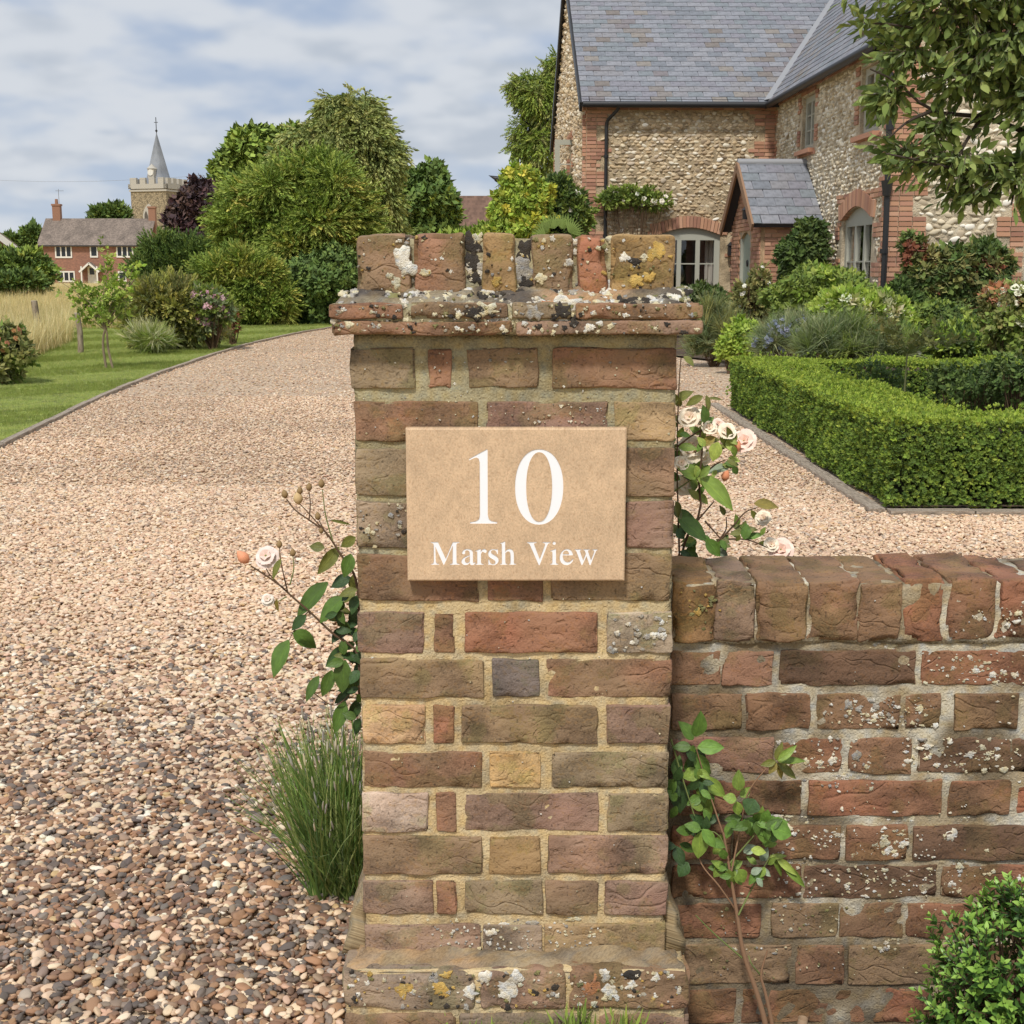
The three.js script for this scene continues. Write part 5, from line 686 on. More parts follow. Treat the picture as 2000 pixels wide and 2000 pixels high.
  roseBloom(t, 'bloom', q(150, 400), 0.021, C(240, 222, 212), R, 1.2); roseBloom(t, 'bloom', q(155, 580), 0.012, C(236, 228, 214), R, 1.3);
}
{ // right of the pillar, behind the low wall
  const R = rng(622), foot = V(0.36, 0, -2.72), t = thing('rose_bush', 'flowering rose bush with cream pink blooms rising behind the low wall', 'rose', foot.toArray()), q = cropAt(1250, 650, 3.863, 2.66, foot);
  twig(t, [V(0, -0.02, 0), V(-0.02, 0.5, 0), q(310, 1700), q(370, 1500), q(440, 1390), q(460, 1250), q(440, 1140), q(470, 900), q(455, 780)], 0.006, 0.0018);
  for (const s of [[[430, 1420], [500, 1340], [560, 1270]], [[280, 860], [370, 790], [450, 740], [545, 675]], [[415, 910], [440, 860], [455, 810]], [[560, 1640], [600, 1560], [650, 1480], [650, 1390]], [[610, 1560], [700, 1460], [800, 1350], [880, 1320]], [[490, 1420], [570, 1510], [650, 1600]], [[250, 1200], [310, 1160], [370, 1120]], [[450, 780], [500, 600], [500, 490]], [[300, 1800], [280, 900], [300, 300], [310, 190]], [[600, 1560], [800, 1560], [960, 1620]], [[545, 690], [650, 790], [760, 850]], [[460, 1100], [560, 1000], [640, 960]]]) twig(t, s.map(([x, y]) => q(x, y)), 0.0022, 0.0012, R() < 0.6 ? M.twig : M.greenStem);
  const L = [[475, 478, 348, 548, 62, 'olive'], [372, 692, 255, 628, 74, 'olive'], [350, 915, 250, 850, 50, 'olive'], [445, 1092, 285, 1000, 115, 'light'], [472, 1065, 340, 900, 90, 'light'], [455, 1080, 700, 1315, 135, 'light'], [680, 1010, 480, 1045, 72, 'grey'], [640, 985, 745, 990, 60, 'green'], [565, 788, 455, 850, 64, 'yellow'], [592, 825, 545, 965, 96, 'lime'], [288, 1400, 505, 1550, 135, 'green'], [268, 1270, 300, 1405, 52, 'olive'], [498, 1555, 605, 1685, 92, 'bright'], [640, 1375, 600, 1300, 42, 'olive'], [860, 1290, 1055, 1312, 84, 'yellow'], [838, 1338, 892, 1425, 42, 'olive'], [788, 1560, 805, 1438, 76, 'bright'], [798, 1552, 925, 1508, 54, 'bright'], [888, 1590, 1015, 1602, 44, 'lime'], [752, 1528, 728, 1575, 34, 'olive'], [330, 178, 408, 245, 56, 'olive'], [278, 1478, 335, 1555, 80, 'dark'], [500, 470, 520, 590, 40, 'olive'], [515, 495, 620, 500, 24, 'olive'], [560, 1600, 660, 1690, 70, 'grey'], [300, 1650, 390, 1690, 50, 'dark'], [320, 840, 260, 930, 60, 'olive'], [700, 1010, 740, 1070, 50, 'green'], [420, 1000, 440, 1110, 60, 'lime'], [440, 1700, 330, 1640, 60, 'green']];
  for (const [a, b, c, d, w, k] of L) { const z = (R() - 0.5) * 0.1; leafPart(t, q(a, b, z), q(c, d, z), w / 3.863 / 900, k, R); }
  leafy(t, [q(280, 300), q(300, 700), q(280, 1200), q(290, 1650)], 26, ['olive', 'green', 'light'], R, 0.03, 0.08); leafy(t, [q(360, 500), q(480, 760), q(430, 1050), q(450, 1400), q(420, 1680)], 34, ['light', 'olive', 'green', 'bright', 'lime'], R, 0.028, 0.08); leafy(t, [q(500, 1690), q(620, 1560), q(800, 1480), q(980, 1560)], 18, ['bright', 'light', 'olive'], R, 0.022, 0.06); leafy(t, [q(560, 700), q(680, 800), q(640, 1000), q(520, 1080)], 14, ['olive', 'light', 'lime'], R, 0.024);
  const cream = C(250, 236, 212), pk = C(250, 222, 206);
  for (const [x, y, r, c] of [[375, 640, 62, cream], [520, 715, 46, cream], [655, 745, 52, cream], [785, 820, 72, pk], [385, 885, 86, cream], [310, 985, 44, cream], [930, 1400, 46, cream], [1062, 1640, 74, pk], [330, 1150, 66, cream], [455, 640, 50, cream], [480, 950, 46, cream], [590, 690, 36, pk], [990, 1600, 44, cream]]) roseBloom(t, 'bloom', q(x, y, (R() - 0.3) * 0.06), r / 3.863 / 1000 * 1.2, c, R, 0.85);
  for (const [x, y] of [[635, 1100], [720, 880]]) { const m = part('bud', budGeo, std({ color: C(226, 150, 110) }), t); m.position.copy(q(x, y)); m.scale.setScalar(0.017); m.quaternion.copy(quatTo(V(0.4, 1, 0.2))); }
}
{ // in front of the wall
  const R = rng(633), foot = V(0.45, -0.07, -2.19), t = thing('rose_sapling', 'young leafy rose with thin bare stems growing in front of the low wall', 'rose', foot.toArray()), q = cropAt(1280, 1050, 2.034, 2.19, foot), bare = std({ color: C(150, 116, 88), roughness: 0.9 });
  twig(t, [q(445, 2010), q(435, 1925), q(400, 1800), q(350, 1650), q(325, 1500), q(300, 1350), q(270, 1170)], 0.006, 0.002, bare);
  twig(t, [q(470, 2010), q(462, 1925), q(435, 1800), q(420, 1740), q(445, 1640)], 0.005, 0.0015, bare);
  for (const s of [[[345, 1670], [230, 1570], [160, 1500]], [[62, 800], [100, 930], [155, 1105]], [[320, 1480], [250, 1380], [180, 1290], [150, 1110]], [[300, 1340], [340, 1140], [370, 1010], [450, 905]], [[290, 1300], [360, 1220], [430, 1140]], [[270, 1180], [210, 1000], [160, 830]], [[330, 1500], [380, 1400], [460, 1260]], [[310, 1400], [250, 1180], [180, 1160]], [[420, 1740], [380, 1690], [370, 1660]]]) twig(t, s.map(([x, y]) => q(x, y, (R() - 0.5) * 0.02)), 0.0018, 0.001, R() < 0.5 ? bare : M.greenStem);
  const L = [[160, 790, 182, 688, 72, 'green'], [150, 802, 98, 728, 62, 'green'], [142, 832, 70, 832, 48, 'green'], [168, 832, 270, 830, 64, 'bright'], [158, 858, 214, 945, 62, 'bright'], [172, 928, 112, 955, 62, 'light'], [182, 928, 215, 1105, 74, 'light'], [192, 950, 275, 1025, 62, 'light'], [85, 960, 100, 1085, 92, 'dark'], [330, 1005, 330, 925, 54, 'light'], [322, 1040, 270, 1030, 46, 'light'], [322, 1048, 332, 1105, 44, 'light'], [338, 1030, 378, 995, 40, 'light'], [180, 1160, 118, 1138, 48, 'bright'], [180, 1168, 170, 1270, 72, 'light'], [186, 1158, 238, 1225, 52, 'bright'], [262, 1178, 243, 1228, 34, 'light'], [265, 1238, 278, 1285, 40, 'bright'], [412, 1132, 342, 1130, 46, 'bright'], [380, 1132, 380, 1185, 40, 'bright'], [430, 1130, 445, 1078, 54, 'bright'], [430, 1140, 430, 1212, 62, 'bright'], [458, 1150, 548, 1185, 84, 'bright'], [452, 1138, 525, 1128, 52, 'bright'], [282, 1310, 212, 1310, 48, 'bright'], [290, 1318, 312, 1405, 62, 'light'], [300, 1308, 345, 1288, 42, 'light'], [330, 1318, 358, 1375, 54, 'light'], [478, 888, 418, 902, 32, 'olive'], [478, 890, 450, 935, 34, 'yellow'], [482, 885, 502, 815, 36, 'olive'], [486, 885, 560, 828, 36, 'light'], [488, 890, 595, 882, 32, 'light'], [486, 895, 560, 955, 36, 'olive'], [482, 895, 505, 958, 34, 'yellow'], [460, 1258, 505, 1345, 30, 'light'], [480, 1268, 560, 1335, 34, 'lime'], [500, 1288, 595, 1385, 38, 'light'], [455, 1270, 520, 1260, 24, 'lime'], [395, 1040, 360, 1090, 80, 'dark'], [130, 1290, 90, 1340, 60, 'dark'], [350, 1250, 400, 1225, 44, 'grey'], [380, 1240, 440, 1250, 40, 'lime'], [300, 1150, 330, 1130, 44, 'grey']];
  for (const [a, b, c, d, w, k] of L) { const z = (R() - 0.5) * 0.05; leafPart(t, q(a, b, z), q(c, d, z), w / 2.034 / 1180, k, R); }
  leafy(t, [q(120, 720), q(170, 950), q(200, 1150), q(260, 1350)], 36, ['bright', 'light', 'green', 'bright', 'dark'], R, 0.028, 0.04); leafy(t, [q(260, 1150), q(350, 1120), q(440, 1150), q(520, 1300)], 26, ['bright', 'light', 'green'], R, 0.026, 0.04); leafy(t, [q(240, 1280), q(300, 1330), q(380, 1330), q(460, 1280)], 22, ['light', 'bright', 'grey'], R, 0.024, 0.04); leafy(t, [q(90, 900), q(80, 1050), q(90, 1300)], 12, ['dark', 'green'], R, 0.03, 0.03);
}
{ // clipped box in the corner
  const R = rng(644), foot = V(0.78, -0.07, -2.0), t = thing('box_shrub', 'small leafy box shrub with glossy bright green leaves before the brick wall', 'shrub', foot.toArray());
  const lobes = lobesAt([[1950, 1900, 140, 170], [2050, 1850, 140, 170], [1870, 1960, 90, 80], [1985, 1760, 70, 60]], 2.0, foot, 1), rest = new Copies(), all = [], stems = [];
  const box1 = leafGeo(1, 0.52, { seg: 4, fold: 0.18, curl: 0.1, tip: 0.75 });
  for (const { p, d } of spots(lobes, 330, R, { shell: 0.72, gap: -0.2, freq: 20 })) {
    const dir = d.clone().add(V((R() - 0.5) * 0.5, 0.75, (R() - 0.5) * 0.5)).normalize(), len = 0.035 + R() * 0.03, a = p.clone().addScaledVector(dir, -len), side = V().crossVectors(dir, V(R(), 0.1, R() - 0.5)).normalize();
    stems.push(taper([a.clone().addScaledVector(dir, -0.05), a, p], 0.0014, 0.0007, 4, 3));
    for (let k = 0; k < 5; k++) for (const s of [-1, 1]) { const ax = side.clone().applyAxisAngle(dir, k * 1.57).multiplyScalar(s), ld = dir.clone().multiplyScalar(0.75 + k * 0.12).add(ax).normalize(), o = a.clone().addScaledVector(dir, len * (k + 0.5) / 5), L = (k === 4 ? 0.012 : 0.018) * (0.8 + 0.4 * R()); const x = V().crossVectors(ld, dir).normalize(), z = V().crossVectors(x, ld).normalize(); all.push({ o, q: new THREE.Quaternion().setFromRotationMatrix(new THREE.Matrix4().makeBasis(x, ld, z)), L, young: k >= 3 }); }
  }
  const tn = { old: [C(82, 120, 52), C(96, 134, 58), C(70, 104, 48)], young: [C(134, 172, 72), C(150, 184, 84), C(120, 158, 66)] }, mk = (c) => std({ color: c, roughness: 0.42, side: THREE.DoubleSide }), mo = tn.old.map(mk), my = tn.young.map(mk);
  part('stems', merge(stems), M.twig, t, 'stuff');
  all.sort((a, b) => (b.o.z + 0.1 * b.o.y) - (a.o.z + 0.1 * a.o.y));
  all.forEach((e, i) => { const w = e.o.clone().add(foot), s = seenAt(w); if (i < 420 && s[0] < 2000 && s[1] < 2000 && t.children.length < 301) { const m = part('leaf', box1, pick(e.young ? my : mo, R), t); m.position.copy(e.o); m.quaternion.copy(e.q); m.scale.setScalar(e.L); } else rest.add(e.o, e.q, e.L, pick(e.young ? tn.young : tn.old, R)); });
  rest.build('foliage', box1, std({ roughness: 0.42, side: THREE.DoubleSide }), t);
}
{ // lavender at the pillar's flank
  const R = rng(655), foot = V(-0.34, 0, -2.68), t = thing('lavender_clump', 'feathery green lavender clump with faded spikes at the foot of the pillar', 'lavender', foot.toArray());
  const blades = [bladeGeo(1, 0.02, 0.25, 4), bladeGeo(1, 0.016, 0.5, 4)], h = blades.map(() => new Copies()), spikes = new Copies();
  for (let i = 0; i < 1900; i++) { const a = R() * 6.28, lean = 0.06 + 0.5 * R(), dir = V(Math.cos(a) * lean - 0.05, 1, Math.sin(a) * lean + 0.1).normalize(), L = 0.17 + 0.23 * R() * (1.15 - lean * 0.6), c = vary(pick([C(140, 162, 84), C(118, 146, 68), C(166, 176, 104), C(98, 128, 62)], R), R, 0.15); const p = V((R() - 0.6) * 0.13, 0, (R() - 0.5) * 0.18); h[i % 2].add(p, quatTo(dir, R() * 6.28), L, c); if (i % 11 === 0) spikes.add(p.clone().addScaledVector(dir, L * 0.93), quatTo(dir, R() * 6), V(0.004, 0.026, 0.004), vary(pick([C(206, 194, 166), C(186, 176, 158), C(176, 170, 160)], R), R, 0.1)); }
  h.forEach((x, k) => x.build('leaves', blades[k], M.blade, t)); spikes.build('flower_spikes', new THREE.OctahedronGeometry(0.6, 1), std({ roughness: 1 }), t);
}
for (const [x, z, n, L, lab] of [[-0.03, -2.02, 60, 0.066, 'short grass sprouting at the pillar foot below the sandy plinth bricks'], [0.14, -2.0, 90, 0.09, 'feathery green weed growing at the pillar foot under the orange lichen']]) {
  const R = rng(Math.round(x * 1000) + 900), t = thing('weed', lab, 'weed', [x, 0, z]), h = new Copies();
  for (let i = 0; i < n; i++) { const a = R() * 6.28, lean = R() * 0.8; h.add(V((R() - 0.5) * 0.16, -0.005, (R() - 0.5) * 0.05), quatTo(V(Math.cos(a) * lean, 1, Math.sin(a) * lean), R() * 6), L * (0.6 + 0.8 * R()), vary(pick(PAL.mid, R), R, 0.2)); }
  h.build('blades', sprigGeo(6, 0.4, 0.05, 5, { stem: 0.8, lift: 0.6 }), M.blade, t);
}
{ const t = thing('cut_stump', 'pale cut rose stub sticking up from the soil at the wall foot', 'stump', [0.505, -0.07, -2.15]); part('stub', merge([taper([V(0, -0.02, 0), V(0.004, 0.03, 0), V(0.008, 0.075, 0)], 0.011, 0.009, 8), taper([V(0.006, 0.02, 0), V(0.022, 0.045, 0)], 0.008, 0.007, 7), taper([V(0, 0.01, 0), V(-0.03, 0.025, 0.01)], 0.005, 0.002, 6)]), std({ color: C(186, 158, 128) }), t); const h = new Copies(), R = rng(5); for (let i = 0; i < 16; i++) h.add(V(-0.035 + R() * 0.02, 0.0, 0), quatTo(V(R() - 0.5, 1, R() - 0.5), R() * 6), 0.03, pick(PAL.bright, R)); h.build('shoots', bladeGeo(1, 0.16, 0.4), M.blade, t); }

// ---------------------------------------------------------------- the garden in front of the cottage
{ // clipped box hedge round the parterre
  const R = rng(711), t = thing('box_hedge', 'low clipped box hedge squaring a rose bed beside the gravel', 'hedge', [2.1, 0, -7.25]), H = 0.475, T = 0.56;
  const runs = [[0, 5.6, 0, T, 1, 1], [0, T, -T, 5.4, 1, 0], [T, 5.6, 4.84, 5.4, 0, 1]];    // x0 x1, depth z0 z1 going away
  const geos = [sprigGeo(8, 1, 0.62, 31, { stem: 0.7, lift: 1.0 }), sprigGeo(8, 1, 0.62, 32, { stem: 0.9, lift: 0.8 })], h = geos.map(() => new Copies()), lightBlock = [];
  const cols = greens([[158, 178, 62], [168, 186, 70], [142, 162, 56], [126, 148, 52], [176, 192, 82]]), old = greens([[112, 138, 54], [126, 152, 58], [98, 124, 50], [142, 164, 66]]);  // overhead light put into the colour: brighter greens for the top, darker for sides
  const round = (v, a, b) => Math.min(v - a, b - v);
  const add = (x, y, z, n) => { const big = noise(x * 2.1, y * 2.6 + 3, z * 2.1), stray = R() < 0.012 ? 0.03 + 0.04 * R() : 0; if (fbm(x * 9, y * 9, z * 9 + 4, 2) < -0.3 && R() < 0.8) return; const b = 0.035 * big + 0.03 * fbm(x * 6, y * 6, z * 6, 3) + 0.016 * (R() - 0.5) + stray, p = V(x, y, -z).addScaledVector(n, b - 0.012), young = n.y > 0.5 || R() < 0.12; h[R() < 0.5 ? 0 : 1].add(p, quatTo(n.clone().add(V((R() - 0.5) * 1.1, 0.45 * (n.y < 0.5 ? 1 : 0) + (R() - 0.5) * 0.8, (R() - 0.5) * 1.1)), R() * 6.28), 0.017 * (0.7 + 0.6 * R()), vary(pick(young ? cols : old, R), R, 0.16, 0.03)); };  // upward-facing sprigs get the lit tone, side ones the shaded tone save a few
  const face = (x0, x1, z0, z1, y0, y1, n, dens) => { const A = Math.abs(n.y) > 0.5 ? (x1 - x0) * (z1 - z0) : (Math.abs(n.x) > 0.5 ? z1 - z0 : x1 - x0) * (y1 - y0); for (let i = 0; i < A * dens; i++) { let x = mix(x0, x1, R()), y = mix(y0, y1, R()), z = mix(z0, z1, R()); add(x, y, z, n); } };
  // outer left, front, tops, inner faces
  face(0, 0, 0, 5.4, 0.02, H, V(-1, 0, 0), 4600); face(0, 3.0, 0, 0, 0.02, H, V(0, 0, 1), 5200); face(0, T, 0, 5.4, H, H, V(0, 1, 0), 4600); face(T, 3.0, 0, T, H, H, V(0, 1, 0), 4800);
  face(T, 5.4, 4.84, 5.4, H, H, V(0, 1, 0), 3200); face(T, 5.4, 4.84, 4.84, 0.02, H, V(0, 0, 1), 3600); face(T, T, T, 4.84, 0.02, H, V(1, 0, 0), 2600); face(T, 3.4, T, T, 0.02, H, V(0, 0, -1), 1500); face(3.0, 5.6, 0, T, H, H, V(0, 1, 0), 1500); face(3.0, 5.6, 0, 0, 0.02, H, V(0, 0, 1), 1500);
  lightBlock.push(box(T - 0.16, H - 0.09, 5.24, T / 2, (H - 0.09) / 2, -2.7), box(5.0, H - 0.092, T - 0.16, 0.5 + 2.54, (H - 0.092) / 2, -T / 2), box(5.0, H - 0.094, T - 0.16, 0.5 + 2.54, (H - 0.094) / 2, -5.12));
  const rim = (a, b, n, dens) => { const L = a.distanceTo(b); for (let i = 0; i < L * dens; i++) { const p = a.clone().lerp(b, R()).add(V((R() - 0.5) * 0.05, (R() - 0.5) * 0.05, (R() - 0.5) * 0.05)); add(p.x, p.y, p.z, n.clone().normalize()); } };
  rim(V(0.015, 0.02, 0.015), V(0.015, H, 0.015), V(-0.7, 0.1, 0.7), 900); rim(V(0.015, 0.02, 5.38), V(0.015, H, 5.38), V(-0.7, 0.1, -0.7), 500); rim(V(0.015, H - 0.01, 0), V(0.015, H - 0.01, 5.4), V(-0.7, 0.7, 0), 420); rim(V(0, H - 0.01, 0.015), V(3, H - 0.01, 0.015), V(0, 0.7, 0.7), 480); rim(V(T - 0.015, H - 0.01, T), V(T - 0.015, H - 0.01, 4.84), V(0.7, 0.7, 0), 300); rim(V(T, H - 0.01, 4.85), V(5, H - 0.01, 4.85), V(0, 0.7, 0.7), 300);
  part('twigs', merge(lightBlock), std({ color: C(52, 58, 34), roughness: 1 }), t); h.forEach((c, k) => c.build('foliage', geos[k], M.leaf, t));  // solid dark boxes added inside the hedge to block light, not modelled branches
}
{ // stone edging of the bed
  const R = rng(712), m = std({ color: C(196, 182, 166), map: limeMap, bumpMap: mortarBump, bumpScale: 0.006, roughness: 1 }), t = thing('stone_edging', 'narrow weathered stone edging laid along the foot of the box hedge', 'edging', [2.0, 0, -7.1]);
  for (let z = 0; z < 5.8; z += 0.46) { const b = part('edging_stone', new THREE.BoxGeometry(0.085, 0.09, 0.45), m, t); b.position.set(-0.02 + (R() - 0.5) * 0.01, -0.017 + R() * 0.008, -z - 0.23); b.rotation.y = (R() - 0.5) * 0.03; }
  for (let x = 0.03; x < 4; x += 0.46) { const b = part('edging_stone', new THREE.BoxGeometry(0.45, 0.09, 0.085), m, t); b.position.set(x + 0.23, -0.017 + R() * 0.008, 0.02 + (R() - 0.5) * 0.01); b.rotation.y = (R() - 0.5) * 0.03; }
  const e = thing('drive_edging', 'thin timber and stone edging between the lawn and the gravel drive', 'edging', [0, 0, 0]);
  for (let i = 0; i + 1 < 10; i++) { const [x0, z0] = driveEdge[i], [x1, z1] = driveEdge[i + 1], len = Math.hypot(x1 - x0, z1 - z0), n = Math.ceil(len / 0.9); for (let k = 0; k < n; k++) { const a = k / n, b = (k + 1) / n, q = part('edging_stone', new THREE.BoxGeometry(0.06, 0.1, len / n - 0.01), m, e); q.position.set(mix(x0, x1, (a + b) / 2), -0.018 + R() * 0.008, mix(z0, z1, (a + b) / 2)); q.rotation.y = Math.atan2(x1 - x0, z1 - z0); } }
}
// roses inside the hedge
for (const [px, py, rx, ry, d, n, lab, fl] of [[1895, 760, 70, 45, 9.3, 260, 'straggly rose bush with one dusky bloom inside the box hedge', [1, 0.05, greens([[226, 170, 150]])]], [1985, 748, 60, 52, 9.0, 240, 'grey green rose bush filling the bed inside the box hedge', null], [1700, 745, 60, 30, 10.6, 120, 'sparse thorny rose shoots against the inner hedge face', null]])
  plant({ name: 'bed_rose', label: lab, cat: 'rose', d, lobes: [[px, py, rx, ry], [px + 40, py + 16, rx * 0.6, ry * 0.6, 0.3]], n, size: 0.055, geo: BROAD, cols: PAL.dark, fill: { shell: 0.15, gap: 0 }, stems: 7, thick: 0.5, flowers: fl ?? undefined });
{ const R = rng(72), foot = at(1775, 530, 9.6).setY(0), t = thing('standard_rose', 'thin standard rose with one upright bare stem rising above the hedge', 'rose', foot.toArray()), top = at(1772, 690, 9.6).sub(foot); part('stem', taper([V(0, -0.02, 0), V(0.01, 0.3, 0), top], 0.009, 0.006, 6), std({ color: C(120, 122, 78) }), t); const h = new Copies(), tw = []; for (let i = 0; i < 26; i++) { const a = R() * 6.28, e = 0.15 + 0.75 * R(), L = 0.2 + 0.3 * R(), q = top.clone().add(V(Math.cos(a) * L * Math.cos(e), L * Math.sin(e), Math.sin(a) * L * Math.cos(e))); tw.push(taper([top, top.clone().lerp(q, 0.5).add(V(0, 0.03, 0)), q], 0.003, 0.0012, 4, 4)); for (let k = 0; k < 5; k++) h.add(top.clone().lerp(q, 0.4 + 0.15 * k), quatTo(V(R() - 0.5, 0.6, R() - 0.5), R() * 6), 0.035 + 0.02 * R(), vary(pick(PAL.olive, R), R)); } part('shoots', merge(tw), M.greenStem, t, 'stuff'); h.build('foliage', BROAD[0], M.leaf, t); }
// border in front of the house
const bed = 'border plants in front of the cottage';
const tuftPlant = (o) => plant({ geo: BUSHTUFT, mat: M.blade, droop: 1.2, fill: { shell: 0.1, gap: -0.3 }, stems: 2, thick: 0.5, ...o });
tuftPlant({ name: 'lavender_mound', label: 'grey green lavender mound spilling onto the gravel corner', cat: 'lavender', d: 18.5, lobes: [[1400, 650, 46, 46], [1372, 670, 26, 28], [1425, 676, 26, 24]], n: 700, size: 0.34, cols: PAL.grey.concat(PAL.olive) });
plant({ name: 'low_shrub', label: 'bright fresh green leafy plant at the gravel edge beside the lavender mound', d: 17.2, lobes: [[1448, 665, 36, 36], [1420, 682, 18, 18]], n: 420, size: 0.1, geo: BROAD, cols: PAL.bright });
tuftPlant({ name: 'catmint', label: 'blue flowered catmint drift behind the box hedge corner', cat: 'catmint', d: 15.6, lobes: [[1530, 660, 40, 36], [1565, 655, 30, 30], [1500, 676, 26, 22]], n: 620, size: 0.26, cols: PAL.grey, flowers: [500, 0.03, PAL.blue] });
plant({ name: 'round_shrub', label: 'large rounded fresh green shrub under the arched ground floor window', d: 18.8, lobes: [[1610, 578, 84, 50], [1560, 600, 44, 36], [1665, 592, 46, 40], [1600, 556, 50, 26]], n: 2600, size: 0.12, cols: PAL.bright.concat(PAL.mid, PAL.mid), geo: BROAD, fill: { shell: 0.6 } });
plant({ name: 'twiggy_shrub', label: 'tall thin twiggy shrub with white flowers beside the porch', d: 21, lobes: [[1475, 585, 36, 46], [1500, 610, 26, 34], [1450, 612, 24, 36]], n: 420, size: 0.1, cols: PAL.olive, stems: 8, fill: { shell: 0.2 }, flowers: [30, 0.04, greens([[244, 240, 226]])] });
plant({ name: 'porch_climber', label: 'dark green climber growing up the brick side of the porch', cat: 'climber', d: 23.1, lobes: [[1570, 494, 38, 40], [1548, 505, 20, 30], [1588, 460, 20, 26], [1560, 550, 28, 30]], n: 1000, size: 0.15, cols: PAL.dark, deep: 0.6, geo: BROAD });
plant({ name: 'cream_flower_bush', label: 'broad bush of cream white flower heads behind the hedge', d: 15.8, lobes: [[1640, 614, 50, 34], [1700, 618, 54, 36], [1590, 645, 30, 26], [1745, 640, 30, 26]], n: 1100, size: 0.12, cols: PAL.cream.concat(PAL.bright), flowers: [220, 0.065, greens([[244, 242, 220], [234, 234, 196]])] });
tuftPlant({ name: 'grass_mound', label: 'fine green lavender foliage standing along the back of the hedge', cat: 'lavender', d: 13.9, lobes: [[1600, 680, 46, 30], [1660, 676, 50, 34], [1720, 682, 46, 30]], n: 1000, size: 0.3, cols: PAL.mid.concat(PAL.grey) });
plant({ name: 'clipped_dome', label: 'clipped evergreen dome standing before the flint gable', cat: 'topiary', d: 16.2, lobes: [[1832, 628, 50, 30]], n: 1500, size: 0.055, cols: PAL.dark.concat(PAL.mid), fill: { shell: 0.9, gap: -1 }, geo: BROAD, keep: 1, smooth: 1 });
plant({ name: 'wall_climber', label: 'sprawling dark climber with reddish tips against the flint gable wall', cat: 'climber', d: 19.4, lobes: [[1860, 545, 90, 60], [1800, 570, 46, 50], [1920, 520, 50, 36], [1880, 600, 60, 40], [1790, 510, 26, 40]], n: 2000, size: 0.15, cols: PAL.dark.concat(PAL.dark, PAL.olive, [C(140, 84, 60)]), deep: 0.35, fill: { gap: 0.22 }, geo: BROAD, flowers: [20, 0.045, greens([[236, 226, 200]])] });
plant({ name: 'copper_bush', label: 'cream topped bush with coppery lower leaves beyond the rose bed', d: 12.9, lobes: [[1985, 590, 50, 30], [1970, 640, 46, 40], [1995, 670, 40, 36]], n: 900, size: 0.1, cols: PAL.cream.concat(PAL.mid, PAL.olive, [C(186, 128, 92)]), geo: BROAD, flowers: [90, 0.04, greens([[244, 240, 214]])] });
plant({ name: 'mixed_border', label: 'low mixed greenery dotted with small white flowers below the clipped dome', d: 14.2, lobes: [[1790, 680, 50, 26], [1860, 676, 56, 30], [1930, 680, 50, 30], [1900, 655, 40, 20, 0.5]], n: 1100, size: 0.1, cols: PAL.mid.concat(PAL.dark, PAL.bright), flowers: [70, 0.03, greens([[242, 240, 230]])], stems: 5 });
plant({ name: 'grey_shrub', label: 'low grey green shrub beneath the casement window by the porch', d: 26, lobes: [[1370, 592, 42, 24], [1335, 600, 28, 20], [1405, 600, 24, 18]], n: 700, size: 0.13, cols: PAL.grey.concat(PAL.dark) });
plant({ name: 'dark_filler', label: 'dense dark shrub at the foot of the flint wall between dome and downpipe', d: 19.2, lobes: [[1755, 600, 36, 36], [1725, 625, 30, 26]], n: 700, size: 0.11, cols: PAL.dark });
plant({ name: 'wall_trailer', label: 'flowering trailer hanging from a ledge on the flint wall', cat: 'climber', d: 27.75, y0: 0, lobes: [[1210, 390, 36, 14], [1275, 394, 34, 12], [1245, 378, 26, 10]], n: 210, size: 0.12, cols: PAL.mid, deep: 0.3, stems: 2, flowers: [40, 0.05, greens([[244, 238, 220]])] });
// plants between the cottage's gable and the pillar
plant({ name: 'golden_shrub', label: 'golden yellow leaved shrub at the corner of the cottage', d: 26, lobes: [[1020, 365, 34, 36], [1000, 410, 34, 40], [1040, 410, 36, 40], [1015, 450, 46, 40], [1015, 540, 50, 60], [1015, 610, 54, 50]], n: 2600, size: 0.16, cols: PAL.yellow.concat(PAL.bright), geo: BROAD });
plant({ name: 'corner_shrub', label: 'green flowering shrub pressed against the cottage gable', d: 26.6, lobes: [[1090, 392, 40, 40], [1120, 420, 30, 40], [1075, 440, 44, 40], [1095, 520, 50, 60], [1095, 600, 56, 54]], n: 2200, size: 0.14, cols: PAL.mid.concat(PAL.dark), flowers: [34, 0.05, greens([[240, 238, 220]])] });
{ const foot = at(1090, 530, 24.5).setY(0), t = thing('fan_palm', 'small fan leaved palm at the foot of the cottage gable', 'palm', foot.toArray()), R = rng(91), top = at(1090, 468, 24.5).sub(foot); part('trunk', taper([V(0, -0.05, 0), top.clone().multiplyScalar(0.5), top], 0.07, 0.05, 7), M.bark, t); for (let k = 0; k < 7; k++) { const a = (k / 7 - 0.5) * 4.6, c = top.clone().add(V(Math.sin(a) * 0.22, 0.16 * Math.cos(a) + 0.04, 0.1 * (R() - 0.3))), l = []; for (let i = -5; i <= 5; i++) l.push(leafGeo(0.3, 0.035, { fold: 0.3 }).rotateZ(-a * 0.8 + i * 0.2)); const m = part('frond', mergeGeometries(l), leafMat({ color: C(128, 148, 76) }), t); m.position.copy(c); m.rotation.x = (R() - 0.5) * 0.5; } }

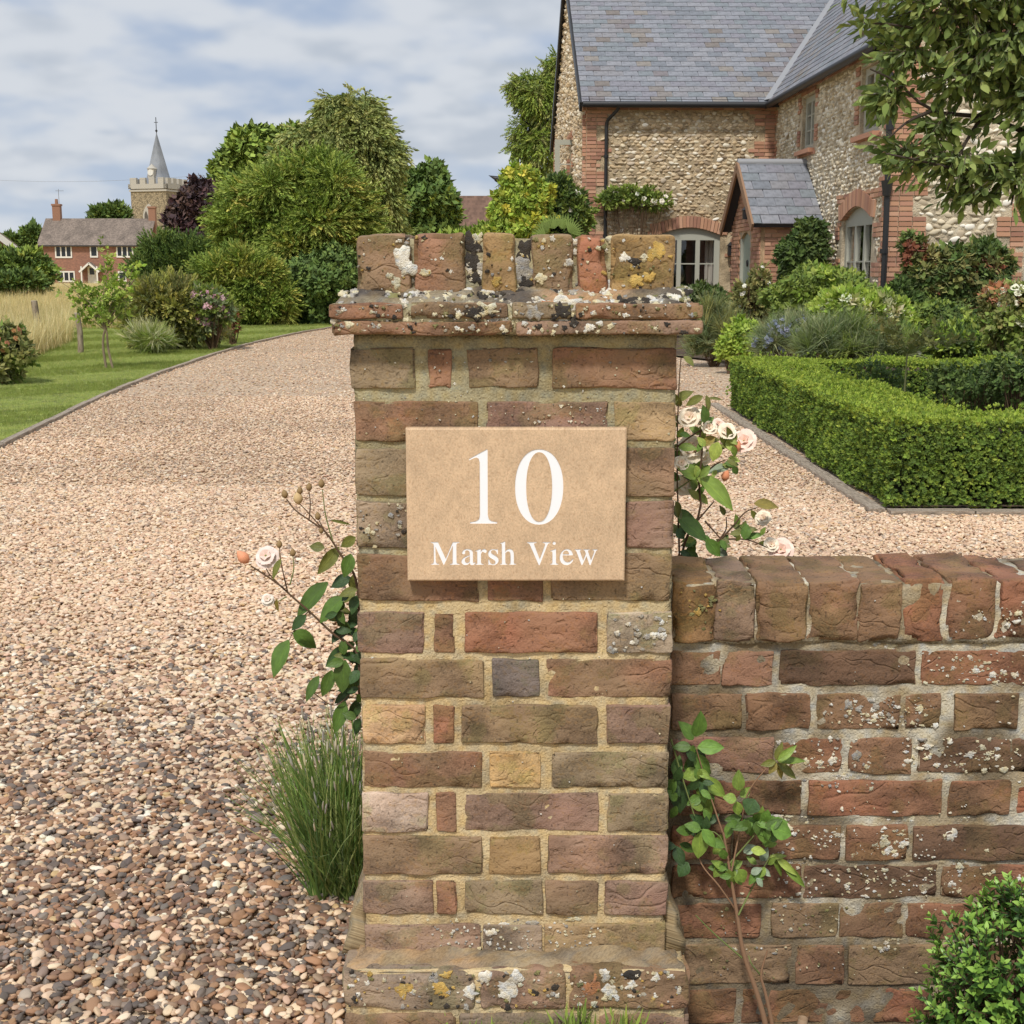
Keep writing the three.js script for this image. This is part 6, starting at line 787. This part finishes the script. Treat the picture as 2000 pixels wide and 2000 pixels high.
// ---------------------------------------------------------------- the tree whose branches hang in from the side
{
  const R = rng(733), foot = V(4.75, 0, -9.4), t = thing('overhanging_tree', 'leafy garden tree whose branches hang before the flint gable', 'tree', foot.toArray()), top = V(-0.1, 2.0, 0);
  part('trunk', taper([V(0, -0.05, 0), V(0.03, 1, 0.02), top, V(-0.25, 3.0, 0)], 0.11, 0.07, 9, 14), M.bark, t);
  const q = (px, py, d) => at(px, py, d).sub(foot), limbs = [[[2120, 300, 9.2], [1999, 256, 9.0], [1917, 228, 8.9], [1820, 216, 8.8], [1749, 159, 8.7], [1700, 135, 8.6]], [[2100, 250, 9.2], [1990, 180, 9], [1900, 120, 8.9], [1800, 60, 8.8], [1710, 45, 8.7], [1680, 44, 8.7]], [[2100, 330, 9.1], [1980, 320, 8.8], [1880, 330, 8.7], [1780, 310, 8.6], [1730, 300, 8.6]], [[2110, 200, 9.3], [2000, 80, 9.1], [1900, 10, 9]], [[2130, 100, 9.4], [1990, -60, 9.2]], [[1917, 228, 8.9], [1880, 290, 8.8], [1850, 370, 8.7]], [[1999, 256, 9], [1990, 330, 8.8], [1975, 400, 8.7]], [[1820, 216, 8.8], [1770, 240, 8.7], [1735, 270, 8.7]]];
  part('limbs', merge(limbs.map((l, i) => taper([...(i < 5 ? [V(-0.05, 1.9 + 0.2 * i, 0)] : []), ...l.map((a) => q(...a))], i < 5 ? 0.035 : 0.014, 0.005, 6, 18))), std({ color: C(70, 60, 52), roughness: 1 }), t);
  const lobes = lobesAt([[1840, 30, 150, 80], [1950, 70, 140, 110], [1760, 110, 80, 60], [1880, 160, 80, 50], [1985, 190, 80, 90], [1760, 300, 60, 36], [1850, 320, 110, 50], [1960, 350, 100, 60], [1880, 385, 60, 30], [1665, 50, 50, 24], [1735, 190, 50, 50], [1830, 250, 60, 30], [2060, 150, 120, 200], [2060, 330, 90, 110], [1900, -90, 240, 120], [2080, -100, 200, 150]], 8.8, foot, 1.0).map((l) => { l.r.z = Math.min(0.5, l.r.z); return l; });
  const lg = leafGeo(1, 0.46, { seg: 4, fold: 0.14, curl: 0.22, tip: 0.82 }), tn = greens([[106, 126, 56], [120, 140, 62], [92, 112, 50], [138, 156, 76], [156, 168, 90]]), mats = tn.map((c) => new THREE.MeshPhysicalMaterial({ color: c, roughness: 0.85, transmission: 0.25, thickness: 0, side: THREE.DoubleSide })), all = [], twigs = [];
  for (const { p, d } of spots(lobes, 2100, R, { shell: 0.25, gap: 0.1, freq: 3.2 })) { const out = d.clone().add(V(-0.35, -0.25, 0.25 * (R() - 0.5))).normalize(); twigs.push(taper([p.clone().addScaledVector(out, -0.16), p], 0.003, 0.0015, 4, 2)); for (let k = 0; k < 4; k++) { const dir = out.clone().add(V((R() - 0.5) * 1.3, (R() - 0.75) * 1.1, (R() - 0.5) * 1.3)).normalize(); all.push({ p: p.clone().addScaledVector(out, -0.13 * k / 3), q: quatTo(dir, R() * 6.28), s: 0.068 + 0.034 * R(), k: Math.floor(R() * 5) }); } }
  part('twigs', merge(twigs), M.bark, t, 'stuff');
  const rest = new Copies(); let n = 0; all.sort((a, b) => b.p.z - a.p.z);
  for (const e of all) { const s = seenAt(e.p.clone().add(foot)); if (n < 300 && s[0] < 2000 && s[1] > 0) { const m = part('leaf', lg, mats[e.k], t); m.position.copy(e.p); m.quaternion.copy(e.q); m.scale.setScalar(e.s); n++; } else rest.add(e.p, e.q, e.s, tn[e.k]); }
  rest.build('crown', lg, new THREE.MeshPhysicalMaterial({ roughness: 0.85, transmission: 0.25, thickness: 0, side: THREE.DoubleSide }), t);
}

// ---------------------------------------------------------------- lawn, field and the plants along them
{
  const R = rng(801), g = [tuftGeo(8, 1, 0.09, 21, 0.55, 0.7), tuftGeo(8, 1, 0.09, 22, 0.55, 0.7)], h = g.map(() => new Copies());
  const edge = (list, z) => { for (let i = 0; i + 1 < list.length; i++) { const [x0, z0] = list[i], [x1, z1] = list[i + 1]; if ((z - z0) * (z - z1) <= 0) return mix(x0, x1, (z - z0) / (z1 - z0 || 1)); } return list[0][0]; };
  for (let i = 0; i < 70000; i++) { const z = -9 - 27 * Math.pow(R(), 1.3), x1 = edge(driveEdge, z) - 0.05, x0 = Math.max(edge(lawnFar, z) - 0.25, 0.42 * z - 1.2), x = mix(x0, x1, R()); if (x > x1 || x1 < x0) continue; const band = Math.sin((z * 0.8 + x * 0.9) * 2.2) > 0 ? 1 : -1; h[i % 2].add(V(x, 0, z), quatOf((R() - 0.5) * 0.4 + 0.8 * band, R() * 6.28 * 0.15, (R() - 0.5) * 0.4), 0.034 * (0.7 + 0.6 * R()) * (z < -18 ? 1.35 : 1), vary(pick(PAL.lawn, R), R, 0.16, 0.03)); }
  const t = thing('lawn_grass', 'short mown striped grass of the verge beside the drive', 'grass'); t.userData.kind = 'stuff'; h.forEach((c, k) => c.build('blades', g[k], M.blade, t));
  const g2 = [tuftGeo(9, 1, 0.016, 23, 0.5, 0.5), tuftGeo(9, 1, 0.016, 24, 0.7, 0.5)], f = g2.map(() => new Copies());
  for (let i = 0; i < 26000; i++) { const z = -17 - 75 * Math.pow(R(), 1.7), x1 = (z > -31 ? edge(lawnFar, z) : -9) - 0.1, x0 = 0.405 * z - 1, x = mix(x0, x1, R()); if (x0 > x1) continue; f[i % 2].add(V(x, 0, z), quatOf((R() - 0.5) * 0.3, R() * 6.28, (R() - 0.5) * 0.3), (0.32 + 0.3 * R()) * (z < -50 ? 1.2 : 1), vary(pick(PAL.hay, R), R, 0.14, 0.02)); }
  const t2 = thing('meadow_grass', 'tall dry golden grass standing in the field beyond the verge', 'grass'); t2.userData.kind = 'stuff'; f.forEach((c, k) => c.build('blades', g2[k], M.blade, t2));
}
{ // sapling on the verge
  const R = rng(811), foot = at(205, 530, 18.1).setY(0), t = thing('sapling', 'young two stemmed sapling with open leafy branches on the verge', 'tree', foot.toArray()), q = (x, y, d = 0) => at(x, y, 18.1 + d).sub(foot), bark = std({ color: C(136, 120, 98), roughness: 1 });
  part('trunk', taper([V(-0.05, -0.03, 0), q(201, 670), q(206, 640), q(235, 590), q(262, 545)], 0.019, 0.008, 7, 14), bark, t); part('trunk', taper([V(0.05, -0.03, 0.03), q(211, 680), q(206, 640), q(180, 610), q(150, 575)], 0.018, 0.008, 7, 14), bark, t);
  const tips = [[120, 552], [150, 590], [170, 560], [195, 580], [205, 545], [215, 510], [200, 490], [235, 560], [255, 545], [262, 520], [230, 600], [245, 585], [160, 615], [185, 600], [225, 535], [205, 620], [140, 562], [250, 600]], limbs = [], h = [new Copies(), new Copies()];
  for (const [x, y] of tips) { const e = q(x, y, (R() - 0.5) * 0.7); limbs.push(taper([q(206, 645), q(206, 640).lerp(e, 0.5).add(V((R() - 0.5) * 0.15, 0.05, 0)), e], 0.009, 0.003, 5, 6)); for (let k = 0; k < 17; k++) { const p = q(206, 640).lerp(e, 0.45 + 0.6 * R()).add(V((R() - 0.5) * 0.2, (R() - 0.4) * 0.2, (R() - 0.5) * 0.2)); h[k % 2].add(p, quatTo(V(R() - 0.5, R() - 0.2, R() - 0.5), R() * 6), 0.05 + 0.035 * R(), vary(pick(PAL.mid.concat(PAL.bright), R), R)); } }
  part('limbs', merge(limbs), bark, t); h.forEach((c, k) => c.build('crown', BROAD[k], M.leaf, t));
}
for (const [x, y0, y1, d, w, lab] of [[65, 588, 690, 24, 0.13, 'thick weathered fence post standing in the dry field grass'], [148, 612, 700, 21.5, 0.1, 'thin grey fence post behind the sapling in the field grass']]) { const foot = at(x, 530, d).setY(0), h = at(x, y0, d).y, t = thing('fence_post', lab, 'post', foot.toArray()); part('post', taper([V(0, -0.1, 0), V(0.01, h * 0.5, 0), V(-0.02, h, 0)], w / 2, w / 2.3, 7), std({ color: C(166, 152, 132), map: limeMap, roughness: 1 }), t); part('post_cap', new THREE.CylinderGeometry(w / 2.35, w / 2.3, 0.02, 7).translate(-0.02, h, 0), std({ color: C(180, 168, 150) }), t); }
plant({ name: 'verge_shrub', label: 'russet tinged leafy shrub at the edge of the verge and field', d: 15.6, lobes: [[-10, 690, 60, 50], [30, 712, 30, 36], [-30, 720, 50, 40]], n: 700, size: 0.12, cols: PAL.mid.concat(PAL.olive), geo: BROAD, flowers: [90, 0.03, greens([[176, 116, 84], [190, 140, 90]])] });
plant({ name: 'olive_shrub', label: 'broad feathery olive green shrub behind the sapling', d: 22.5, lobes: [[330, 606, 56, 46], [362, 628, 34, 36], [300, 628, 34, 36], [380, 640, 22, 26]], n: 3000, size: 0.2, cols: PAL.olive.concat(PAL.gold), geo: PLUME, droop: 0.15 });
tuftPlant({ name: 'variegated_clump', label: 'low clump of cream edged strappy leaves on the verge', cat: 'plant', d: 21.3, lobes: [[290, 662, 40, 24]], n: 420, size: 0.26, cols: PAL.cream.concat(PAL.mid), geo: TUFT, droop: 0.5 });
plant({ name: 'pink_astilbe', label: 'pink flowering plant amid the verge shrubs', d: 22.4, lobes: [[408, 592, 34, 24], [432, 608, 16, 20], [398, 630, 22, 26]], n: 500, size: 0.13, cols: PAL.grey.concat(PAL.mid), flowers: [900, 0.045, greens([[222, 176, 186], [206, 156, 170], [232, 196, 200]])] });
plant({ name: 'orange_flowers', label: 'small orange flowered plant next to the pink blooms', d: 24, lobes: [[450, 618, 16, 18], [448, 636, 12, 14]], n: 200, size: 0.1, cols: PAL.rust.concat(PAL.mid), flowers: [120, 0.035, greens([[206, 120, 76]])] });
tuftPlant({ name: 'pale_grass_clump', label: 'pale arching grass clump below the pink blooms', cat: 'plant', d: 22.9, lobes: [[402, 656, 20, 14], [428, 650, 16, 12]], n: 260, size: 0.22, cols: PAL.cream.concat(PAL.gold), droop: 0.5 });
plant({ name: 'golden_green_shrub', label: 'tall yellow green shrub with layered branches along the verge', d: 33, lobes: [[460, 540, 56, 40], [496, 560, 44, 48], [430, 575, 34, 34], [540, 596, 36, 32], [496, 600, 44, 30]], n: 3200, size: 0.24, cols: PAL.gold.concat(PAL.mid), geo: PLUME, droop: 0.05 });
plant({ name: 'feathery_tree', label: 'large feathery golden green tree spreading over the verge', cat: 'tree', d: 37, lobes: [[570, 440, 120, 90], [650, 460, 90, 90], [500, 470, 80, 60], [560, 380, 90, 50], [640, 390, 80, 60], [600, 520, 110, 70], [680, 530, 60, 70], [480, 430, 50, 40]], n: 8500, size: 0.36, cols: PAL.gold.concat(PAL.mid, PAL.mid), geo: PLUME, droop: -0.3, trunk: [2.0, 0.22], fill: { shell: 0.6, gap: 0.1 } });
plant({ name: 'shade_shrub', label: 'dark dense undergrowth beneath the feathery tree', d: 34, lobes: [[590, 590, 70, 46], [650, 600, 60, 40], [540, 610, 40, 30], [690, 590, 50, 50], [620, 545, 80, 50]], n: 2600, size: 0.22, cols: PAL.dark, geo: BROAD });
plant({ name: 'willow_tree', label: 'tall grey green willow with drooping upper branches', cat: 'tree', d: 47, lobes: [[690, 230, 50, 50], [640, 300, 80, 60], [710, 320, 60, 90], [740, 420, 40, 70], [660, 260, 60, 50], [620, 330, 60, 50], [750, 300, 24, 40]], n: 6000, size: 0.5, cols: PAL.willow, geo: PLUME, droop: -1.1, trunk: [4, 0.3], fill: { shell: 0.45, gap: 0.14 } });
plant({ name: 'broadleaf_tree', label: 'dark green broadleaved tree with loose top beside the willow', cat: 'tree', d: 55, lobes: [[520, 330, 70, 60], [470, 320, 36, 30], [560, 300, 50, 40], [500, 390, 80, 50], [450, 350, 26, 20], [500, 285, 36, 20]], n: 3200, size: 0.55, cols: PAL.dark.concat(PAL.mid), geo: BROAD, trunk: [4, 0.3], fill: { shell: 0.4, gap: 0.18 } });
plant({ name: 'plum_tree', label: 'dark purple leaved plum tree in front of the church', cat: 'tree', d: 52, lobes: [[390, 430, 46, 50], [420, 400, 36, 32], [365, 450, 30, 40], [400, 480, 44, 40], [440, 450, 36, 50]], n: 2600, size: 0.46, cols: PAL.plum, geo: BROAD, trunk: [2.2, 0.2] });
plant({ name: 'dark_conifer', label: 'spreading dark evergreen in front of the plum tree', cat: 'tree', d: 46, lobes: [[335, 524, 56, 38], [370, 504, 38, 30], [304, 540, 26, 20], [400, 530, 46, 34]], n: 2600, size: 0.4, cols: PAL.dark, geo: PLUME, trunk: [1, 0.18] });
plant({ name: 'field_hedge', label: 'rounded mid green field hedge at the far side of the meadow', cat: 'hedge', d: 58, lobes: [[30, 526, 50, 24], [66, 534, 28, 16], [-30, 520, 50, 28]], n: 1300, size: 0.5, cols: PAL.mid.concat(PAL.dark) });
plant({ name: 'clipped_hedge', label: 'straight dark clipped hedge in front of the rounded field hedge', cat: 'hedge', d: 52, lobes: [[20, 554, 50, 10], [-40, 552, 50, 12], [62, 556, 20, 8]], n: 900, size: 0.4, cols: PAL.dark });
plant({ name: 'green_tree', label: 'compact vivid green tree next to the brown tiled roof', cat: 'tree', d: 58, lobes: [[830, 390, 60, 46], [800, 420, 46, 40], [858, 420, 32, 34], [845, 352, 22, 22], [790, 360, 24, 22], [815, 455, 60, 28], [820, 520, 70, 46]], n: 2800, size: 0.5, cols: PAL.mid.concat(PAL.dark, PAL.dark), geo: BROAD, trunk: [3, 0.25], fill: { shell: 0.6 } });
plant({ name: 'low_garden_shrub', label: 'light green rounded shrub below the brown tiled roof', d: 42, lobes: [[955, 468, 36, 18], [900, 480, 50, 18], [930, 540, 70, 50]], n: 900, size: 0.34, cols: PAL.bright.concat(PAL.mid) });
plant({ name: 'birch_tree', label: 'slender airy birch standing behind the cottage gable', cat: 'tree', d: 62, lobes: [[1040, 190, 34, 40], [1075, 220, 30, 60], [1020, 270, 20, 40], [1060, 300, 36, 50], [1085, 130, 20, 30], [1010, 175, 14, 20]], n: 1500, size: 0.42, cols: PAL.willow.concat(PAL.mid), geo: PLUME, droop: -0.8, trunk: [9, 0.16], fill: { shell: 0.2, gap: 0.2 } });
plant({ name: 'distant_tree', label: 'distant dark tree left of the red brick house', cat: 'tree', d: 190, lobes: [[68, 474, 15, 20], [50, 486, 14, 14], [24, 482, 14, 14]], n: 900, size: 1.4, cols: PAL.dark, trunk: [4, 0.5] });
plant({ name: 'distant_tree', label: 'distant tree top showing above the ridge of the red brick house', cat: 'tree', d: 195, lobes: [[215, 420, 24, 9], [215, 440, 28, 20]], n: 500, size: 1.4, cols: PAL.dark, trunk: [6, 0.5] });

// ---------------------------------------------------------------- buildings beyond the field
const farBrick = texture(512, (u, v) => { const r = Math.floor(v * 64), x = u * 24 + (r % 2) * 0.5, joint = v * 64 - r < 0.16 || x - Math.floor(x) < 0.05, h = PERM[PERM[Math.floor(x) & 255] + (r & 255)] / 255; const c = joint ? [0.72, 0.62, 0.54] : [0.58 + 0.12 * h, 0.44 + 0.08 * h, 0.39 + 0.06 * h]; return c; });
const farTile = texture(512, (u, v) => { const r = Math.floor(v * 40), h = PERM[PERM[Math.floor(u * 48 + (r % 2) * 0.5) & 255] + r] / 255, n = fbm(u * 8, v * 8, 4, 4, 8) * 0.2; const k = 0.86 + 0.2 * h + n; return [0.50 * k, 0.45 * k, 0.41 * k]; });
const flintFar = texture(512, (u, v) => { const n = fbm(u * 24, v * 24, 2, 4, 24), k = 0.9 + n * 0.5; return [0.70 * k, 0.65 * k, 0.56 * k]; });
function uvWorld(g, k) { const p = g.attributes.position, n = g.attributes.normal, uv = new Float32Array(p.count * 2); for (let i = 0; i < p.count; i++) { const ax = Math.abs(n.getX(i)), ay = Math.abs(n.getY(i)), az = Math.abs(n.getZ(i)); uv[i * 2] = (ax > az && ax > ay ? p.getZ(i) : p.getX(i)) / k; uv[i * 2 + 1] = (ay > ax && ay > az ? p.getZ(i) : p.getY(i)) / k; } g.setAttribute('uv', new THREE.BufferAttribute(uv, 2)); return g; }
function gablePrism(w, e, r, d) { const s = new THREE.Shape([[0, 0], [d, 0], [d, e], [d / 2, r], [0, e]].map(([a, b]) => new THREE.Vector2(a, b))); const g = new THREE.ExtrudeGeometry(s, { depth: w, bevelEnabled: false }); g.rotateY(Math.PI / 2); g.computeVertexNormals(); return g; }   // runs along x, goes away along -z
function slopeRoof(w, e, r, d, over = 0.35, th = 0.18) { const k = (r - e) / (d / 2), L = Math.hypot(d / 2 + over, (d / 2 + over) * k), a = Math.atan(k), l = []; for (const s of [1, -1]) { const g = new THREE.BoxGeometry(w + 0.4, th, L); g.rotateX(s * a); g.translate(w / 2, e + (r - e) / 2 - over * k / 2 + 0.1, -d / 2 + s * (d / 4 + over / 2)); l.push(g); } return merge(l); }
function farWindow(root, x, y, w, h, z, lights) { const f = new THREE.Group(); f.name = 'window'; f.position.set(x, y, z); root.add(f); part('frame', merge([box(w, 0.16, 0.1, 0, h - 0.08, 0), box(w, 0.18, 0.12, 0, 0.09, 0.01), ...Array.from({ length: lights + 1 }, (_, i) => box(0.14, h, 0.1, -w / 2 + 0.07 + (w - 0.14) * i / lights, h / 2, 0.005))]), M.white, f); for (let i = 0; i < lights; i++) { const lw = (w - 0.14) / lights; part('pane', box(lw - 0.12, h - 0.3, 0.02, -w / 2 + 0.07 + lw * (i + 0.5), h / 2, 0.0), std({ color: C(40, 44, 50), roughness: 0.15 }), f); } }
{
  const D = 150, o = at(80, 530, D).setY(-0.1), s = D / 2600, t = thing('brick_house', 'red brick house with brown tiled roof and white windows across the field', 'house', o.toArray(), undefined, 0.05), hy = (py) => at(1000, py, D).y + 0.1, X = (px) => (px - 80) * s, W = X(285), E = hy(478), Rg = hy(427), dep = 7.5;
  part('wall', uvWorld(gablePrism(W, E, Rg, dep), 5), std({ map: farBrick, color: C(230, 220, 214), roughness: 1 }), t); const rf = part('roof', uvWorld(slopeRoof(W, E, Rg, dep), 6), std({ map: farTile, roughness: 1 }), t);
  const chim = std({ color: C(150, 112, 92), roughness: 1 }); part('chimney', merge([box(0.85, 3.6, 0.8, X(99), Rg - 0.2, -dep / 2), box(1.0, 0.2, 0.95, X(99), Rg + 1.65, -dep / 2), new THREE.CylinderGeometry(0.16, 0.2, 0.6, 8).translate(X(99), Rg + 2.0, -dep / 2)]), chim, rf); part('chimney', merge([box(0.75, 3.0, 0.8, X(283), Rg - 0.1, -dep / 2), box(0.9, 0.2, 0.95, X(283), Rg + 1.4, -dep / 2)]), chim, rf);
  part('aerial', merge([box(0.04, 1.6, 0.04, X(104), Rg + 2.6, -dep / 2), box(0.9, 0.04, 0.04, X(106), Rg + 3.2, -dep / 2)]), std({ color: C(120, 120, 122) }), rf);
  for (const [a, b, y0, y1, n] of [[109, 141, 480, 504, 3], [175, 190, 480, 503, 1], [225, 257, 480, 503, 3], [112, 144, 530, 551, 3], [226, 242, 530, 551, 1]]) farWindow(t, X((a + b) / 2), hy(y1), (b - a) * s, (y1 - y0) * s, 0.02, n);
  const pc = new THREE.Group(); pc.name = 'porch'; t.add(pc); part('roof', merge([-1, 1].map((k) => box(1.5, 0.14, 1.3).rotateZ(-k * 0.72).translate(X(177) + k * 0.52, hy(520) - 0.1, 0.65))), std({ map: farTile }), pc); part('bargeboard', merge([-1, 1].map((k) => box(1.5, 0.2, 0.06).rotateZ(-k * 0.72).translate(X(177) + k * 0.52, hy(520) - 0.14, 1.33))), M.white, pc); for (const k of [-1, 1]) part('post', box(0.14, 2.0, 0.14, X(177) + k * 0.85, 0.95, 1.25), M.white, pc);
  const dr = part('door', box(0.95, 2.0, 0.08, X(177), 1.0, 0.05), M.white, t); part('pane', box(0.5, 0.7, 0.02, X(177), 1.4, 0.1), std({ color: C(50, 54, 58), roughness: 0.2 }), dr); part('gutter', box(W, 0.12, 0.14, W / 2, E - 0.12, 0.4), M.black, t);
}
{
  const D = 220, s = D / 2600, o = at(318, 530, D).setY(-0.1), t = thing('church', 'flint church tower with battlements and slender grey spire', 'church', o.toArray(), undefined, -0.3), hy = (py) => at(1000, py, D).y + 0.1, W = 6.4, top = hy(370), stone = std({ map: flintFar, color: C(224, 218, 206), roughness: 1 }), ash = std({ color: C(184, 178, 166), roughness: 1 });
  const tw = part('tower', uvWorld(box(W, top, W, 0, top / 2, 0), 3), stone, t);
  const bat = []; for (const side of [0, 1, 2, 3]) for (let k = 0; k < 4; k++) { const g = box(1.0, 1.05, 0.45, -W / 2 + 0.75 + k * (W - 1.5) / 3, top + 1.1, W / 2 + 0.02); g.rotateY(side * Math.PI / 2); bat.push(g); } for (const side of [0, 1, 2, 3]) { const g = box(W + 0.5, 0.75, 0.5, 0, top + 0.3, W / 2); g.rotateY(side * Math.PI / 2); bat.push(g); } part('battlement', merge(bat), ash, t); part('string_course', merge([box(W + 0.35, 0.28, W + 0.35, 0, top - 0.35, 0), box(W + 0.35, 0.28, W + 0.35, 0, top - 7.2, 0)]), ash, t);
  part('buttress', merge([[-1, -1], [1, -1], [1, 1], [-1, 1]].map(([a, b]) => box(0.9, top * 0.7, 0.9, a * W / 2, top * 0.35, b * W / 2))), ash, t);
  for (const [a, z] of [[0, W / 2], [Math.PI / 2, W / 2]]) { const g = new THREE.Group(); g.name = 'window'; g.rotation.y = a; t.add(g); const sh = new THREE.Shape(); sh.moveTo(-1.05, 0); sh.lineTo(1.05, 0); sh.lineTo(1.05, 2.6); sh.quadraticCurveTo(0.9, 3.8, 0, 4.4); sh.quadraticCurveTo(-0.9, 3.8, -1.05, 2.6); part('surround', new THREE.ExtrudeGeometry(sh, { depth: 0.16, bevelEnabled: false }).translate(0, top - 6.8, z), ash, g); for (const k of [-1, 1]) { const l = new THREE.Shape(); l.moveTo(k * 0.45 - 0.32, 0.3); l.lineTo(k * 0.45 + 0.32, 0.3); l.lineTo(k * 0.45 + 0.32, 2.5); l.quadraticCurveTo(k * 0.45, 3.3, k * 0.45, 3.3); l.quadraticCurveTo(k * 0.45 - 0.32, 2.9, k * 0.45 - 0.32, 2.5); part('louvre', new THREE.ExtrudeGeometry(l, { depth: 0.1, bevelEnabled: false }).translate(0, top - 6.8, z + 0.1), std({ color: C(92, 86, 78) }), g); } }
  const tip = hy(258), spire = part('spire', new THREE.ConeGeometry(2.35, tip - top, 8).translate(0, top + (tip - top) / 2, 0), std({ color: C(146, 150, 156), map: slateMap, roughness: 0.7 }), t);
  part('finial', merge([box(0.09, 2.6, 0.09, 0, tip + 1.0, 0), box(0.7, 0.08, 0.08, 0, tip + 1.5, 0), new THREE.SphereGeometry(0.2, 8, 6).translate(0, tip + 0.2, 0)]), M.black, spire); part('dormer', merge([box(1.1, 1.5, 1.0, 0, top + 2.4, 1.75), new THREE.ConeGeometry(0.9, 0.8, 4).rotateY(0.785).translate(0, top + 3.5, 1.75)]), ash, spire); part('clock', new THREE.CylinderGeometry(0.5, 0.5, 0.1, 16).rotateX(Math.PI / 2).translate(0, top + 2.5, 2.3), M.white, spire);
  part('nave', uvWorld(gablePrism(18, 6.2, 10.5, 8).translate(3, 0, 4), 3), stone, t); part('nave_roof', slopeRoof(18, 6.2, 10.5, 8).translate(3, 0, 4), std({ map: farTile, roughness: 1 }), t);
}
{
  const D = 62, o = at(40, 530, D).setY(0), t = thing('gabled_house', 'brick house gable with white bargeboard at the far edge of the field', 'house', o.toArray(), undefined, 0.45), hy = (py) => at(1000, py, D).y;
  const e = hy(484), r = hy(395), w = 6; const s = new THREE.Shape([[0, 0], [-w, 0], [-w, e], [-w / 2, r + 0.4], [0, e]].map(([a, b]) => new THREE.Vector2(a, b))); part('wall', uvWorld(new THREE.ExtrudeGeometry(s, { depth: 7, bevelEnabled: false }).translate(-0.2, 0, -7), 5), std({ map: farBrick, color: C(240, 226, 218), roughness: 1 }), t);
  const k = Math.atan2(r + 0.4 - e, w / 2), L = Math.hypot(w / 2, r + 0.4 - e) + 0.6; part('roof', merge([1, -1].map((q) => box(L, 0.16, 7.6, 0, 0, 0).rotateZ(-q * k).translate(-0.2 - w / 2 + q * (w / 4 + 0.1), (e + r + 0.4) / 2 + 0.02, -3.5))), std({ map: farTile, roughness: 1 }), t); part('bargeboard', merge([1, -1].map((q) => box(L, 0.26, 0.06, 0, 0, 0).rotateZ(-q * k).translate(-0.2 - w / 2 + q * (w / 4 + 0.1), (e + r + 0.4) / 2 - 0.12, 0.34))), M.white, t);
}
{
  const D = 72, o = at(880, 530, D).setY(0), s = D / 2600, t = thing('barn', 'outbuilding with a plain brown tiled roof behind the garden trees', 'barn', o.toArray()), hy = (py) => at(1000, py, D).y, W = 190 * s, e = hy(500), r = hy(374), dep = 7;
  part('wall', uvWorld(gablePrism(W, e, r - 0.3, dep), 5), std({ map: farBrick, roughness: 1 }), t); const rf = part('roof', uvWorld(slopeRoof(W, e, r - 0.2, dep), 6), std({ map: farTile, color: C(236, 208, 196), roughness: 1 }), t);
  part('weathervane', merge([box(0.05, 0.9, 0.05, 92 * s, r + 0.4, -dep / 2), new THREE.SphereGeometry(0.22, 8, 6).scale(1.2, 0.8, 0.5).translate(92 * s, r + 0.85, -dep / 2), new THREE.ConeGeometry(0.16, 0.5, 6).rotateZ(1.2).translate(92 * s - 0.35, r + 0.98, -dep / 2), new THREE.ConeGeometry(0.1, 0.3, 6).rotateZ(-1.0).translate(92 * s + 0.3, r + 1.0, -dep / 2)]), M.black, rf);
}
{ // overhead line
  const a = at(-120, 345, 120), b = at(460, 338, 95), t = thing('overhead_wire', 'thin overhead power line sagging across the sky before the spire', 'wire'); const pts = []; for (let i = 0; i <= 12; i++) { const p = a.clone().lerp(b, i / 12); p.y -= 0.5 * Math.sin(Math.PI * i / 12); pts.push(p); } part('cable', tube(pts, 0.011, 5, 40), std({ color: C(150, 154, 162) }), t);
  for (const p of [a, b]) { const q = thing('utility_pole', p === a ? 'wooden pole carrying the overhead wire across the field' : 'wooden pole of the overhead wire hidden among dark trees', 'pole', [p.x, 0, p.z]); part('pole', new THREE.CylinderGeometry(0.11, 0.15, p.y + 0.4, 8).translate(0, (p.y + 0.2) / 2, 0), M.bark, q); part('cross_arm', box(1.6, 0.1, 0.1, 0, p.y - 0.05, 0), M.bark, q); }
}

renderer.render(scene, camera);
